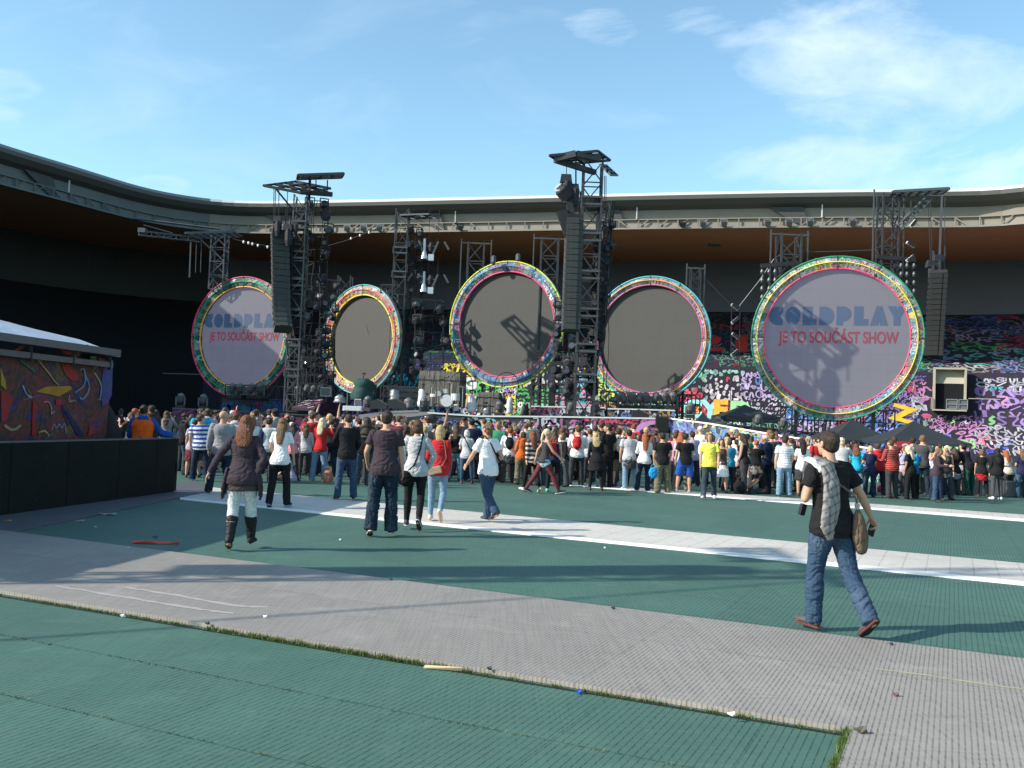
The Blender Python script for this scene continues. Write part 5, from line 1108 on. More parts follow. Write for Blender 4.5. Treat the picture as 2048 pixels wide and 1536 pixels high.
def jdir(p, a, s): a = R(a); p = R(p); return V((s*math.sin(a), math.cos(a)*math.sin(p), -math.cos(a)*math.cos(p)))
def skel(lean=2, sway=0, legs=((2, 4, 2, 0), (-2, 4, -2, 0)), arms=((3, 9, 12, 3), (3, 9, 12, 3)), head=(0, 0), twist=0, hipw=1.0, shw=1.0, drop=None):
    """legs: (thigh pitch, splay, shin pitch, heel lift) right then left; arms: (upper pitch, abduction, fore pitch, fore abduction)"""
    J = {}; pel = V((0, 0, 0)); sp = V((math.sin(R(sway)), math.sin(R(lean)), math.cos(R(lean)))).normalized(); J['pel'] = pel; J['sp'] = sp
    J['neck'] = sp*.55; J['hb'] = J['neck']+(sp+V((0, .22, 0))).normalized()*.034
    hd = Matrix.Rotation(R(head[0]), 3, 'Z') @ Matrix.Rotation(R(head[1]), 3, 'X'); J['hrot'] = hd; J['hc'] = J['hb']+hd @ V((0, .028, .112))
    lat = Matrix.Rotation(R(twist), 3, 'Z') @ V((1, 0, 0)); J['lat'] = lat
    low = 9
    for i, s in ((0, 1), (1, -1)):
        k = 'R' if s > 0 else 'L'; th, spl, sh, hl = legs[i]
        hip = pel+V((s*.092*hipw, 0, -.02)); kn = hip+jdir(th, spl, s)*.425; an = kn+jdir(sh, spl*.6, s)*.42
        fd = V((0, math.cos(R(hl)), -math.sin(R(hl)))); fd = Matrix.Rotation(R(-8*s), 3, 'Z') @ fd; heel = an+V((0, 0, 0))-fd*.055+Matrix.Rotation(R(-hl), 3, 'X') @ V((0, 0, -.06)); toe = heel+fd*.255
        J['hip'+k], J['kn'+k], J['an'+k], J['heel'+k], J['toe'+k], J['fd'+k] = hip, kn, an, heel, toe, fd
        low = min(low, heel.z-.02, toe.z-.02)
        up, ab, fo, fab = arms[i]; shd = J['neck']-sp*.068+lat*(s*.172*shw); el = shd+jdir(up, ab, s)*.285; wr = el+jdir(fo, fab, s)*.25
        J['sh'+k], J['el'+k], J['wr'+k], J['ad'+k] = shd, el, wr, (wr-el).normalized()
    if drop is not None: low = drop
    for k_, q in list(J.items()):
        if k_ not in ('sp', 'hrot', 'lat', 'fdR', 'fdL', 'adR', 'adL'): J[k_] = q-V((0, 0, low))
    return J
def tubeloft(m, pts, rad, xd=V((1,0,0)), n=12, flat=(False, False)):
    rs = []; k = len(pts)
    def ring(p, z, rx, ry):
        x = (xd-z*xd.dot(z)); x = x.normalized() if x.length > .05 else z.orthogonal().normalized(); y = z.cross(x)
        return [p+x*rx*math.cos(2*math.pi*i/n)+y*ry*math.sin(2*math.pi*i/n) for i in range(n)]
    for i, p in enumerate(pts):
        a = pts[max(i-1, 0)]; b_ = pts[min(i+1, k-1)]; z = (b_-a).normalized(); r_ = rad[i]; rx, ry = r_ if isinstance(r_, tuple) else (r_, r_)
        if i == 0 and not flat[0]:
            for q in (.95, .7): rs.append(ring(p-z*min(rx, ry)*q, z, rx*math.sqrt(1-q*q), ry*math.sqrt(1-q*q)))
        rs.append(ring(p, z, rx, ry))
        if i == k-1 and not flat[1]:
            for q in (.7, .95): rs.append(ring(p+z*min(rx, ry)*q, z, rx*math.sqrt(1-q*q), ry*math.sqrt(1-q*q)))
    m.rings(rs)
def seg(a, b_, ts): return [a.lerp(b_, t_) for t_ in ts]
TORSO_M = [(-.10, .150, .105, .0), (-.04, .165, .118, -.008), (.04, .162, .115, -.006), (.14, .146, .102, .004), (.24, .150, .105, .008), (.34, .168, .116, .008), (.42, .180, .118, .002), (.48, .172, .100, -.004), (.53, .115, .075, -.004), (.56, .066, .062, 0)]
TORSO_F = [(-.10, .160, .115, -.006), (-.04, .176, .128, -.014), (.04, .162, .115, -.010), (.14, .128, .092, .002), (.22, .126, .092, .010), (.33, .146, .120, .022), (.41, .152, .108, .008), (.48, .142, .086, -.004), (.53, .096, .065, -.004), (.56, .055, .054, 0)]
def torso(m, J, fem, t0, t1, inf, flare=0.0, wd=1.0, flat=(True, True), dpt=1.0):
    T = TORSO_F if fem else TORSO_M; pts, rad = [], []
    o = J['pel']; sp = J['sp']
    ts = [t0]+[q[0] for q in T if t0 < q[0] < t1]+[t1]
    for t_ in ts:
        tt = max(T[0][0], min(T[-1][0], t_)); i = max(k for k in range(len(T)-1) if T[k][0] <= tt); w = (tt-T[i][0])/(T[i+1][0]-T[i][0])
        rx = T[i][1]*(1-w)+T[i+1][1]*w; ry = T[i][2]*(1-w)+T[i+1][2]*w; oy = T[i][3]*(1-w)+T[i+1][3]*w
        fl = flare*max(0, (.2-t_))/.3; b_ = sp if t_ > .1 else V((0, 0, 1)).lerp(sp, max(0, t_)*5) ; pos = o+(V((0, 0, 1))*t_ if t_ < 0 else sp*t_)
        pts.append(pos+V((0, oy, 0))); rad.append(((rx*wd+inf+fl), (ry*dpt+inf+fl)))
    tubeloft(m, pts, rad, J['lat'] if t1 > .3 else V((1,0,0)), 18, flat)
def hand(m, J, k, pose='relax', sc=1.0, fine=True):
    w = J['wr'+k]; d = J['ad'+k]; s = 1 if k == 'R' else -1
    side = V((0, 1, 0)); side = (side-d*side.dot(d)).normalized() if abs(side.dot(d)) < .9 else V((0,0,1)); pn = d.cross(side)*s       # palm faces the thigh
    tubeloft(m, [w, w+d*.03, w+d*.075*sc], [(.026, .020), (.036, .017), (.040, .014)], side, 10)
    curl = {'relax': .35, 'grip': 1.15, 'fist': 1.5, 'flat': .1}[pose]
    for i, (off, L_) in enumerate(((.028, .070), (.010, .078), (-.009, .073), (-.026, .058))):
        p = w+d*.078*sc+side*off; dd = V(d); pts = [p]; a = 0
        for q in (.45, .32, .23):
            a += curl*(.55 if q == .45 else .75)*(1+.1*i); dd = (d*math.cos(a)-pn*math.sin(a)); pts.append(pts[-1]+dd*L_*q)
        tubeloft(m, pts, [.0095, .009, .008, .007], side, 8)
    p = w+d*.025+side*.030; dd = (d*.75+side*.65-pn*(.2+.35*curl)).normalized(); p2 = p+dd*.04; dd2 = (d*.9+side*.15-pn*(.3+.5*curl)).normalized(); tubeloft(m, [p, p2, p2+dd2*.032], [.0125, .011, .009], side, 8)
def head_mesh(m, J):
    c = J['hc']; r_ = J['hrot']; f = lambda x, y, z: c+r_ @ V((x, y, z))
    m.ell(f(0, -.012, .025), (.076, .094, .092), r_, 16, 12)
    m.ell(f(0, .022, -.030), (.060, .070, .080), r_, 14, 10)
    m.ell(f(0, .052, -.078), (.034, .036, .030), r_, 10, 8)      # chin
    m.ell(f(0, .086, .022), (.050, .018, .014), r_, 10, 6)       # brow
    tubeloft(m, [f(0, .090, .012), f(0, .108, -.020)], [(.008, .007), (.014, .012)], V((1,0,0)), 8)
    m.ell(f(0, .088, -.052), (.022, .012, .010), r_, 10, 6)      # lips
    for s in (-1, 1):
        m.ell(f(s*.080, -.004, -.004), (.011, .022, .034), r_ @ Matrix.Rotation(s*.35, 3, 'Z'), 10, 8)
        m.ell(f(s*.040, .068, -.018), (.022, .020, .020), r_, 8, 6)
    tubeloft(m, [J['neck']-J['sp']*.03, J['hb'], c+r_ @ V((0, -.015, -.06))], [(.062, .058), (.054, .056), (.054, .058)])
def body_mesh(J, fem, fine, hands=('relax', 'relax'), k=1.0, bare=True, legk=None):
    m = MB(); torso(m, J, fem, -.10, .555, -.016, 0, k)
    head_mesh(m, J); g = .88 if fem else 1.0
    tubeloft(m, [J['shL'], J['neck']-J['sp']*.045, J['shR']], [(.048*g, .050*g), (.062, .060), (.048*g, .050*g)])
    for i, s in enumerate('RL'):
        sh, el, wr = J['sh'+s], J['el'+s], J['wr'+s]
        tubeloft(m, seg(sh, el, (0, .3, .7, 1)), [.054*g, .051*g, .043*g, .038*g]); tubeloft(m, seg(el, wr, (0, .25, .7, 1)), [.039*g, .041*g, .030*g, .024*g])
        hand(m, J, s, hands[i])
        hp, kn, an = J['hip'+s], J['kn'+s], J['an'+s]; gk = (k*(1.04 if fem else 1.0) if bare else .80)*(1 if bare else 1)
        tubeloft(m, seg(hp, kn, (0, .3, .7, 1)), [.088*gk, .084*gk, .062*gk, .054*gk]); tubeloft(m, [kn]+[q-J['fd'+s]*.012*b_ for q, b_ in zip(seg(kn, an, (.3, .65)), (1, .6))]+[an], [.054*gk, .056*gk, .042*gk, .034])
        fd = J['fd'+s]; tubeloft(m, [J['heel'+s]+fd*.03, J['heel'+s]+fd*.12+V((0,0,.012)), J['toe'+s]-fd*.03], [(.032, .034), (.040, .030), (.038, .018)])
    return m
_dg = None
def remesh(m, voxel, sm=3, disp=0.0, dscale=(6, 6, 9), seed=0, ratio=None):
    me = bpy.data.meshes.new('tmp'); me.from_pydata([tuple(q) for q in m.v], [], m.f); o = bpy.data.objects.new('tmp', me); C.objects.link(o)
    md = o.modifiers.new('r', 'REMESH'); md.mode = 'VOXEL'; md.voxel_size = voxel; md.use_smooth_shade = True
    if sm: s_ = o.modifiers.new('s', 'SMOOTH'); s_.factor = .5; s_.iterations = sm
    if ratio: d_ = o.modifiers.new('d', 'DECIMATE'); d_.ratio = ratio
    bpy.context.view_layer.update(); r_ = bpy.data.meshes.new_from_object(o.evaluated_get(bpy.context.evaluated_depsgraph_get()))
    bpy.data.objects.remove(o); bpy.data.meshes.remove(me)
    if disp:
        nv = [v.normal.copy() for v in r_.vertices]
        for v, n_ in zip(r_.vertices, nv):
            c = v.co; w_ = noise.noise(V((c.x*3+seed, c.y*3, c.z*3)))*.22; p_ = V((c.x*dscale[0]+seed+w_*9, c.y*dscale[1], (c.z+w_+c.x*.35)*dscale[2])); n1_ = noise.noise(p_); n2_ = noise.noise(p_*1.9+V((3, 1, 7))); q = .7*noise.noise(p_*.5)-1.1*max(0, 1-abs(n1_)*4.5)**2-.6*max(0, 1-abs(n2_)*4.5)**2+.5
            v.co = c+n_*disp*q
    r_.polygons.foreach_set('use_smooth', [True]*len(r_.polygons)); r_.update(); return r_
def top_mesh(J, fem, kind, vox, k=1.0, loose=1.0, seed=0):
    m = MB(); L_ = {'tee': -.10, 'long': -.10, 'tank': -.06, 'hoodie': -.13, 'dress': -.34, 'tunic': -.2}[kind]; inf = {'hoodie': .024, 'tank': .005}.get(kind, .010)*loose; g = .88 if fem else 1.0
    torso(m, J, fem, L_, .525 if kind != 'tank' else .47, inf, .030*loose if kind != 'dress' else .045, k, (True, True), 1.02)
    if kind != 'tank':
        tubeloft(m, [J['shL'], J['neck']-J['sp']*.050, J['shR']], [(.058*g+inf*.4, .056*g+inf*.4), (.072, .068), (.058*g+inf*.4, .056*g+inf*.4)])
    else:
        for s in 'RL': tubeloft(m, [J['neck']-J['sp']*.12+J['lat']*(.085 if s == 'R' else -.085)+V((0, .06, 0)), J['neck']-J['sp']*.03+J['lat']*(.085 if s == 'R' else -.085), J['neck']-J['sp']*.14+J['lat']*(.085 if s == 'R' else -.085)-V((0, .055, 0))], [(.02, .012)]*3)
    if kind == 'hoodie': m.ell(J['neck']-V((0, .06, .0)), (.11, .07, .06), None, 12, 8)
    for s in 'RL':
        sh, el, wr = J['sh'+s], J['el'+s], J['wr'+s]; e = inf*.75
        if kind in ('tee', 'tunic'): tubeloft(m, seg(sh, el, (0, .3, .62)), [.058*g+e, .060*g+e, .060*g+e*1.6], flat=(False, True))
        elif kind in ('long', 'hoodie', 'dress'): tubeloft(m, seg(sh, el, (0, .3, .7, 1)), [.058*g+e, .056*g+e, .048*g+e, .045*g+e]); tubeloft(m, seg(el, wr, (0, .3, .7, .97)), [.045*g+e, .045*g+e, .037*g+e, .032*g+e], flat=(False, True))
    return remesh(m, vox, 2, .0075*loose, (7, 7, 12), seed)
def bottom_mesh(J, fem, kind, vox, k=1.0, seed=0):
    m = MB(); e = {'jeans': .014, 'skinny': .005, 'baggy': .026, 'shorts': .026, 'hotpants': .010, 'skirt': .02, 'leggings': .004}[kind]; gk = k*(1.04 if fem else 1.0)
    if kind == 'skirt':
        c = J['pel']; kz = (J['knR']+J['knL'])/2; tubeloft(m, [c+V((0, 0, .06)), c-V((0, 0, .08)), c.lerp(kz, .55), c.lerp(kz, .95)], [(.165, .12), (.19, .14), (.22, .17), (.235, .19)], flat=(True, True)); return remesh(m, vox, 2, .015, (9, 9, 3), seed)
    torso(m, J, fem, -.10, .03, .004, 0, k, (False, True))
    m.ell(J['pel']+V((0, -.005, -.09)), ((.140+e*.3)*k, (.104+e*.3), .075), None, 14, 8)
    for s in 'RL':
        hp, kn, an = J['hip'+s], J['kn'+s], J['an'+s]
        if kind in ('shorts', 'hotpants'):
            end = 1.02 if kind == 'shorts' else .3; tubeloft(m, seg(hp, kn, (0, end*.5, end)), [.092*gk+e, .088*gk+e, (.080 if kind == 'shorts' else .088)*gk+e], flat=(False, True)); continue
        tubeloft(m, seg(hp, kn, (0, .3, .7, 1)), [.090*gk+e, .087*gk+e, .066*gk+e, .058*gk+e])
        ea = e*1.7+.010 if kind in ('jeans', 'baggy') else e
        tubeloft(m, seg(kn, an, (0, .3, .65, 1.0 if kind in ('skinny', 'leggings') else 1.10)), [.058*gk+e, .058*gk+e, .047*gk+e+ea*.3, .038+ea], flat=(False, True))
    return remesh(m, vox, 2, {'jeans': .011, 'baggy': .018, 'shorts': .012}.get(kind, .006), (8, 8, 15), seed)
def shoe_mesh(J, s, vox, boot=False):
    m = MB(); h, t_, fd, an = J['heel'+s], J['toe'+s], J['fd'+s], J['an'+s]
    up = V((0, 0, 1))-fd*fd.z; up.normalize()
    tubeloft(m, [h+fd*.02+up*.022, h+fd*.09+up*.022, h+fd*.17+up*.016, t_-fd*.012+up*.010], [(.040, .045), (.044, .044), (.050, .036), (.038, .024)])
    tubeloft(m, [h+fd*.045+up*.02, an+up*.02], [(.044, .05), (.040, .044)], flat=(False, True))
    if boot: kn = J['kn'+s]; tubeloft(m, seg(an, kn, (-.06, .3, .55, .72)), [.056, .066, .078, .084], flat=(False, True))
    return remesh(m, vox, 2, .008 if boot else 0, (9, 9, 22))
def sole_mesh(J, s, k=1.0, dz=.020, th=.014):
    m = MB(); h, t_, fd = J['heel'+s], J['toe'+s], J['fd'+s]; up = (V((0, 0, 1))-fd*fd.z).normalized(); x = fd.cross(up)
    out_ = [(-.02, -.030), (-.035, 0), (-.02, .030), (.08, .036), (.16, .050), (.22, .042), (.262, .0), (.22, -.045), (.16, -.046), (.08, -.036)]
    m.prism([(a, b_) for a, b_ in out_], (h-up*.022, fd, -x if False else x), .0) if False else None
    bot = [h+fd*(.11+(a-.11)*k)+x*b_*k-up*dz for a, b_ in out_]; top = [q+up*th for q in bot]; n_ = len(out_); m.add(bot+top, [tuple(range(n_)), tuple(range(n_, 2*n_))[::-1]]+[(i, n_+i, n_+(i+1) % n_, (i+1) % n_) for i in range(n_)])
    me = bpy.data.meshes.new('sole'); me.from_pydata([tuple(q) for q in m.v], [], m.f); me.update(); return me
def hair_mesh(J, style, vox, seed=0):
    c = J['hc']; r_ = J['hrot']; f = lambda x, y, z: c+r_ @ V((x, y, z)); m = MB(); back = V((0, -1, 0))
    m.ell(f(0, -.020, .034), (.083, .098, .092), r_, 16, 12)
    if style == 'short': m.ell(f(0, -.050, -.010), (.074, .058, .070), r_, 12, 10); m.ell(f(0, .035, .085), (.060, .050, .030), r_, 10, 8)
    elif style == 'crop': m = MB(); m.ell(f(0, -.018, .034), (.079, .094, .090), r_, 16, 12); m.ell(f(0, -.050, -.010), (.070, .052, .060), r_, 12, 10)
    elif style == 'curly':
        rr = random.Random(seed)
        for _ in range(36): a, b_ = rr.uniform(0, 6.28), rr.uniform(-.1, 1.4); m.ell(f(.078*math.cos(a)*math.cos(b_), -.025+.09*math.sin(a)*math.cos(b_)*(1 if math.sin(a) < 0 else .7), .035+.09*math.sin(b_)), (.028, .028, .028), None, 8, 6)
        m.ell(f(0, -.05, -.02), (.076, .06, .07), r_, 12, 10)
    elif style == 'bob':
        m.ell(f(0, -.045, -.030), (.088, .070, .100), r_, 14, 10)
        for s in (-1, 1): m.ell(f(s*.070, .0, -.035), (.022, .050, .085), r_, 10, 8)
    elif style in ('long', 'wavy', 'verylong'):
        L_ = {'long': .30, 'wavy': .24, 'verylong': .40}[style]; b_ = J['neck']-J['sp']*L_*.62-V((0, .115, 0)); wv = .105 if style == 'wavy' else .085
        tubeloft(m, [f(0, -.035, .05), f(0, -.060, -.02), (J['neck']+V((0, -.075, .045))), J['neck'].lerp(b_, .45)+V((0, -.045, 0)), b_], [(.080, .07), (.086, .058), (wv, .045), (wv*1.05, .034), (wv*.7, .02)], V((1,0,0)), 14)
        for s in (-1, 1): tubeloft(m, [f(s*.055, .01, .06), f(s*.078, .005, -.03), J['neck']+V((s*.075, -.02, .0))], [(.022, .045), (.022, .045), (.026, .03)], V((1,0,0)), 8)
    elif style == 'pony':
        m.ell(f(0, -.045, -.005), (.074, .060, .070), r_, 12, 10); tubeloft(m, [f(0, -.105, .04), f(0, -.135, -.02), J['neck']-V((0, .13, .02)), J['neck']-V((0, .12, .14))], [.030, .034, .032, .014])
    elif style == 'bun': m.ell(f(0, -.045, -.005), (.074, .060, .070), r_, 12, 10); m.ell(f(0, -.08, .12), (.042, .042, .038), None, 10, 8)
    elif style == 'dreads':
        for k in range(26):
            a = math.pi*(k/25)+math.pi; x, y = .085*math.cos(a), .08*math.sin(a)-.02; tubeloft(m, [f(x*.6, y*.6, .09), f(x, y, .0), f(x*1.15, y*1.2-.02, -.12), V((x*1.5, y*1.2-.09, J['neck'].z-.22-.05*math.sin(k*3)))], [.014, .015, .015, .011], n=6)
    elif style == 'cap': m = MB(); m.ell(f(0, -.012, .045), (.086, .102, .082), r_, 14, 10); m.ell(f(0, .10, .035), (.06, .05, .008), r_, 12, 6)
    return remesh(m, vox, 2 if style not in ('curly', 'dreads') else 1, .006 if style in ('curly',) else .005, (38, 38, 7) if style not in ('curly', 'cap') else (30, 30, 30), seed)
SKIN = (.52, .30, .20); SKIN2 = (.60, .38, .28); SKIN3 = (.38, .20, .12)
HC = {'dark brown': (.035, .020, .012), 'black': (.010, .008, .008), 'brown': (.085, .042, .020), 'light brown': (.18, .10, .045), 'blonde': (.50, .36, .17), 'pale blonde': (.66, .56, .36), 'auburn': (.17, .055, .020), 'red': (.36, .09, .025), 'grey': (.30, .29, .28), 'white': (.62, .60, .57)}
TC = {'white': (.74, .74, .75), 'black': (.014, .014, .016), 'grey': (.27, .27, .28), 'light grey': (.46, .46, .48), 'dark grey': (.07, .07, .075), 'navy': (.018, .022, .06), 'blue': (.04, .17, .50), 'turquoise': (.02, .36, .55), 'red': (.46, .025, .028), 'orange': (.55, .13, .03), 'yellow': (.80, .72, .10), 'green': (.03, .20, .12), 'mint': (.18, .55, .36), 'pink': (.70, .25, .32), 'brown': (.075, .045, .035), 'maroon': (.14, .03, .04), 'cream': (.62, .55, .45), 'lilac': (.42, .38, .50), 'pale blue': (.40, .50, .62), 'khaki': (.17, .15, .10), 'charcoal': (.045, .045, .05), 'plum': (.05, .035, .045), 'blue denim': (.034, .066, .118), 'light denim': (.17, .27, .37), 'dark denim': (.012, .025, .045), 'grey denim': (.04, .055, .07), 'dark green': (.015, .07, .05), 'royal blue': (.02, .08, .32)}
_cache = {}
def mesh_for(key, fn):
    if key not in _cache: _cache[key] = fn()
    return _cache[key]
def child(root, name, me, mat, col=None, par=None, xf=None):
    if not me.materials: me.materials.append(mat)
    o = bpy.data.objects.new(name, me); C.objects.link(o); o.parent = par or root
    if me.materials[0] != mat: o.material_slots[0].link = 'OBJECT'; o.material_slots[0].material = mat
    if col: o.color = (*col, 1)
    return o
POSES = {
 'stand': dict(lean=2), 'relax': dict(lean=0, legs=((5, 6, -3, 0), (-3, 3, -3, 0)), arms=((5, 10, 25, -5), (2, 8, 15, 0))),
 'hold': dict(lean=4, arms=((12, 12, 85, -35), (12, 12, 80, -35)), legs=((3, 5, 0, 0), (-3, 5, -5, 0))),
 'cross': dict(lean=0, arms=((18, 14, 80, -60), (18, 14, 78, -62)), legs=((2, 6, 0, 0), (0, 6, -2, 0))),
 'hip': dict(lean=1, legs=((6, 9, 2, 0), (-3, 3, -4, 0)), arms=((-18, 38, 30, -48), (5, 9, 18, 0))),
 'photo': dict(lean=2, arms=((50, 18, 148, -25), (50, 18, 145, -25)), legs=((2, 5, 0, 0), (-2, 5, -4, 0))),
 'point': dict(lean=2, arms=((60, 16, 150, -10), (5, 9, 15, 0)), legs=((2, 5, 0, 0), (-2, 5, -4, 0))),
 'raise': dict(lean=0, arms=((165, 12, 172, 5), (5, 10, 20, 0)), legs=((2, 5, 0, 0), (-2, 5, -4, 0))),
 'walk': dict(lean=4, legs=((22, 2, 14, -8), (-14, 2, -34, 28)), arms=((-18, 8, -8, 4), (18, 8, 35, 2))),
 'walk2': dict(lean=4, legs=((-12, 2, -30, 26), (18, 2, 10, -6)), arms=((15, 8, 30, 2), (-16, 8, -6, 4))),
 'leanf': dict(lean=28, arms=((35, 12, 75, -20), (35, 12, 72, -20)), legs=((6, 6, 2, 0), (-6, 6, -10, 0)), head=(0, 20)),
 'sit': dict(lean=12, legs=((78, 22, -28, 0), (84, 18, -24, 0)), arms=((35, 14, 50, -20), (35, 14, 48, -20)), drop=-.12),
 'lookl': dict(lean=1, sway=2, legs=((4, 7, -1, 0), (-2, 3, -5, 0)), arms=((4, 9, 20, -2), (6, 12, 78, -38)), head=(48, 0)),
 'lookr': dict(lean=1, sway=-3, legs=((-2, 4, -4, 0), (6, 8, 0, 0)), arms=((10, 12, 80, -38), (2, 10, 14, 0)), head=(-52, 4)),
 'talk': dict(lean=3, sway=-2, legs=((3, 9, 0, 0), (-3, 5, -6, 0)), arms=((20, 24, 95, -10), (6, 10, 25, -4)), head=(30, 8)),
}
ARCH = {}
def arch(pose, fem, bare):
    k = (pose, fem)
    if k not in ARCH: ARCH[k] = skel(**POSES[pose], hipw=1.05 if fem else 1.0, shw=.88 if fem else 1.0)
    return ARCH[k]
WORDS = {'tee': 't-shirt', 'long': 'long sleeved top', 'tank': 'sleeveless top', 'hoodie': 'hooded jacket', 'dress': 'dress', 'tunic': 'loose tunic', 'jeans': 'trousers', 'skinny': 'slim trousers', 'baggy': 'baggy trousers', 'shorts': 'shorts', 'hotpants': 'short shorts', 'skirt': 'skirt', 'leggings': 'leggings'}
ALLP = []
def crowd_person(loc, rz, H, fem, pose, hair, hcol, top, tcol, bot, bcol, label, group, shoe='charcoal', skin=SKIN, vox=.014, tmat=None, low=True, waist=None, cat='person'):
    J = arch(pose, fem, 0); key = (pose, fem); T = thing('person', label, cat, tuple(loc), rz, group); s = H/1.75; T.scale = (s*(1.06 if fem else 1.12), s*1.10, s); ALLP.append(T); T.rotation_euler = (R(math.sin(len(ALLP)*7.3)*2.2), R(math.sin(len(ALLP)*4.1)*2.0), rz)
    vb = vox
    bare = bot in ('shorts', 'skirt', 'hotpants'); child(T, 'body', mesh_for(('b', bare)+key, lambda: remesh(body_mesh(J, fem, False, bare=bare), vb, 2)), M_skin, skin)
    child(T, 'top', mesh_for(('t', top)+key, lambda: top_mesh(J, fem, top, vb)), tmat or M_cloth, TC[tcol])
    if low:
        if top != 'dress' or bot != 'none': child(T, {'jeans': 'trousers', 'skinny': 'trousers', 'baggy': 'trousers', 'hotpants': 'shorts'}.get(bot, bot), mesh_for(('l', bot)+key, lambda: bottom_mesh(J, fem, bot, vb)), M_denim if 'denim' in bcol else M_cloth, TC[bcol])
        for k in 'RL': child(T, 'shoe', mesh_for(('s', k)+key, lambda k=k: shoe_mesh(J, k, vb)), M_shoe, TC[shoe])
    if hair != 'bald': child(T, 'hair' if hair != 'cap' else 'cap', mesh_for(('h', hair)+key, lambda: hair_mesh(J, hair, .011)), M_hair, HC.get(hcol, TC.get(hcol)))
    if waist: child(T, 'waist_jacket', mesh_for(('w',)+key, lambda: waist_mesh(J, fem)), M_cloth if waist != 'bw' else M_str['bw'], TC.get(waist, (.3,.3,.3)))
    return T
def waist_mesh(J, fem):
    m = MB(); c = J['pel']; tubeloft(m, [c+V((0, 0, .08)), c+V((0, 0, .0)), c-V((0, 0, .08)), c-V((0, .03, .22)), c-V((0, .03, .33))], [(.155, .125), (.19, .15), (.195, .155), (.185, .13), (.15, .10)], flat=(True, True)); tubeloft(m, [c+V((.05, .12, .03)), c+V((.06, .15, -.12)), c+V((.07, .14, -.22))], [.025, .03, .025])
    return remesh(m, .013, 2, .022, (11, 11, 4))
def at_feet(px, fy):
    return G(px, fy)
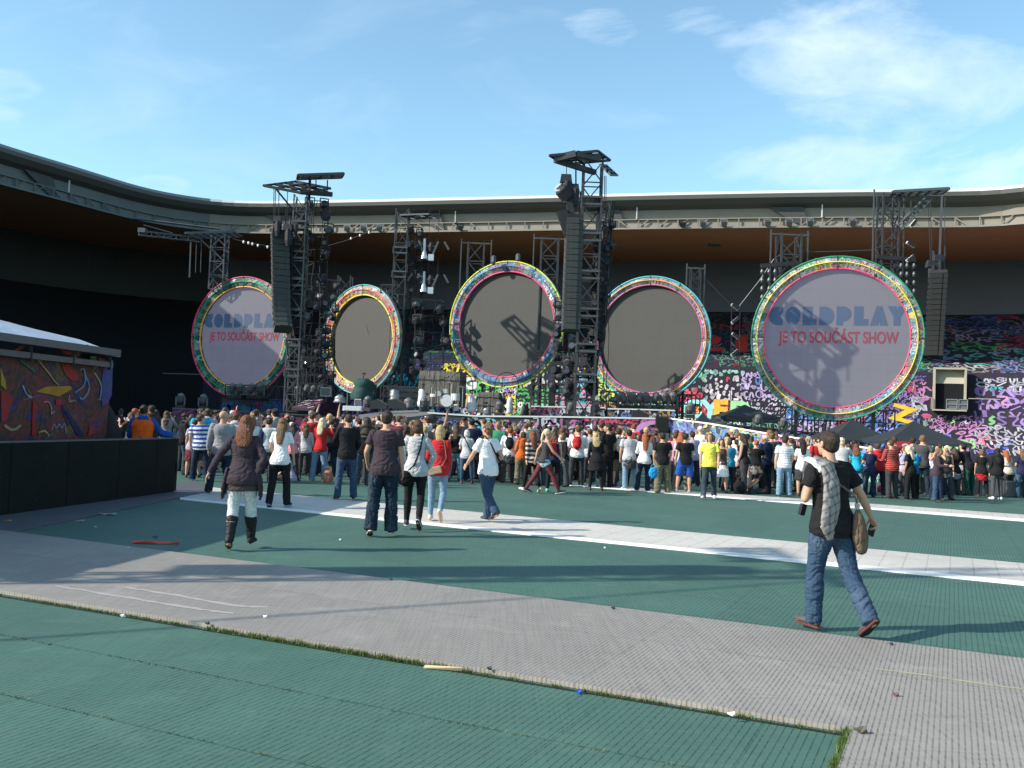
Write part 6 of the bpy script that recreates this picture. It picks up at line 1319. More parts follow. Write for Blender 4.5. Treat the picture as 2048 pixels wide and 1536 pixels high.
# ---- front row and near crowd, one line per person read from the photograph: x, feet row, head row, female, facing (deg, 0 = to the stage), pose, hair, hair colour, top, top colour, bottom, bottom colour, extra
FR = [
 (401, 962, 829, 0, 10, 'hold', 'short', 'brown', 'tee', 'white', 'jeans', 'dark denim', 'boy in blue and white striped t-shirt beside the bald man in grey', dict(tmat='blue', shoe='blue')),
 (437, 988, 822, 0, 15, 'hold', 'bald', '', 'long', 'grey', 'jeans', 'dark denim', 'bald man in glasses wearing a grey sweater left of the booted woman', dict(shoe='charcoal')),
 (466, 962, 826, 0, 0, 'stand', 'short', 'brown', 'hoodie', 'light grey', 'jeans', 'charcoal', 'man in white and dark green hooded jacket behind the bald man', {}),
 (499, 965, 832, 1, 0, 'stand', 'wavy', 'light brown', 'tunic', 'white', 'jeans', 'blue denim', 'woman with light brown hair in loose white top behind the booted woman', {}),
 (526, 966, 835, 0, 0, 'hold', 'short', 'dark brown', 'tee', 'light grey', 'jeans', 'charcoal', 'man in light grey t-shirt with a blue sweater over his left shoulder', dict(sweater='navy')),
 (582, 962, 850, 1, -10, 'stand', 'wavy', 'black', 'tee', 'pink', 'jeans', 'charcoal', 'woman with thick black hair and pinkish top behind the girl in white t-shirt', {}),
 (608, 957, 851, 1, 10, 'hold', 'long', 'brown', 'long', 'light grey', 'skinny', 'charcoal', 'woman with long brown hair and pale grey top left of the blonde in red', {}),
 (636, 963, 836, 1, -12, 'photo', 'long', 'pale blonde', 'long', 'red', 'jeans', 'light denim', 'pale blonde woman in red top and light jeans with hands raised to her face', dict(shoe='cream')),
 (622, 950, 826, 0, 20, 'hold', 'crop', 'brown', 'tee', 'red', 'jeans', 'charcoal', 'man in red t-shirt and sunglasses just beyond the blonde woman in red', {}),
 (658, 952, 838, 0, 0, 'hold', 'short', 'dark brown', 'tee', 'black', 'jeans', 'dark denim', 'short haired man in black t-shirt right of the blonde in red', {}),
 (722, 972, 834, 0, 8, 'stand', 'dreads', 'dark brown', 'hoodie', 'black', 'baggy', 'grey denim', 'person with long brown dreadlocks, black jacket and baggy grey trousers', {}),
 (743, 968, 852, 0, 0, 'hold', 'short', 'brown', 'hoodie', 'charcoal', 'baggy', 'charcoal', 'person in charcoal jacket partly hidden by the man in plum t-shirt', {}),
 (797, 958, 832, 0, -8, 'stand', 'crop', 'dark brown', 'tee', 'maroon', 'jeans', 'khaki', 'man in dull maroon t-shirt between the plum t-shirt man and the grey sweater woman', {}),
 (816, 955, 842, 1, 10, 'photo', 'wavy', 'light brown', 'tee', 'mint', 'jeans', 'dark denim', 'woman in mint green t-shirt behind the woman in pale grey sweater', {}),
 (848, 955, 852, 1, 0, 'stand', 'bob', 'blonde', 'tee', 'white', 'skinny', 'charcoal', 'blonde bobbed woman in white between the grey sweater woman and the woman in red', {}),
 (880, 950, 846, 0, 30, 'leanf', 'short', 'brown', 'tee', 'grey', 'jeans', 'blue denim', 'man in grey t-shirt leaning with raised arm above the blonde in red cardigan', {}),
 (906, 962, 850, 1, 0, 'relax', 'long', 'brown', 'tank', 'black', 'skinny', 'light denim', 'woman with black sleeveless top and pale jeans left of the white haired woman', {}),
 (933, 968, 860, 1, 0, 'hold', 'bob', 'white', 'tee', 'light grey', 'skinny', 'blue denim', 'white haired woman in grey top with a diagonal bag strap and blue jeans', dict(shoe='maroon', strap=1)),
 (1015, 966, 855, 0, 5, 'hold', 'short', 'auburn', 'long', 'white', 'jeans', 'charcoal', 'auburn haired man in white shirt with black backpack and dark jacket at the waist', dict(waist='dark grey', pack='black')),
 (1040, 968, 866, 1, 20, 'relax', 'bob', 'dark brown', 'hoodie', 'orange', 'baggy', 'khaki', 'person in bright orange jacket and khaki trousers', {}),
 (1034, 958, 858, 0, -40, 'hold', 'short', 'black', 'hoodie', 'red', 'jeans', 'charcoal', 'person with red sleeve beyond the orange jacket', {}),
 (1061, 985, 863, 1, 25, 'walk2', 'verylong', 'auburn', 'long', 'cream', 'leggings', 'black', 'girl with very long auburn hair in brown and cream striped sweater and black leggings', dict(tmat='brown', shoe='cream')),
 (1104, 984, 864, 1, -15, 'relax', 'long', 'brown', 'tank', 'navy', 'skinny', 'black', 'girl with pink backpack beside the blonde in denim shorts', dict(pack='red', shoe='mint')),
 (1124, 969, 858, 1, 0, 'stand', 'bob', 'brown', 'tee', 'white', 'jeans', 'dark denim', 'woman with brown bob and white t-shirt with a dark diagonal strap', dict(strap=1)),
 (1150, 971, 852, 0, 0, 'hold', 'short', 'brown', 'long', 'white', 'jeans', 'charcoal', 'man in white shirt carrying a bright red backpack', dict(pack='red')),
 (1177, 965, 858, 0, 5, 'stand', 'crop', 'brown', 'tee', 'light grey', 'jeans', 'grey denim', 'man in pale grey t-shirt between the red backpack and the blonde in black', {}),
 (1193, 981, 866, 1, 0, 'relax', 'wavy', 'blonde', 'dress', 'black', 'leggings', 'black', 'wavy haired blonde woman all in black with black leggings', {}),
 (1215, 973, 864, 0, 0, 'hold', 'short', 'dark brown', 'hoodie', 'pale blue', 'jeans', 'blue denim', 'person in pale blue hooded top and jeans right of the blonde in black', {}),
 (1236, 975, 857, 0, -5, 'stand', 'short', 'dark brown', 'tee', 'black', 'shorts', 'khaki', 'man in black t-shirt and shorts with a beige backpack', dict(pack='cream')),
 (1258, 979, 860, 0, 10, 'hip', 'short', 'black', 'tee', 'light grey', 'jeans', 'light denim', 'man in light grey t-shirt and pale jeans with a jacket tied at the waist', dict(waist='dark grey', shoe='white')),
 (1284, 982, 866, 1, 0, 'hold', 'verylong', 'red', 'long', 'white', 'jeans', 'dark denim', 'woman with long ginger hair in a white long sleeved top', {}),
 (1324, 986, 866, 0, 0, 'relax', 'short', 'dark brown', 'tee', 'black', 'baggy', 'khaki', 'broad man in black t-shirt and khaki trousers with a blue bag at his left hand', dict(shoe='khaki')),
 (1348, 972, 866, 0, 5, 'hold', 'short', 'brown', 'tee', 'pink', 'jeans', 'charcoal', 'person in pinkish t-shirt between two men in black t-shirts', {}),
 (1367, 985, 867, 0, 10, 'hold', 'short', 'dark brown', 'tee', 'black', 'shorts', 'royal blue', 'man in black t-shirt and royal blue shorts', dict(shoe='grey')),
 (1387, 972, 864, 0, 20, 'point', 'short', 'dark brown', 'tee', 'lilac', 'jeans', 'charcoal', 'person in lilac grey top with raised arm left of the yellow t-shirt', {}),
 (1441, 985, 877, 1, 165, 'point', 'wavy', 'brown', 'tank', 'brown', 'skirt', 'white', 'woman in brown top and white skirt facing the camera beside the yellow t-shirt', {}),
 (1457, 982, 882, 0, 30, 'hold', 'short', 'brown', 'tee', 'turquoise', 'jeans', 'charcoal', 'person with turquoise top behind the woman in white skirt', {}),
 (1473, 976, 880, 1, 5, 'hip', 'pony', 'black', 'tee', 'white', 'jeans', 'brown', 'woman with black ponytail and white t-shirt left of the dark green t-shirt', {}),
 (1493, 975, 868, 0, 0, 'stand', 'crop', 'black', 'tee', 'green', 'jeans', 'charcoal', 'man in dark green t-shirt behind the woman with black ponytail', {}),
 (1509, 985, 880, 0, 0, 'hold', 'crop', 'red', 'tee', 'black', 'jeans', 'charcoal', 'person in black t-shirt with pale grey jacket tied at the waist', dict(waist='grey')),
 (1546, 980, 866, 0, 5, 'hold', 'short', 'light brown', 'tee', 'charcoal', 'jeans', 'charcoal', 'sandy haired man in charcoal t-shirt left of the fine striped shirt', {}),
 (1566, 993, 874, 0, 0, 'relax', 'short', 'dark brown', 'tee', 'white', 'jeans', 'light denim', 'man in white t-shirt with fine grey stripes and faded jeans', dict(tmat='fine')),
 (1585, 980, 880, 1, 10, 'hold', 'long', 'dark brown', 'tee', 'maroon', 'jeans', 'charcoal', 'dark haired woman in maroon top between fine striped shirt and white top', {}),
 (1604, 992, 880, 1, 0, 'hold', 'long', 'black', 'tee', 'white', 'skirt', 'charcoal', 'woman with long black hair in white top and dark skirt', {}),
 (1626, 980, 877, 0, 0, 'hold', 'curly', 'brown', 'long', 'cream', 'jeans', 'charcoal', 'curly haired person in cream top just left of the man with the plaid shirt', {}),
 (1695, 985, 888, 1, 10, 'stand', 'wavy', 'brown', 'tee', 'dark grey', 'jeans', 'grey denim', 'woman in dark grey right behind the shoulder of the man with the plaid shirt', {}),
 (1713, 990, 888, 1, -25, 'hip', 'wavy', 'auburn', 'tee', 'turquoise', 'skinny', 'light denim', 'woman in bright turquoise t-shirt with hand on hip and blue bag', {}),
 (1738, 994, 897, 1, 0, 'hold', 'bob', 'blonde', 'tee', 'navy', 'jeans', 'dark denim', 'blonde woman in navy t-shirt and dark jeans', {}),
 (1757, 990, 888, 0, 0, 'hold', 'short', 'brown', 'hoodie', 'red', 'jeans', 'dark denim', 'person in plain red hooded top left of the red and black stripes', {}),
 (1783, 997, 880, 0, 20, 'hold', 'crop', 'brown', 'long', 'red', 'jeans', 'charcoal', 'man with cropped hair in red and black striped sweater', dict(tmat='red')),
 (1804, 992, 892, 1, 10, 'photo', 'bun', 'light brown', 'tee', 'lilac', 'jeans', 'grey denim', 'woman in pale lilac top with raised hands right of the striped sweater', {}),
 (1825, 997, 894, 0, -10, 'hold', 'crop', 'grey', 'tee', 'blue', 'skinny', 'black', 'grey haired person in blue t-shirt with teal backpack', dict(pack='turquoise', shoe='maroon')),
 (1846, 985, 890, 0, 0, 'stand', 'crop', 'brown', 'hoodie', 'pale blue', 'jeans', 'green', 'person in pale blue jacket and green trousers', {}),
 (1862, 990, 893, 0, 25, 'leanf', 'short', 'brown', 'long', 'white', 'jeans', 'dark denim', 'man in white sweater with dark pattern leaning on the barrier', {}),
 (1882, 990, 888, 0, 10, 'hold', 'crop', 'brown', 'hoodie', 'navy', 'jeans', 'dark denim', 'man in navy jacket with hand in pocket right of the leaning man', {}),
 (1909, 990, 897, 1, 0, 'hold', 'wavy', 'brown', 'tee', 'black', 'jeans', 'grey denim', 'person in black t-shirt with a striped grey and white sweater round the waist', dict(waist='bw')),
 (1922, 986, 893, 1, 60, 'hold', 'bun', 'light brown', 'tee', 'grey', 'skirt', 'charcoal', 'woman in grey seen from the side right of the striped waist sweater', {}),
 (1938, 991, 900, 0, 20, 'leanf', 'short', 'black', 'tee', 'black', 'jeans', 'dark green', 'person in black t-shirt and dark green trousers leaning forwards', {}),
 (1963, 994, 907, 1, -10, 'hip', 'bob', 'light brown', 'tee', 'black', 'skinny', 'black', 'woman in black with a bright red jacket tied round the waist', dict(waist='red')),
 (1992, 999, 897, 1, 0, 'relax', 'verylong', 'black', 'hoodie', 'black', 'skinny', 'dark grey', 'woman with very long black hair and white shoes near the right edge', dict(shoe='white')),
 (2017, 992, 905, 1, 10, 'hold', 'long', 'red', 'tee', 'cream', 'baggy', 'charcoal', 'ginger haired woman in cream top and dark trousers near the right edge', {}),
 (2042, 996, 898, 1, 0, 'relax', 'wavy', 'light brown', 'tee', 'navy', 'jeans', 'blue denim', 'person in navy top and jeans cut by the right edge of the picture', {}),
 (382, 955, 858, 1, 15, 'hip', 'short', 'dark brown', 'tee', 'lilac', 'skirt', 'maroon', 'woman in pale lilac top with bent elbow right behind the end of the black barrier', {}),
]
def backpack(px, T, col, lab, J, s):
    B = thing('backpack', lab, 'backpack', tuple(T.location), T.rotation_euler[2]); B.scale = T.scale; c = J['neck']-J['sp']*.24-V((0, .175, 0))
    m = MB(); m.ell(c, (.125, .085, .20), None, 14, 10); m.ell(c+V((0, -.06, -.07)), (.09, .05, .09), None, 12, 8); me = remesh(m, .014, 2, .01); o = child(B, 'bag', me, M_cloth, TC[col])
    for k in (-1, 1):
        m = MB(); a = J['neck']-J['sp']*.0+V((k*.09, 0, .0)); m.path([c+V((k*.07, .03, .17)), a+V((0, -.02, .045)), a+V((k*.02, .09, -.06)), a+V((k*.04, .10, -.25)), c+V((k*.12, .05, -.15))], .035, 6); me2 = bpy.data.meshes.new('strap'); me2.from_pydata([tuple(q) for q in m.v], [], m.f); child(B, 'strap', me2, M_cloth, TC[col])
for (px, fy, hy, fem, rz, pose, hair, hcol, top, tcol, bot, bcol, lab, ex) in FR:
    if pose in ('stand', 'hold', 'relax') and not ex.get('pack') and not ex.get('strap'): pose = (pose, pose, 'lookl', 'talk', pose, 'lookr')[px % 6]
    g = G(px, fy); yh = 844+.040*(px-1024); k = (fy-yh)/CAMZ; H = max(1.52, min(1.92, (fy-hy)/k))
    if pose == 'leanf': H = max(1.75, H)
    T = crowd_person((g.x, g.y, 0), R(rz), H, bool(fem), pose, hair, hcol, top, tcol, bot, bcol, lab, 'people in the crowd', ex.get('shoe', 'charcoal'), SKIN if (px % 3) else SKIN2, tmat=M_str.get(ex.get('tmat')), waist=ex.get('waist'))
    J = arch(pose, bool(fem), 0)
    if ex.get('pack'): backpack(px, T, ex['pack'], '%s backpack worn by the %s' % ({'red': 'bright red', 'turquoise': 'teal'}.get(ex['pack'], ex['pack']) if px != 1104 else 'pink', {1015: 'auburn haired man in white shirt', 1104: 'girl beside the blonde in denim shorts', 1150: 'man in white shirt', 1236: 'man in black t-shirt and shorts', 1825: 'grey haired person in blue'}[px]), J, 1)
    if ex.get('strap'):
        m = MB(); a, b_ = J['neck']+V((-.07, -.07, .0)), J['pel']+V((.19, -.06, .02)); m.path([a+V((0, .06, .03)), a, a.lerp(b_, .4)-V((0, .08, 0)), a.lerp(b_, .8)-V((0, .09, 0)), b_], .03, 5)
        me2 = bpy.data.meshes.new('strap'); me2.from_pydata([tuple(q) for q in m.v], [], m.f); child(T, 'strap', me2, M_cloth, TC['black'])
    if ex.get('sweater'):
        m = MB(); a = J['neck']+V((-.12, 0, 0)); tubeloft(m, [a+V((0, .1, -.2)), a+V((0, .02, .03)), a+V((0, -.12, -.15)), a+V((.01, -.15, -.45))], [(.05, .03)]*4); child(T, 'shoulder_sweater', remesh(m, .013, 2, .01), M_cloth, TC['navy'])
# seated people
def seated(px, fy, rz, fem, hair, hcol, top, tcol, bcol, lab, H=1.7):
    g = G(px, fy); crowd_person((g.x, g.y, 0), R(rz), H, fem, 'sit', hair, hcol, top, tcol, 'jeans', bcol, lab, 'people sitting on the floor', 'grey')
seated(377, 950, -60, True, 'long', 'light brown', 'tee', 'black', 'blue denim', 'woman in black t-shirt sitting on the floor at the end of the black barrier')
seated(1497, 984, 10, True, 'wavy', 'blonde', 'tank', 'white', 'dark denim', 'blonde woman in white tank top sitting on the floor')
seated(1481, 978, 150, False, 'crop', 'brown', 'tee', 'black', 'charcoal', 'small child in black sitting beside the blonde in white tank top', 1.25)
seated(1530, 988, 80, False, 'short', 'black', 'tee', 'black', 'charcoal', 'person in black sitting with a pale sole turned to the camera', 1.7)
seated(583, 962, 70, True, 'bob', 'brown', 'tee', 'lilac', 'charcoal', 'person sitting low behind the girl in white t-shirt and black trousers', 1.6)
# ---- the crowd behind: every head and pair of shoulders is a person
rnd = random.Random(77); used = [V((G(q[0], q[1]).x, G(q[0], q[1]).y, 0)) for q in FR]
marks = sorted([(q[0], q[12]) for q in FR]); seen = set()
SHORT = {401: 'the striped boy', 437: 'the bald man', 499: 'the loose white top', 526: 'the shoulder sweater', 608: 'the pale grey woman', 636: 'the blonde in red', 658: 'the short haired man', 722: 'the dreadlocks', 797: 'the maroon t-shirt', 816: 'the mint top', 848: 'the blonde bob', 906: 'the black sleeveless top', 933: 'the white haired woman', 1015: 'the black backpack', 1040: 'the orange jacket', 1061: 'the cream striped sweater', 1104: 'the pink backpack', 1124: 'the brown bob', 1150: 'the red backpack', 1193: 'the blonde in black', 1215: 'the pale blue hood', 1236: 'the beige backpack', 1258: 'the pale jeans man', 1284: 'the ginger haired woman', 1324: 'the khaki trousers', 1367: 'the royal blue shorts', 1387: 'the raised lilac arm', 1441: 'the white skirt', 1473: 'the black ponytail', 1509: 'the tied grey jacket', 1546: 'the sandy haired man', 1566: 'the finely striped shirt', 1604: 'the dark skirted woman', 1626: 'the curly haired person', 1695: 'the plaid shirt man', 1713: 'the turquoise woman', 1757: 'the red hood', 1783: 'the red black stripes', 1825: 'the teal backpack', 1862: 'the leaning white sweater'}
skeys = sorted(SHORT)
tops = ['white']*9+['black']*14+['grey']*4+['light grey']*4+['dark grey']*6+['navy']*5+['blue']*1+['red']*2+['pink']*3+['turquoise']+['orange']*1+['cream']*3+['brown']*4+['maroon']*3+['green']*1+['pale blue']*1+['lilac']*2+['plum']*3
hairs_f = ['long', 'wavy', 'bob', 'pony', 'verylong', 'bun']; hairs_m = ['short', 'short', 'crop', 'short', 'curly', 'cap']
hcols = ['dark brown']*9+['brown']*8+['light brown']*4+['black']*5+['blonde']*3+['pale blonde']*1+['auburn']*2+['grey', 'red']
hw = {'long': 'long %s hair', 'wavy': 'wavy %s hair', 'bob': '%s bob', 'pony': '%s ponytail', 'verylong': 'very long %s hair', 'bun': '%s hair in a bun', 'short': 'short %s hair', 'crop': 'cropped %s hair', 'curly': 'curly %s hair'}
n_back = 0; tries = 0
DROP = set()
while n_back < 215 and tries < 9000:
    tries += 1
    Yb = 27.3+ (rnd.random()**1.4)*14; px = rnd.uniform(236, 1640) if rnd.random() < .9 else rnd.uniform(1640, 1900)
    if px > 1640 and Yb > 31: continue
    if px < 380 and Yb > 36: continue
    if px > 1330 and Yb > 36: continue
    q = P(px, 850, Yb); q = V((q.x, q.y, 0))
    if any((q-u_).length < .52 for u_ in used): continue
    if noise.noise(V((q.x*.45, q.y*.45, 3))) < -.05 and rnd.random() < .75: continue
    used.append(q); fem = rnd.random() < .5; hair = rnd.choice(hairs_f if fem else hairs_m); hcol = rnd.choice(hcols); tcol = rnd.choice(tops)
    if hair == 'cap': hcol = rnd.choice(['white', 'black', 'navy'])
    near = min(skeys, key=lambda k_: abs(k_-px)); row = 'behind' if Yb < 30.5 else 'beyond' if Yb < 35.5 else 'far beyond'
    hx = ('%s cap' % hcol) if hair == 'cap' else hw[hair] % hcol
    lab = 'person with %s, %s top, %s %s' % (hx, tcol, row, SHORT[near])
    if lab in seen: continue
    seen.add(lab); n_back += 1
    pose = rnd.choice(['stand', 'hold', 'relax', 'lookl', 'lookr', 'cross', 'photo', 'hip', 'talk', 'raise' if rnd.random() < .3 else 'lookl'])
    H = rnd.uniform(1.52, 1.74) if fem else rnd.uniform(1.64, 1.92); face = rnd.gauss(0, 38) if rnd.random() < .85 else rnd.uniform(90, 260)
    top = rnd.choice(['tee', 'tee', 'long', 'hoodie'] + (['tank'] if fem else ['tee'])); bcol = rnd.choice(['charcoal', 'dark denim', 'blue denim', 'grey denim', 'black', 'khaki'])
    if n_back in DROP: continue
    crowd_person(q, R(face), H, fem, pose, hair, hcol, top, tcol, 'jeans', bcol, lab, 'people in the crowd', 'charcoal', rnd.choice([SKIN, SKIN, SKIN2, SKIN3]))

# ================================================================== WALKING FIGURES NEAR THE CAMERA
def near_person(px, fy, H, rz, label, P_, fem, hair, hcol, top, tcol, bot, bcol, shoe, vox=.009, hands=('relax', 'relax'), k=1.0, tmat=None, bmat=None, boot=False, sole=None, loose=1.0, skin=SKIN, ground=None, face=False, hatloose=None):
    J = skel(**P_, hipw=1.05 if fem else 1.0, shw=.88*k**.4 if fem else k**.5); g = G(px, fy) if ground is None else ground
    T = thing('person', label, 'person', (g.x, g.y, 0), R(rz), None); s = H/1.75; T.scale = (s, s, s)
    child(T, 'body', remesh(body_mesh(J, fem, True, hands, k, False), min(vox, .0075), 2), M_skin, skin)
    child(T, 'top', top_mesh(J, fem, top, vox, k, loose, 3), tmat or M_cloth, TC[tcol])
    child(T, {'jeans': 'trousers', 'skinny': 'trousers', 'baggy': 'trousers', 'hotpants': 'shorts'}.get(bot, bot), bottom_mesh(J, fem, bot, vox, k, 5), bmat or (M_denim if 'denim' in bcol else M_cloth), TC[bcol])
    for q in 'RL':
        so_ = child(T, 'boot' if boot else 'shoe', shoe_mesh(J, q, vox, boot), M_shoe, TC[shoe])
        if sole: child(T, 'sole', sole_mesh(J, q), M_shoe, sole, par=so_); child(T, 'tread', sole_mesh(J, q, .90, .026, .008), M_shoe, (.03, .025, .025), par=so_)
    if hair != 'bald': child(T, 'hair', hair_mesh(J, hair, .008, 2), M_hair, HC[hcol])
    if face:
        for s_ in (-1, 1):
            m = MB(); m.ell(J['hc']+J['hrot'] @ V((s_*.031, .078, .004)), (.014, .008, .010), None, 10, 8); me = bpy.data.meshes.new('eye'); me.from_pydata([tuple(v_) for v_ in m.v], [], m.f); child(T, 'eye', me, M_shoe, (.10, .09, .09))
    T['_'] = 0; del T['_']
    return T, J
def toW(T, v_): return Matrix.Translation(T.location) @ Matrix.Rotation(T.rotation_euler[2], 4, 'Z') @ (v_*T.scale[0])
def attach(name, label, cat, T, parts):
    """a thing held or worn by person T; parts: (name, MB in the person's coordinates, material, colour)"""
    B = thing(name, label, cat, tuple(T.location), T.rotation_euler[2]); B.scale = T.scale
    for nm, me, mt, col in parts:
        if isinstance(me, MB): m_ = bpy.data.meshes.new(nm); m_.from_pydata([tuple(q) for q in me.v], [], me.f); m_.update(); me = m_
        child(B, nm, me, mt, col)
    return B
# the man in black with a plaid shirt over his shoulder (nearest)
T, J = near_person(1658, 1264, 1.80, 24, 'man in black t-shirt and blue jeans walking with a plaid shirt over his left shoulder', dict(lean=5, legs=((-17, 1, -34, 40), (13, 0, 0, -4)), arms=((-12, 32, 4, 34), (4, 16, 152, -30)), head=(6, 4)), False, 'short', 'dark brown', 'tee', 'black', 'jeans', 'blue denim', 'dark grey', .008, ('grip', 'fist'), 1.07, sole=(.15, .04, .038), loose=1.45)
m = MB(); sh = J['shL']; tubeloft(m, [sh+V((.02, .13, -.16)), sh+V((.02, .10, .02)), sh+V((.03, .0, .085)), sh+V((.045, -.115, .03)), sh+V((.055, -.165, -.14)), sh+V((.04, -.18, -.34)), sh+V((.02, -.17, -.50)), sh+V((.06, -.16, -.60))], [(.04, .025), (.06, .026), (.070, .024), (.078, .030), (.088, .034), (.092, .034), (.085, .03), (.035, .02)])
attach('plaid_shirt', 'grey plaid shirt slung over the shoulder of the man in black', 'shirt', T, [('cloth', remesh(m, .009, 2, .008, (9, 9, 5)), M_plaid, (1, 1, 1)), ])
m = MB(); tubeloft(m, [sh+V((-.03, .10, -.02)), sh+V((-.045, .03, .075)), sh+V((-.04, -.06, .05)), sh+V((-.01, -.10, -.02))], [(.04, .02), (.05, .022), (.05, .02), (.03, .02)]); child(T, 'shoulder_cloth', remesh(m, .008, 2, .012), M_cloth, TC['white'])
c = J['pel']+V((.155, -.165, -.05)); m = MB(); tubeloft(m, [c+V((-.02, 0, .16)), c+V((-.01, -.01, .08)), c+V((.0, -.02, -.06)), c+V((.02, -.02, -.17))], [(.028, .025), (.062, .042), (.082, .050), (.055, .04)])
st = MB(); a = J['neck']+V((-.10, -.05, .03)); st.path([J['neck']+V((-.1, .08, 0)), a, J['neck']+V((-.03, -.155, -.20)), c+V((-.05, -.01, .30)), c+V((-.02, 0, .16))], .022, 6)
bk = MB(); bk.box(c+V((-.035, -.01, .21)), (.03, .03, .05))
attach('shoulder_bag', 'brown grey canvas shoulder bag of the man in black, hanging behind his right hip', 'bag', T, [('pouch', remesh(m, .008, 2, .008, (30, 30, 4)), M_cloth, (.15, .105, .07)), ('strap', st, M_cloth, (.13, .10, .085)), ('buckle', bk, M_shoe, (.4, .4, .4))])
w = J['wrR']+J['adR']*.105+V((-.012, .03, -.02)); m = MB(); m.box(w, (.022, .062, .125), Matrix.Rotation(.35, 3, 'X')); sc_ = MB(); sc_.box(w+V((-.0125, 0, 0)), (.003, .054, .10), Matrix.Rotation(.35, 3, 'X'))
attach('mobile_phone', 'black mobile phone in the right hand of the man in black', 'phone', T, [('phone_case', m, M_shoe, (.015, .015, .017)), ('phone_screen', sc_, M_shoe, (.03, .03, .035))])
w = J['elL']+V((-.01, .02, -.10)); m = MB(); m.box(w, (.05, .035, .10), Matrix.Rotation(.3, 3, 'Y')); attach('dark_pouch', 'small black pouch below the bent left elbow of the man in black', 'pouch', T, [('pouch_body', m, M_shoe, (.012, .014, .014))])
# woman with open cardigan and boots
T, J = near_person(478, 1100, 1.69, 6, 'woman in dark plum cardigan, patterned white leggings and black boots walking away', dict(lean=3, legs=((14, 2, 10, 0), (2, 1, -22, 26)), arms=((-22, 26, 5, -22), (-8, 36, -2, 26)), head=(-6, 0), twist=-4), True, 'wavy', 'auburn', 'long', 'plum', 'leggings', 'white', 'black', .009, ('relax', 'relax'), 1.16, bmat=M_print, boot=True, loose=1.15)
m = MB(); torso(m, J, True, -.20, .02, .022, .0, 1.16, (True, True)); child(T, 'tunic', remesh(m, .010, 2, .008), M_cloth, (.065, .055, .05))
for s_ in (-1, 1):
    m = MB(); c = J['pel']+V((s_*.19, -.0, .10)); tubeloft(m, [c, c+V((s_*.03, .0, -.14)), c+V((s_*.055, -.01, -.30)), c+V((s_*.06, -.02, -.40))], [(.03, .10), (.035, .11), (.03, .085), (.02, .02)], V((1,0,0)), 12, (True, False)); child(T, 'cardigan_panel', remesh(m, .010, 2, .012), M_cloth, TC['plum'])
m = MB(); m.path([J['wrL']+J['adL'].orthogonal().normalized()*.028*math.cos(a)+J['adL'].cross(J['adL'].orthogonal()).normalized()*.028*math.sin(a) for a in [2*math.pi*q/14 for q in range(14)]], .014, 6, True); me = bpy.data.meshes.new('bracelet'); me.from_pydata([tuple(q) for q in m.v], [], m.f); child(T, 'bracelet', me, M_shoe, (.10, .14, .35))
# girl in white t-shirt and black trousers
near_person(556, 1016, 1.66, -4, 'girl with very long fair brown hair, white t-shirt and black trousers walking away', dict(lean=1, legs=((8, 4, 4, 0), (-4, 4, -16, 16)), arms=((8, 14, 22, 2), (10, 16, 45, -8)), head=(0, 0)), True, 'verylong', 'light brown', 'tee', 'white', 'jeans', 'black', 'navy', .011, sole=(.3, .4, .6))
# man in plum t-shirt
T, J = near_person(763, 1073, 1.83, 2, 'man in dark plum t-shirt and baggy dark jeans walking away in the centre left', dict(lean=2, legs=((4, 3, -4, 0), (-2, 5, -14, 20)), arms=((-3, 12, 6, 5), (4, 20, 42, 0)), head=(-4, 0)), False, 'short', 'dark brown', 'tee', 'plum', 'baggy', 'dark denim', 'black', .009, k=1.04, sole=(.6, .55, .45), loose=1.3)
# woman in pale grey sweater with black bag
T, J = near_person(826, 1060, 1.70, -2, 'woman in pale grey sweater and black trousers with a black shoulder bag walking away', dict(lean=2, legs=((-6, 2, -30, 45), (6, 2, 0, 0)), arms=((0, 30, 20, -20), (6, 18, 50, -30)), head=(5, 0)), True, 'bob', 'brown', 'long', 'light grey', 'skinny', 'black', 'charcoal', .010, sole=(.6, .6, .6), loose=1.3)
c = J['pel']+V((-.15, -.15, -.16)); m = MB(); m.ell(c, (.15, .075, .125), Matrix.Rotation(.3, 3, 'Y'), 14, 10); m.ell(c+V((.0, 0, .05)), (.12, .06, .08), None, 12, 8)
st = MB(); st.path([J['neck']+V((.10, .06, 0)), J['neck']+V((.10, -.03, .05)), J['neck']+V((.08, -.13, -.20)), J['pel']+V((.0, -.16, .08)), c+V((.04, 0, .12))], .03, 6)
attach('shoulder_bag', 'large black shoulder bag hanging at the left hip of the woman in pale grey', 'bag', T, [('pouch', remesh(m, .010, 2, .008), M_cloth, (.008, .008, .009)), ('strap', st, M_cloth, (.008, .008, .009))])
# blonde in red with small beige bag
T, J = near_person(872, 1044, 1.65, -8, 'blonde woman in red cardigan and light blue jeans stepping away beside the pale grey sweater', dict(lean=2, legs=((4, 2, -42, 62), (4, 2, 0, 0)), arms=((2, 10, 18, -8), (6, 14, 60, -20)), head=(4, 0)), True, 'bob', 'blonde', 'long', 'red', 'skinny', 'light denim', 'cream', .010, loose=1.25)
m = MB(); m.ell(J['hc']+V((0, -.06, -.10)), (.075, .045, .10), None, 12, 8); child(T, 'hair', remesh(m, .009, 2, .006, (40, 40, 6)), M_hair, HC['blonde'])
c = J['pel']+V((-.02, -.17, -.02)); m = MB(); m.box(c, (.24, .05, .14), Matrix.Rotation(-.28, 3, 'Y')); st = MB(); st.path([J['neck']+V((-.09, .03, .04)), J['neck']+V((.10, -.09, -.02)), J['pel']+V((.17, -.13, .22)), c+V((.12, 0, .09))], .010, 5)
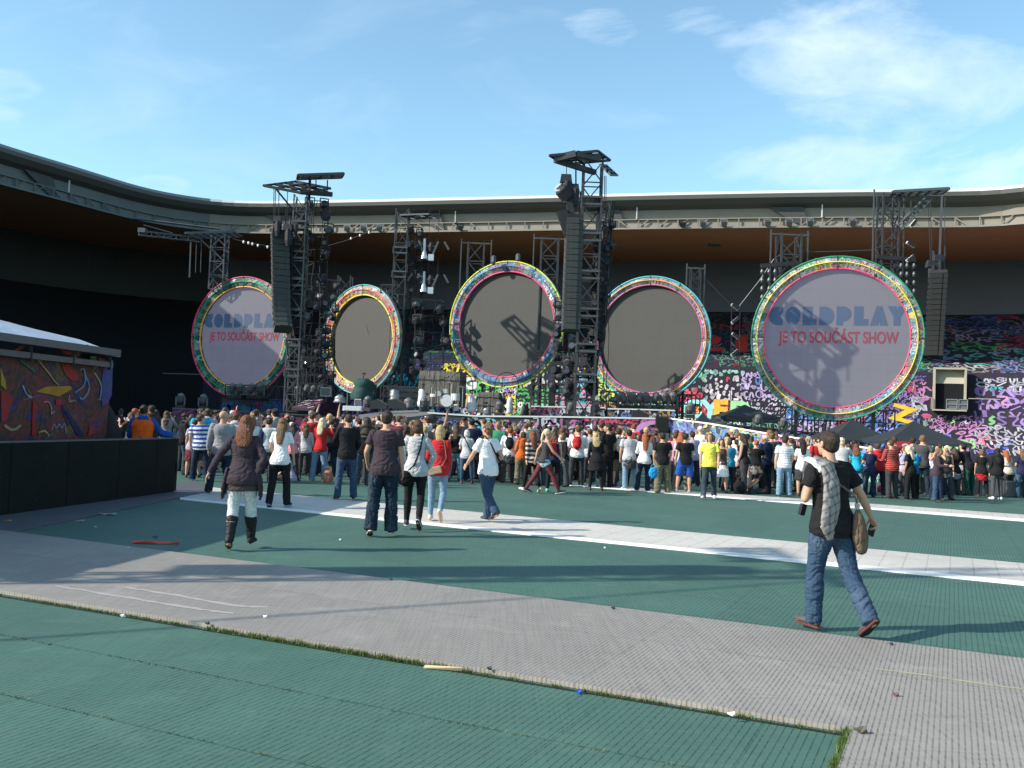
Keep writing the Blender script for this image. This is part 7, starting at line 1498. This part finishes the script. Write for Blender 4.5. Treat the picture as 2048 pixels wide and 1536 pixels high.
attach('clutch_bag', 'small beige bag on a thin strap behind the blonde in red cardigan', 'bag', T, [('pouch', remesh(m, .010, 2, .004), M_cloth, (.36, .26, .17)), ('strap', st, M_cloth, (.4, .3, .2))])
# man in black sweater standing on the white track
near_person(690, 1000, 1.80, 18, 'man in black sweater, sunglasses and faded jeans standing on the white track', dict(lean=-1, legs=((3, 7, 2, 0), (-3, 7, -8, 8)), arms=((8, 14, 50, -10), (38, 16, 110, -25)), head=(22, 2)), False, 'crop', 'dark brown', 'long', 'black', 'jeans', 'blue denim', 'dark denim', .011, loose=1.2)
# man in white t-shirt with messenger bag, walking left
T, J = near_person(972, 1042, 1.76, 38, 'curly fair haired man in white t-shirt and jeans striding with a dark messenger bag', dict(lean=5, legs=((14, 2, 4, 0), (-18, 2, -44, 30)), arms=((-28, 12, 40, -12), (28, 12, 44, 0)), head=(10, 6)), False, 'curly', 'light brown', 'tee', 'white', 'jeans', 'blue denim', 'charcoal', .010, loose=1.3)
c = J['pel']+V((.21, -.10, -.06)); m = MB(); m.box(c, (.10, .20, .30)); st = MB(); st.path([J['neck']+V((-.12, .04, -.02)), J['neck']+V((-.09, -.03, .045)), J['neck']+V((-.02, -.15, -.12)), J['neck']+V((.10, -.16, -.32)), c+V((0, -.02, .15))], .028, 6)
attach('messenger_bag', 'dark messenger bag behind the hip of the striding man in white t-shirt', 'bag', T, [('pouch', remesh(m, .011, 2, .006), M_cloth, (.03, .022, .018)), ('strap', st, M_cloth, (.012, .012, .014))])
# blonde walking right in denim shorts and maroon tights
T, J = near_person(1086, 988, 1.70, -75, 'blonde woman in dark tank top, pale denim shorts and maroon tights striding to the right', dict(lean=4, legs=((30, 3, 22, -10), (-26, 3, -34, 20)), arms=((28, 10, 50, 0), (-34, 12, -10, 5)), head=(0, 5)), True, 'pony', 'pale blonde', 'tank', 'charcoal', 'leggings', 'maroon', 'charcoal', .012, sole=(.75, .75, .75))
child(T, 'shorts', bottom_mesh(J, True, 'hotpants', .012), M_denim, (.35, .48, .56))
# person in yellow t-shirt walking towards the camera
near_person(1417, 999, 1.70, 168, 'person in bright yellow t-shirt and grey jeans walking towards the camera', dict(lean=2, legs=((16, 4, 8, -6), (-12, 4, -24, 16)), arms=((-6, 12, 4, 2), (6, 12, 18, 0)), head=(-15, 4)), False, 'bob', 'light brown', 'tee', 'yellow', 'jeans', 'grey denim', 'white', .011, face=True, loose=1.3)
# steward in orange vest leaning on the barrier
g = V((-7.66, 19.85, 0))
T, J = near_person(0, 0, 1.84, 20, 'steward in orange vest over a blue hooded jacket resting an arm on the black barrier', dict(lean=2, arms=((12, 38, 55, 70), (20, 14, 60, -20))), False, 'crop', 'black', 'hoodie', 'royal blue', 'jeans', 'charcoal', 'charcoal', .011, skin=SKIN3, ground=g, loose=1.2)
m = MB(); torso(m, J, False, -.12, .515, .040, .01, 1.03, (True, True), 1.0); tubeloft(m, [J['neck']-J['sp']*.05-J['lat']*.12, J['neck']-J['sp']*.045+J['lat']*.12], [(.075, .070)]*2); child(T, 'vest', remesh(m, .011, 2, .006), M_cloth, (.80, .12, .012))
m = MB(); torso(m, J, False, .02, .075, .048, 0, 1.03, (True, True), 1.0); child(T, 'reflective_band', remesh(m, .008, 1, 0), M_cloth, (.75, .28, .20))
# stewards beyond the catwalk in orange
for px, lab in ((1266, 'steward in orange vest beyond the crowd left of the right speaker pair'), (1312, 'steward in orange vest beyond the crowd right below the right speaker pair')):
    q = P(px, 870, 42.5); crowd_person((q.x, q.y, 0), R(175), 1.78, False, 'stand', 'crop', 'brown', 'hoodie', 'orange', 'jeans', 'charcoal', lab, 'stewards beyond the crowd')
# people working on the stage
for px, py, lab in ((1004, 834, 'crew member in black crouching at the stage edge below the middle round screen'),):
    q = pt(px, py, 48.5); crowd_person((q.x, q.y, q.z-.1), R(160), 1.6, False, 'sit', 'short', 'dark brown', 'tee', 'black', 'jeans', 'charcoal', lab, None)
# bags on the floor
for px, fy, col, lab, w_ in ((655, 966, (.45, .20, .14), 'reddish brown handbag standing on the floor by the man in black sweater', .19), (1302, 948, (.02, .28, .60), 'shiny blue plastic bag hanging beside the broad man in black t-shirt', .16), (1712, 938, (.02, .32, .60), 'bright blue bag carried by the woman in turquoise t-shirt', .15), (1478, 988, (.012, .014, .016), 'black bag on the floor beside the seated blonde', .22), (1760, 985, (.60, .03, .10), 'crimson bag with long white strap standing before the red hooded top', .13), (1866, 958, (.03, .22, .08), 'green bag hanging beside the leaning man in white sweater', .15), (1978, 952, (.012, .012, .013), 'black handbag of the woman with very long black hair', .16)):
    rest = fy > 960; base = G(px, fy) if rest else G(px, 985); z = .0 if rest else max(.3, P(px, fy, base.y-.3).z-.1); T = thing('handbag', lab, 'bag', (base.x, base.y-.3 if not rest else base.y, z))
    m = MB(); m.ell((0, 0, w_*.8), (w_*.8, w_*.5, w_*.95), None, 12, 8); me = remesh(m, .014, 1, .02, (9, 9, 9)); child(T, 'pouch', me, M_cloth, col)
    m = MB(); m.path([V((-w_*.6, 0, w_*1.3)), V((-w_*.3, 0, w_*2.2)), V((w_*.3, 0, w_*2.2)), V((w_*.6, 0, w_*1.3))], .02, 5); me = bpy.data.meshes.new('handle'); me.from_pydata([tuple(q) for q in m.v], [], m.f); child(T, 'handle', me, M_cloth, col if px != 1760 else (.7, .7, .7))
for _o in SC.objects:
    if _o.get('label') and len(_o['label'].split()) > 16: print('LONG', _o['label'])
print('crowd', len(ALLP), 'tries', tries, 'back', n_back)
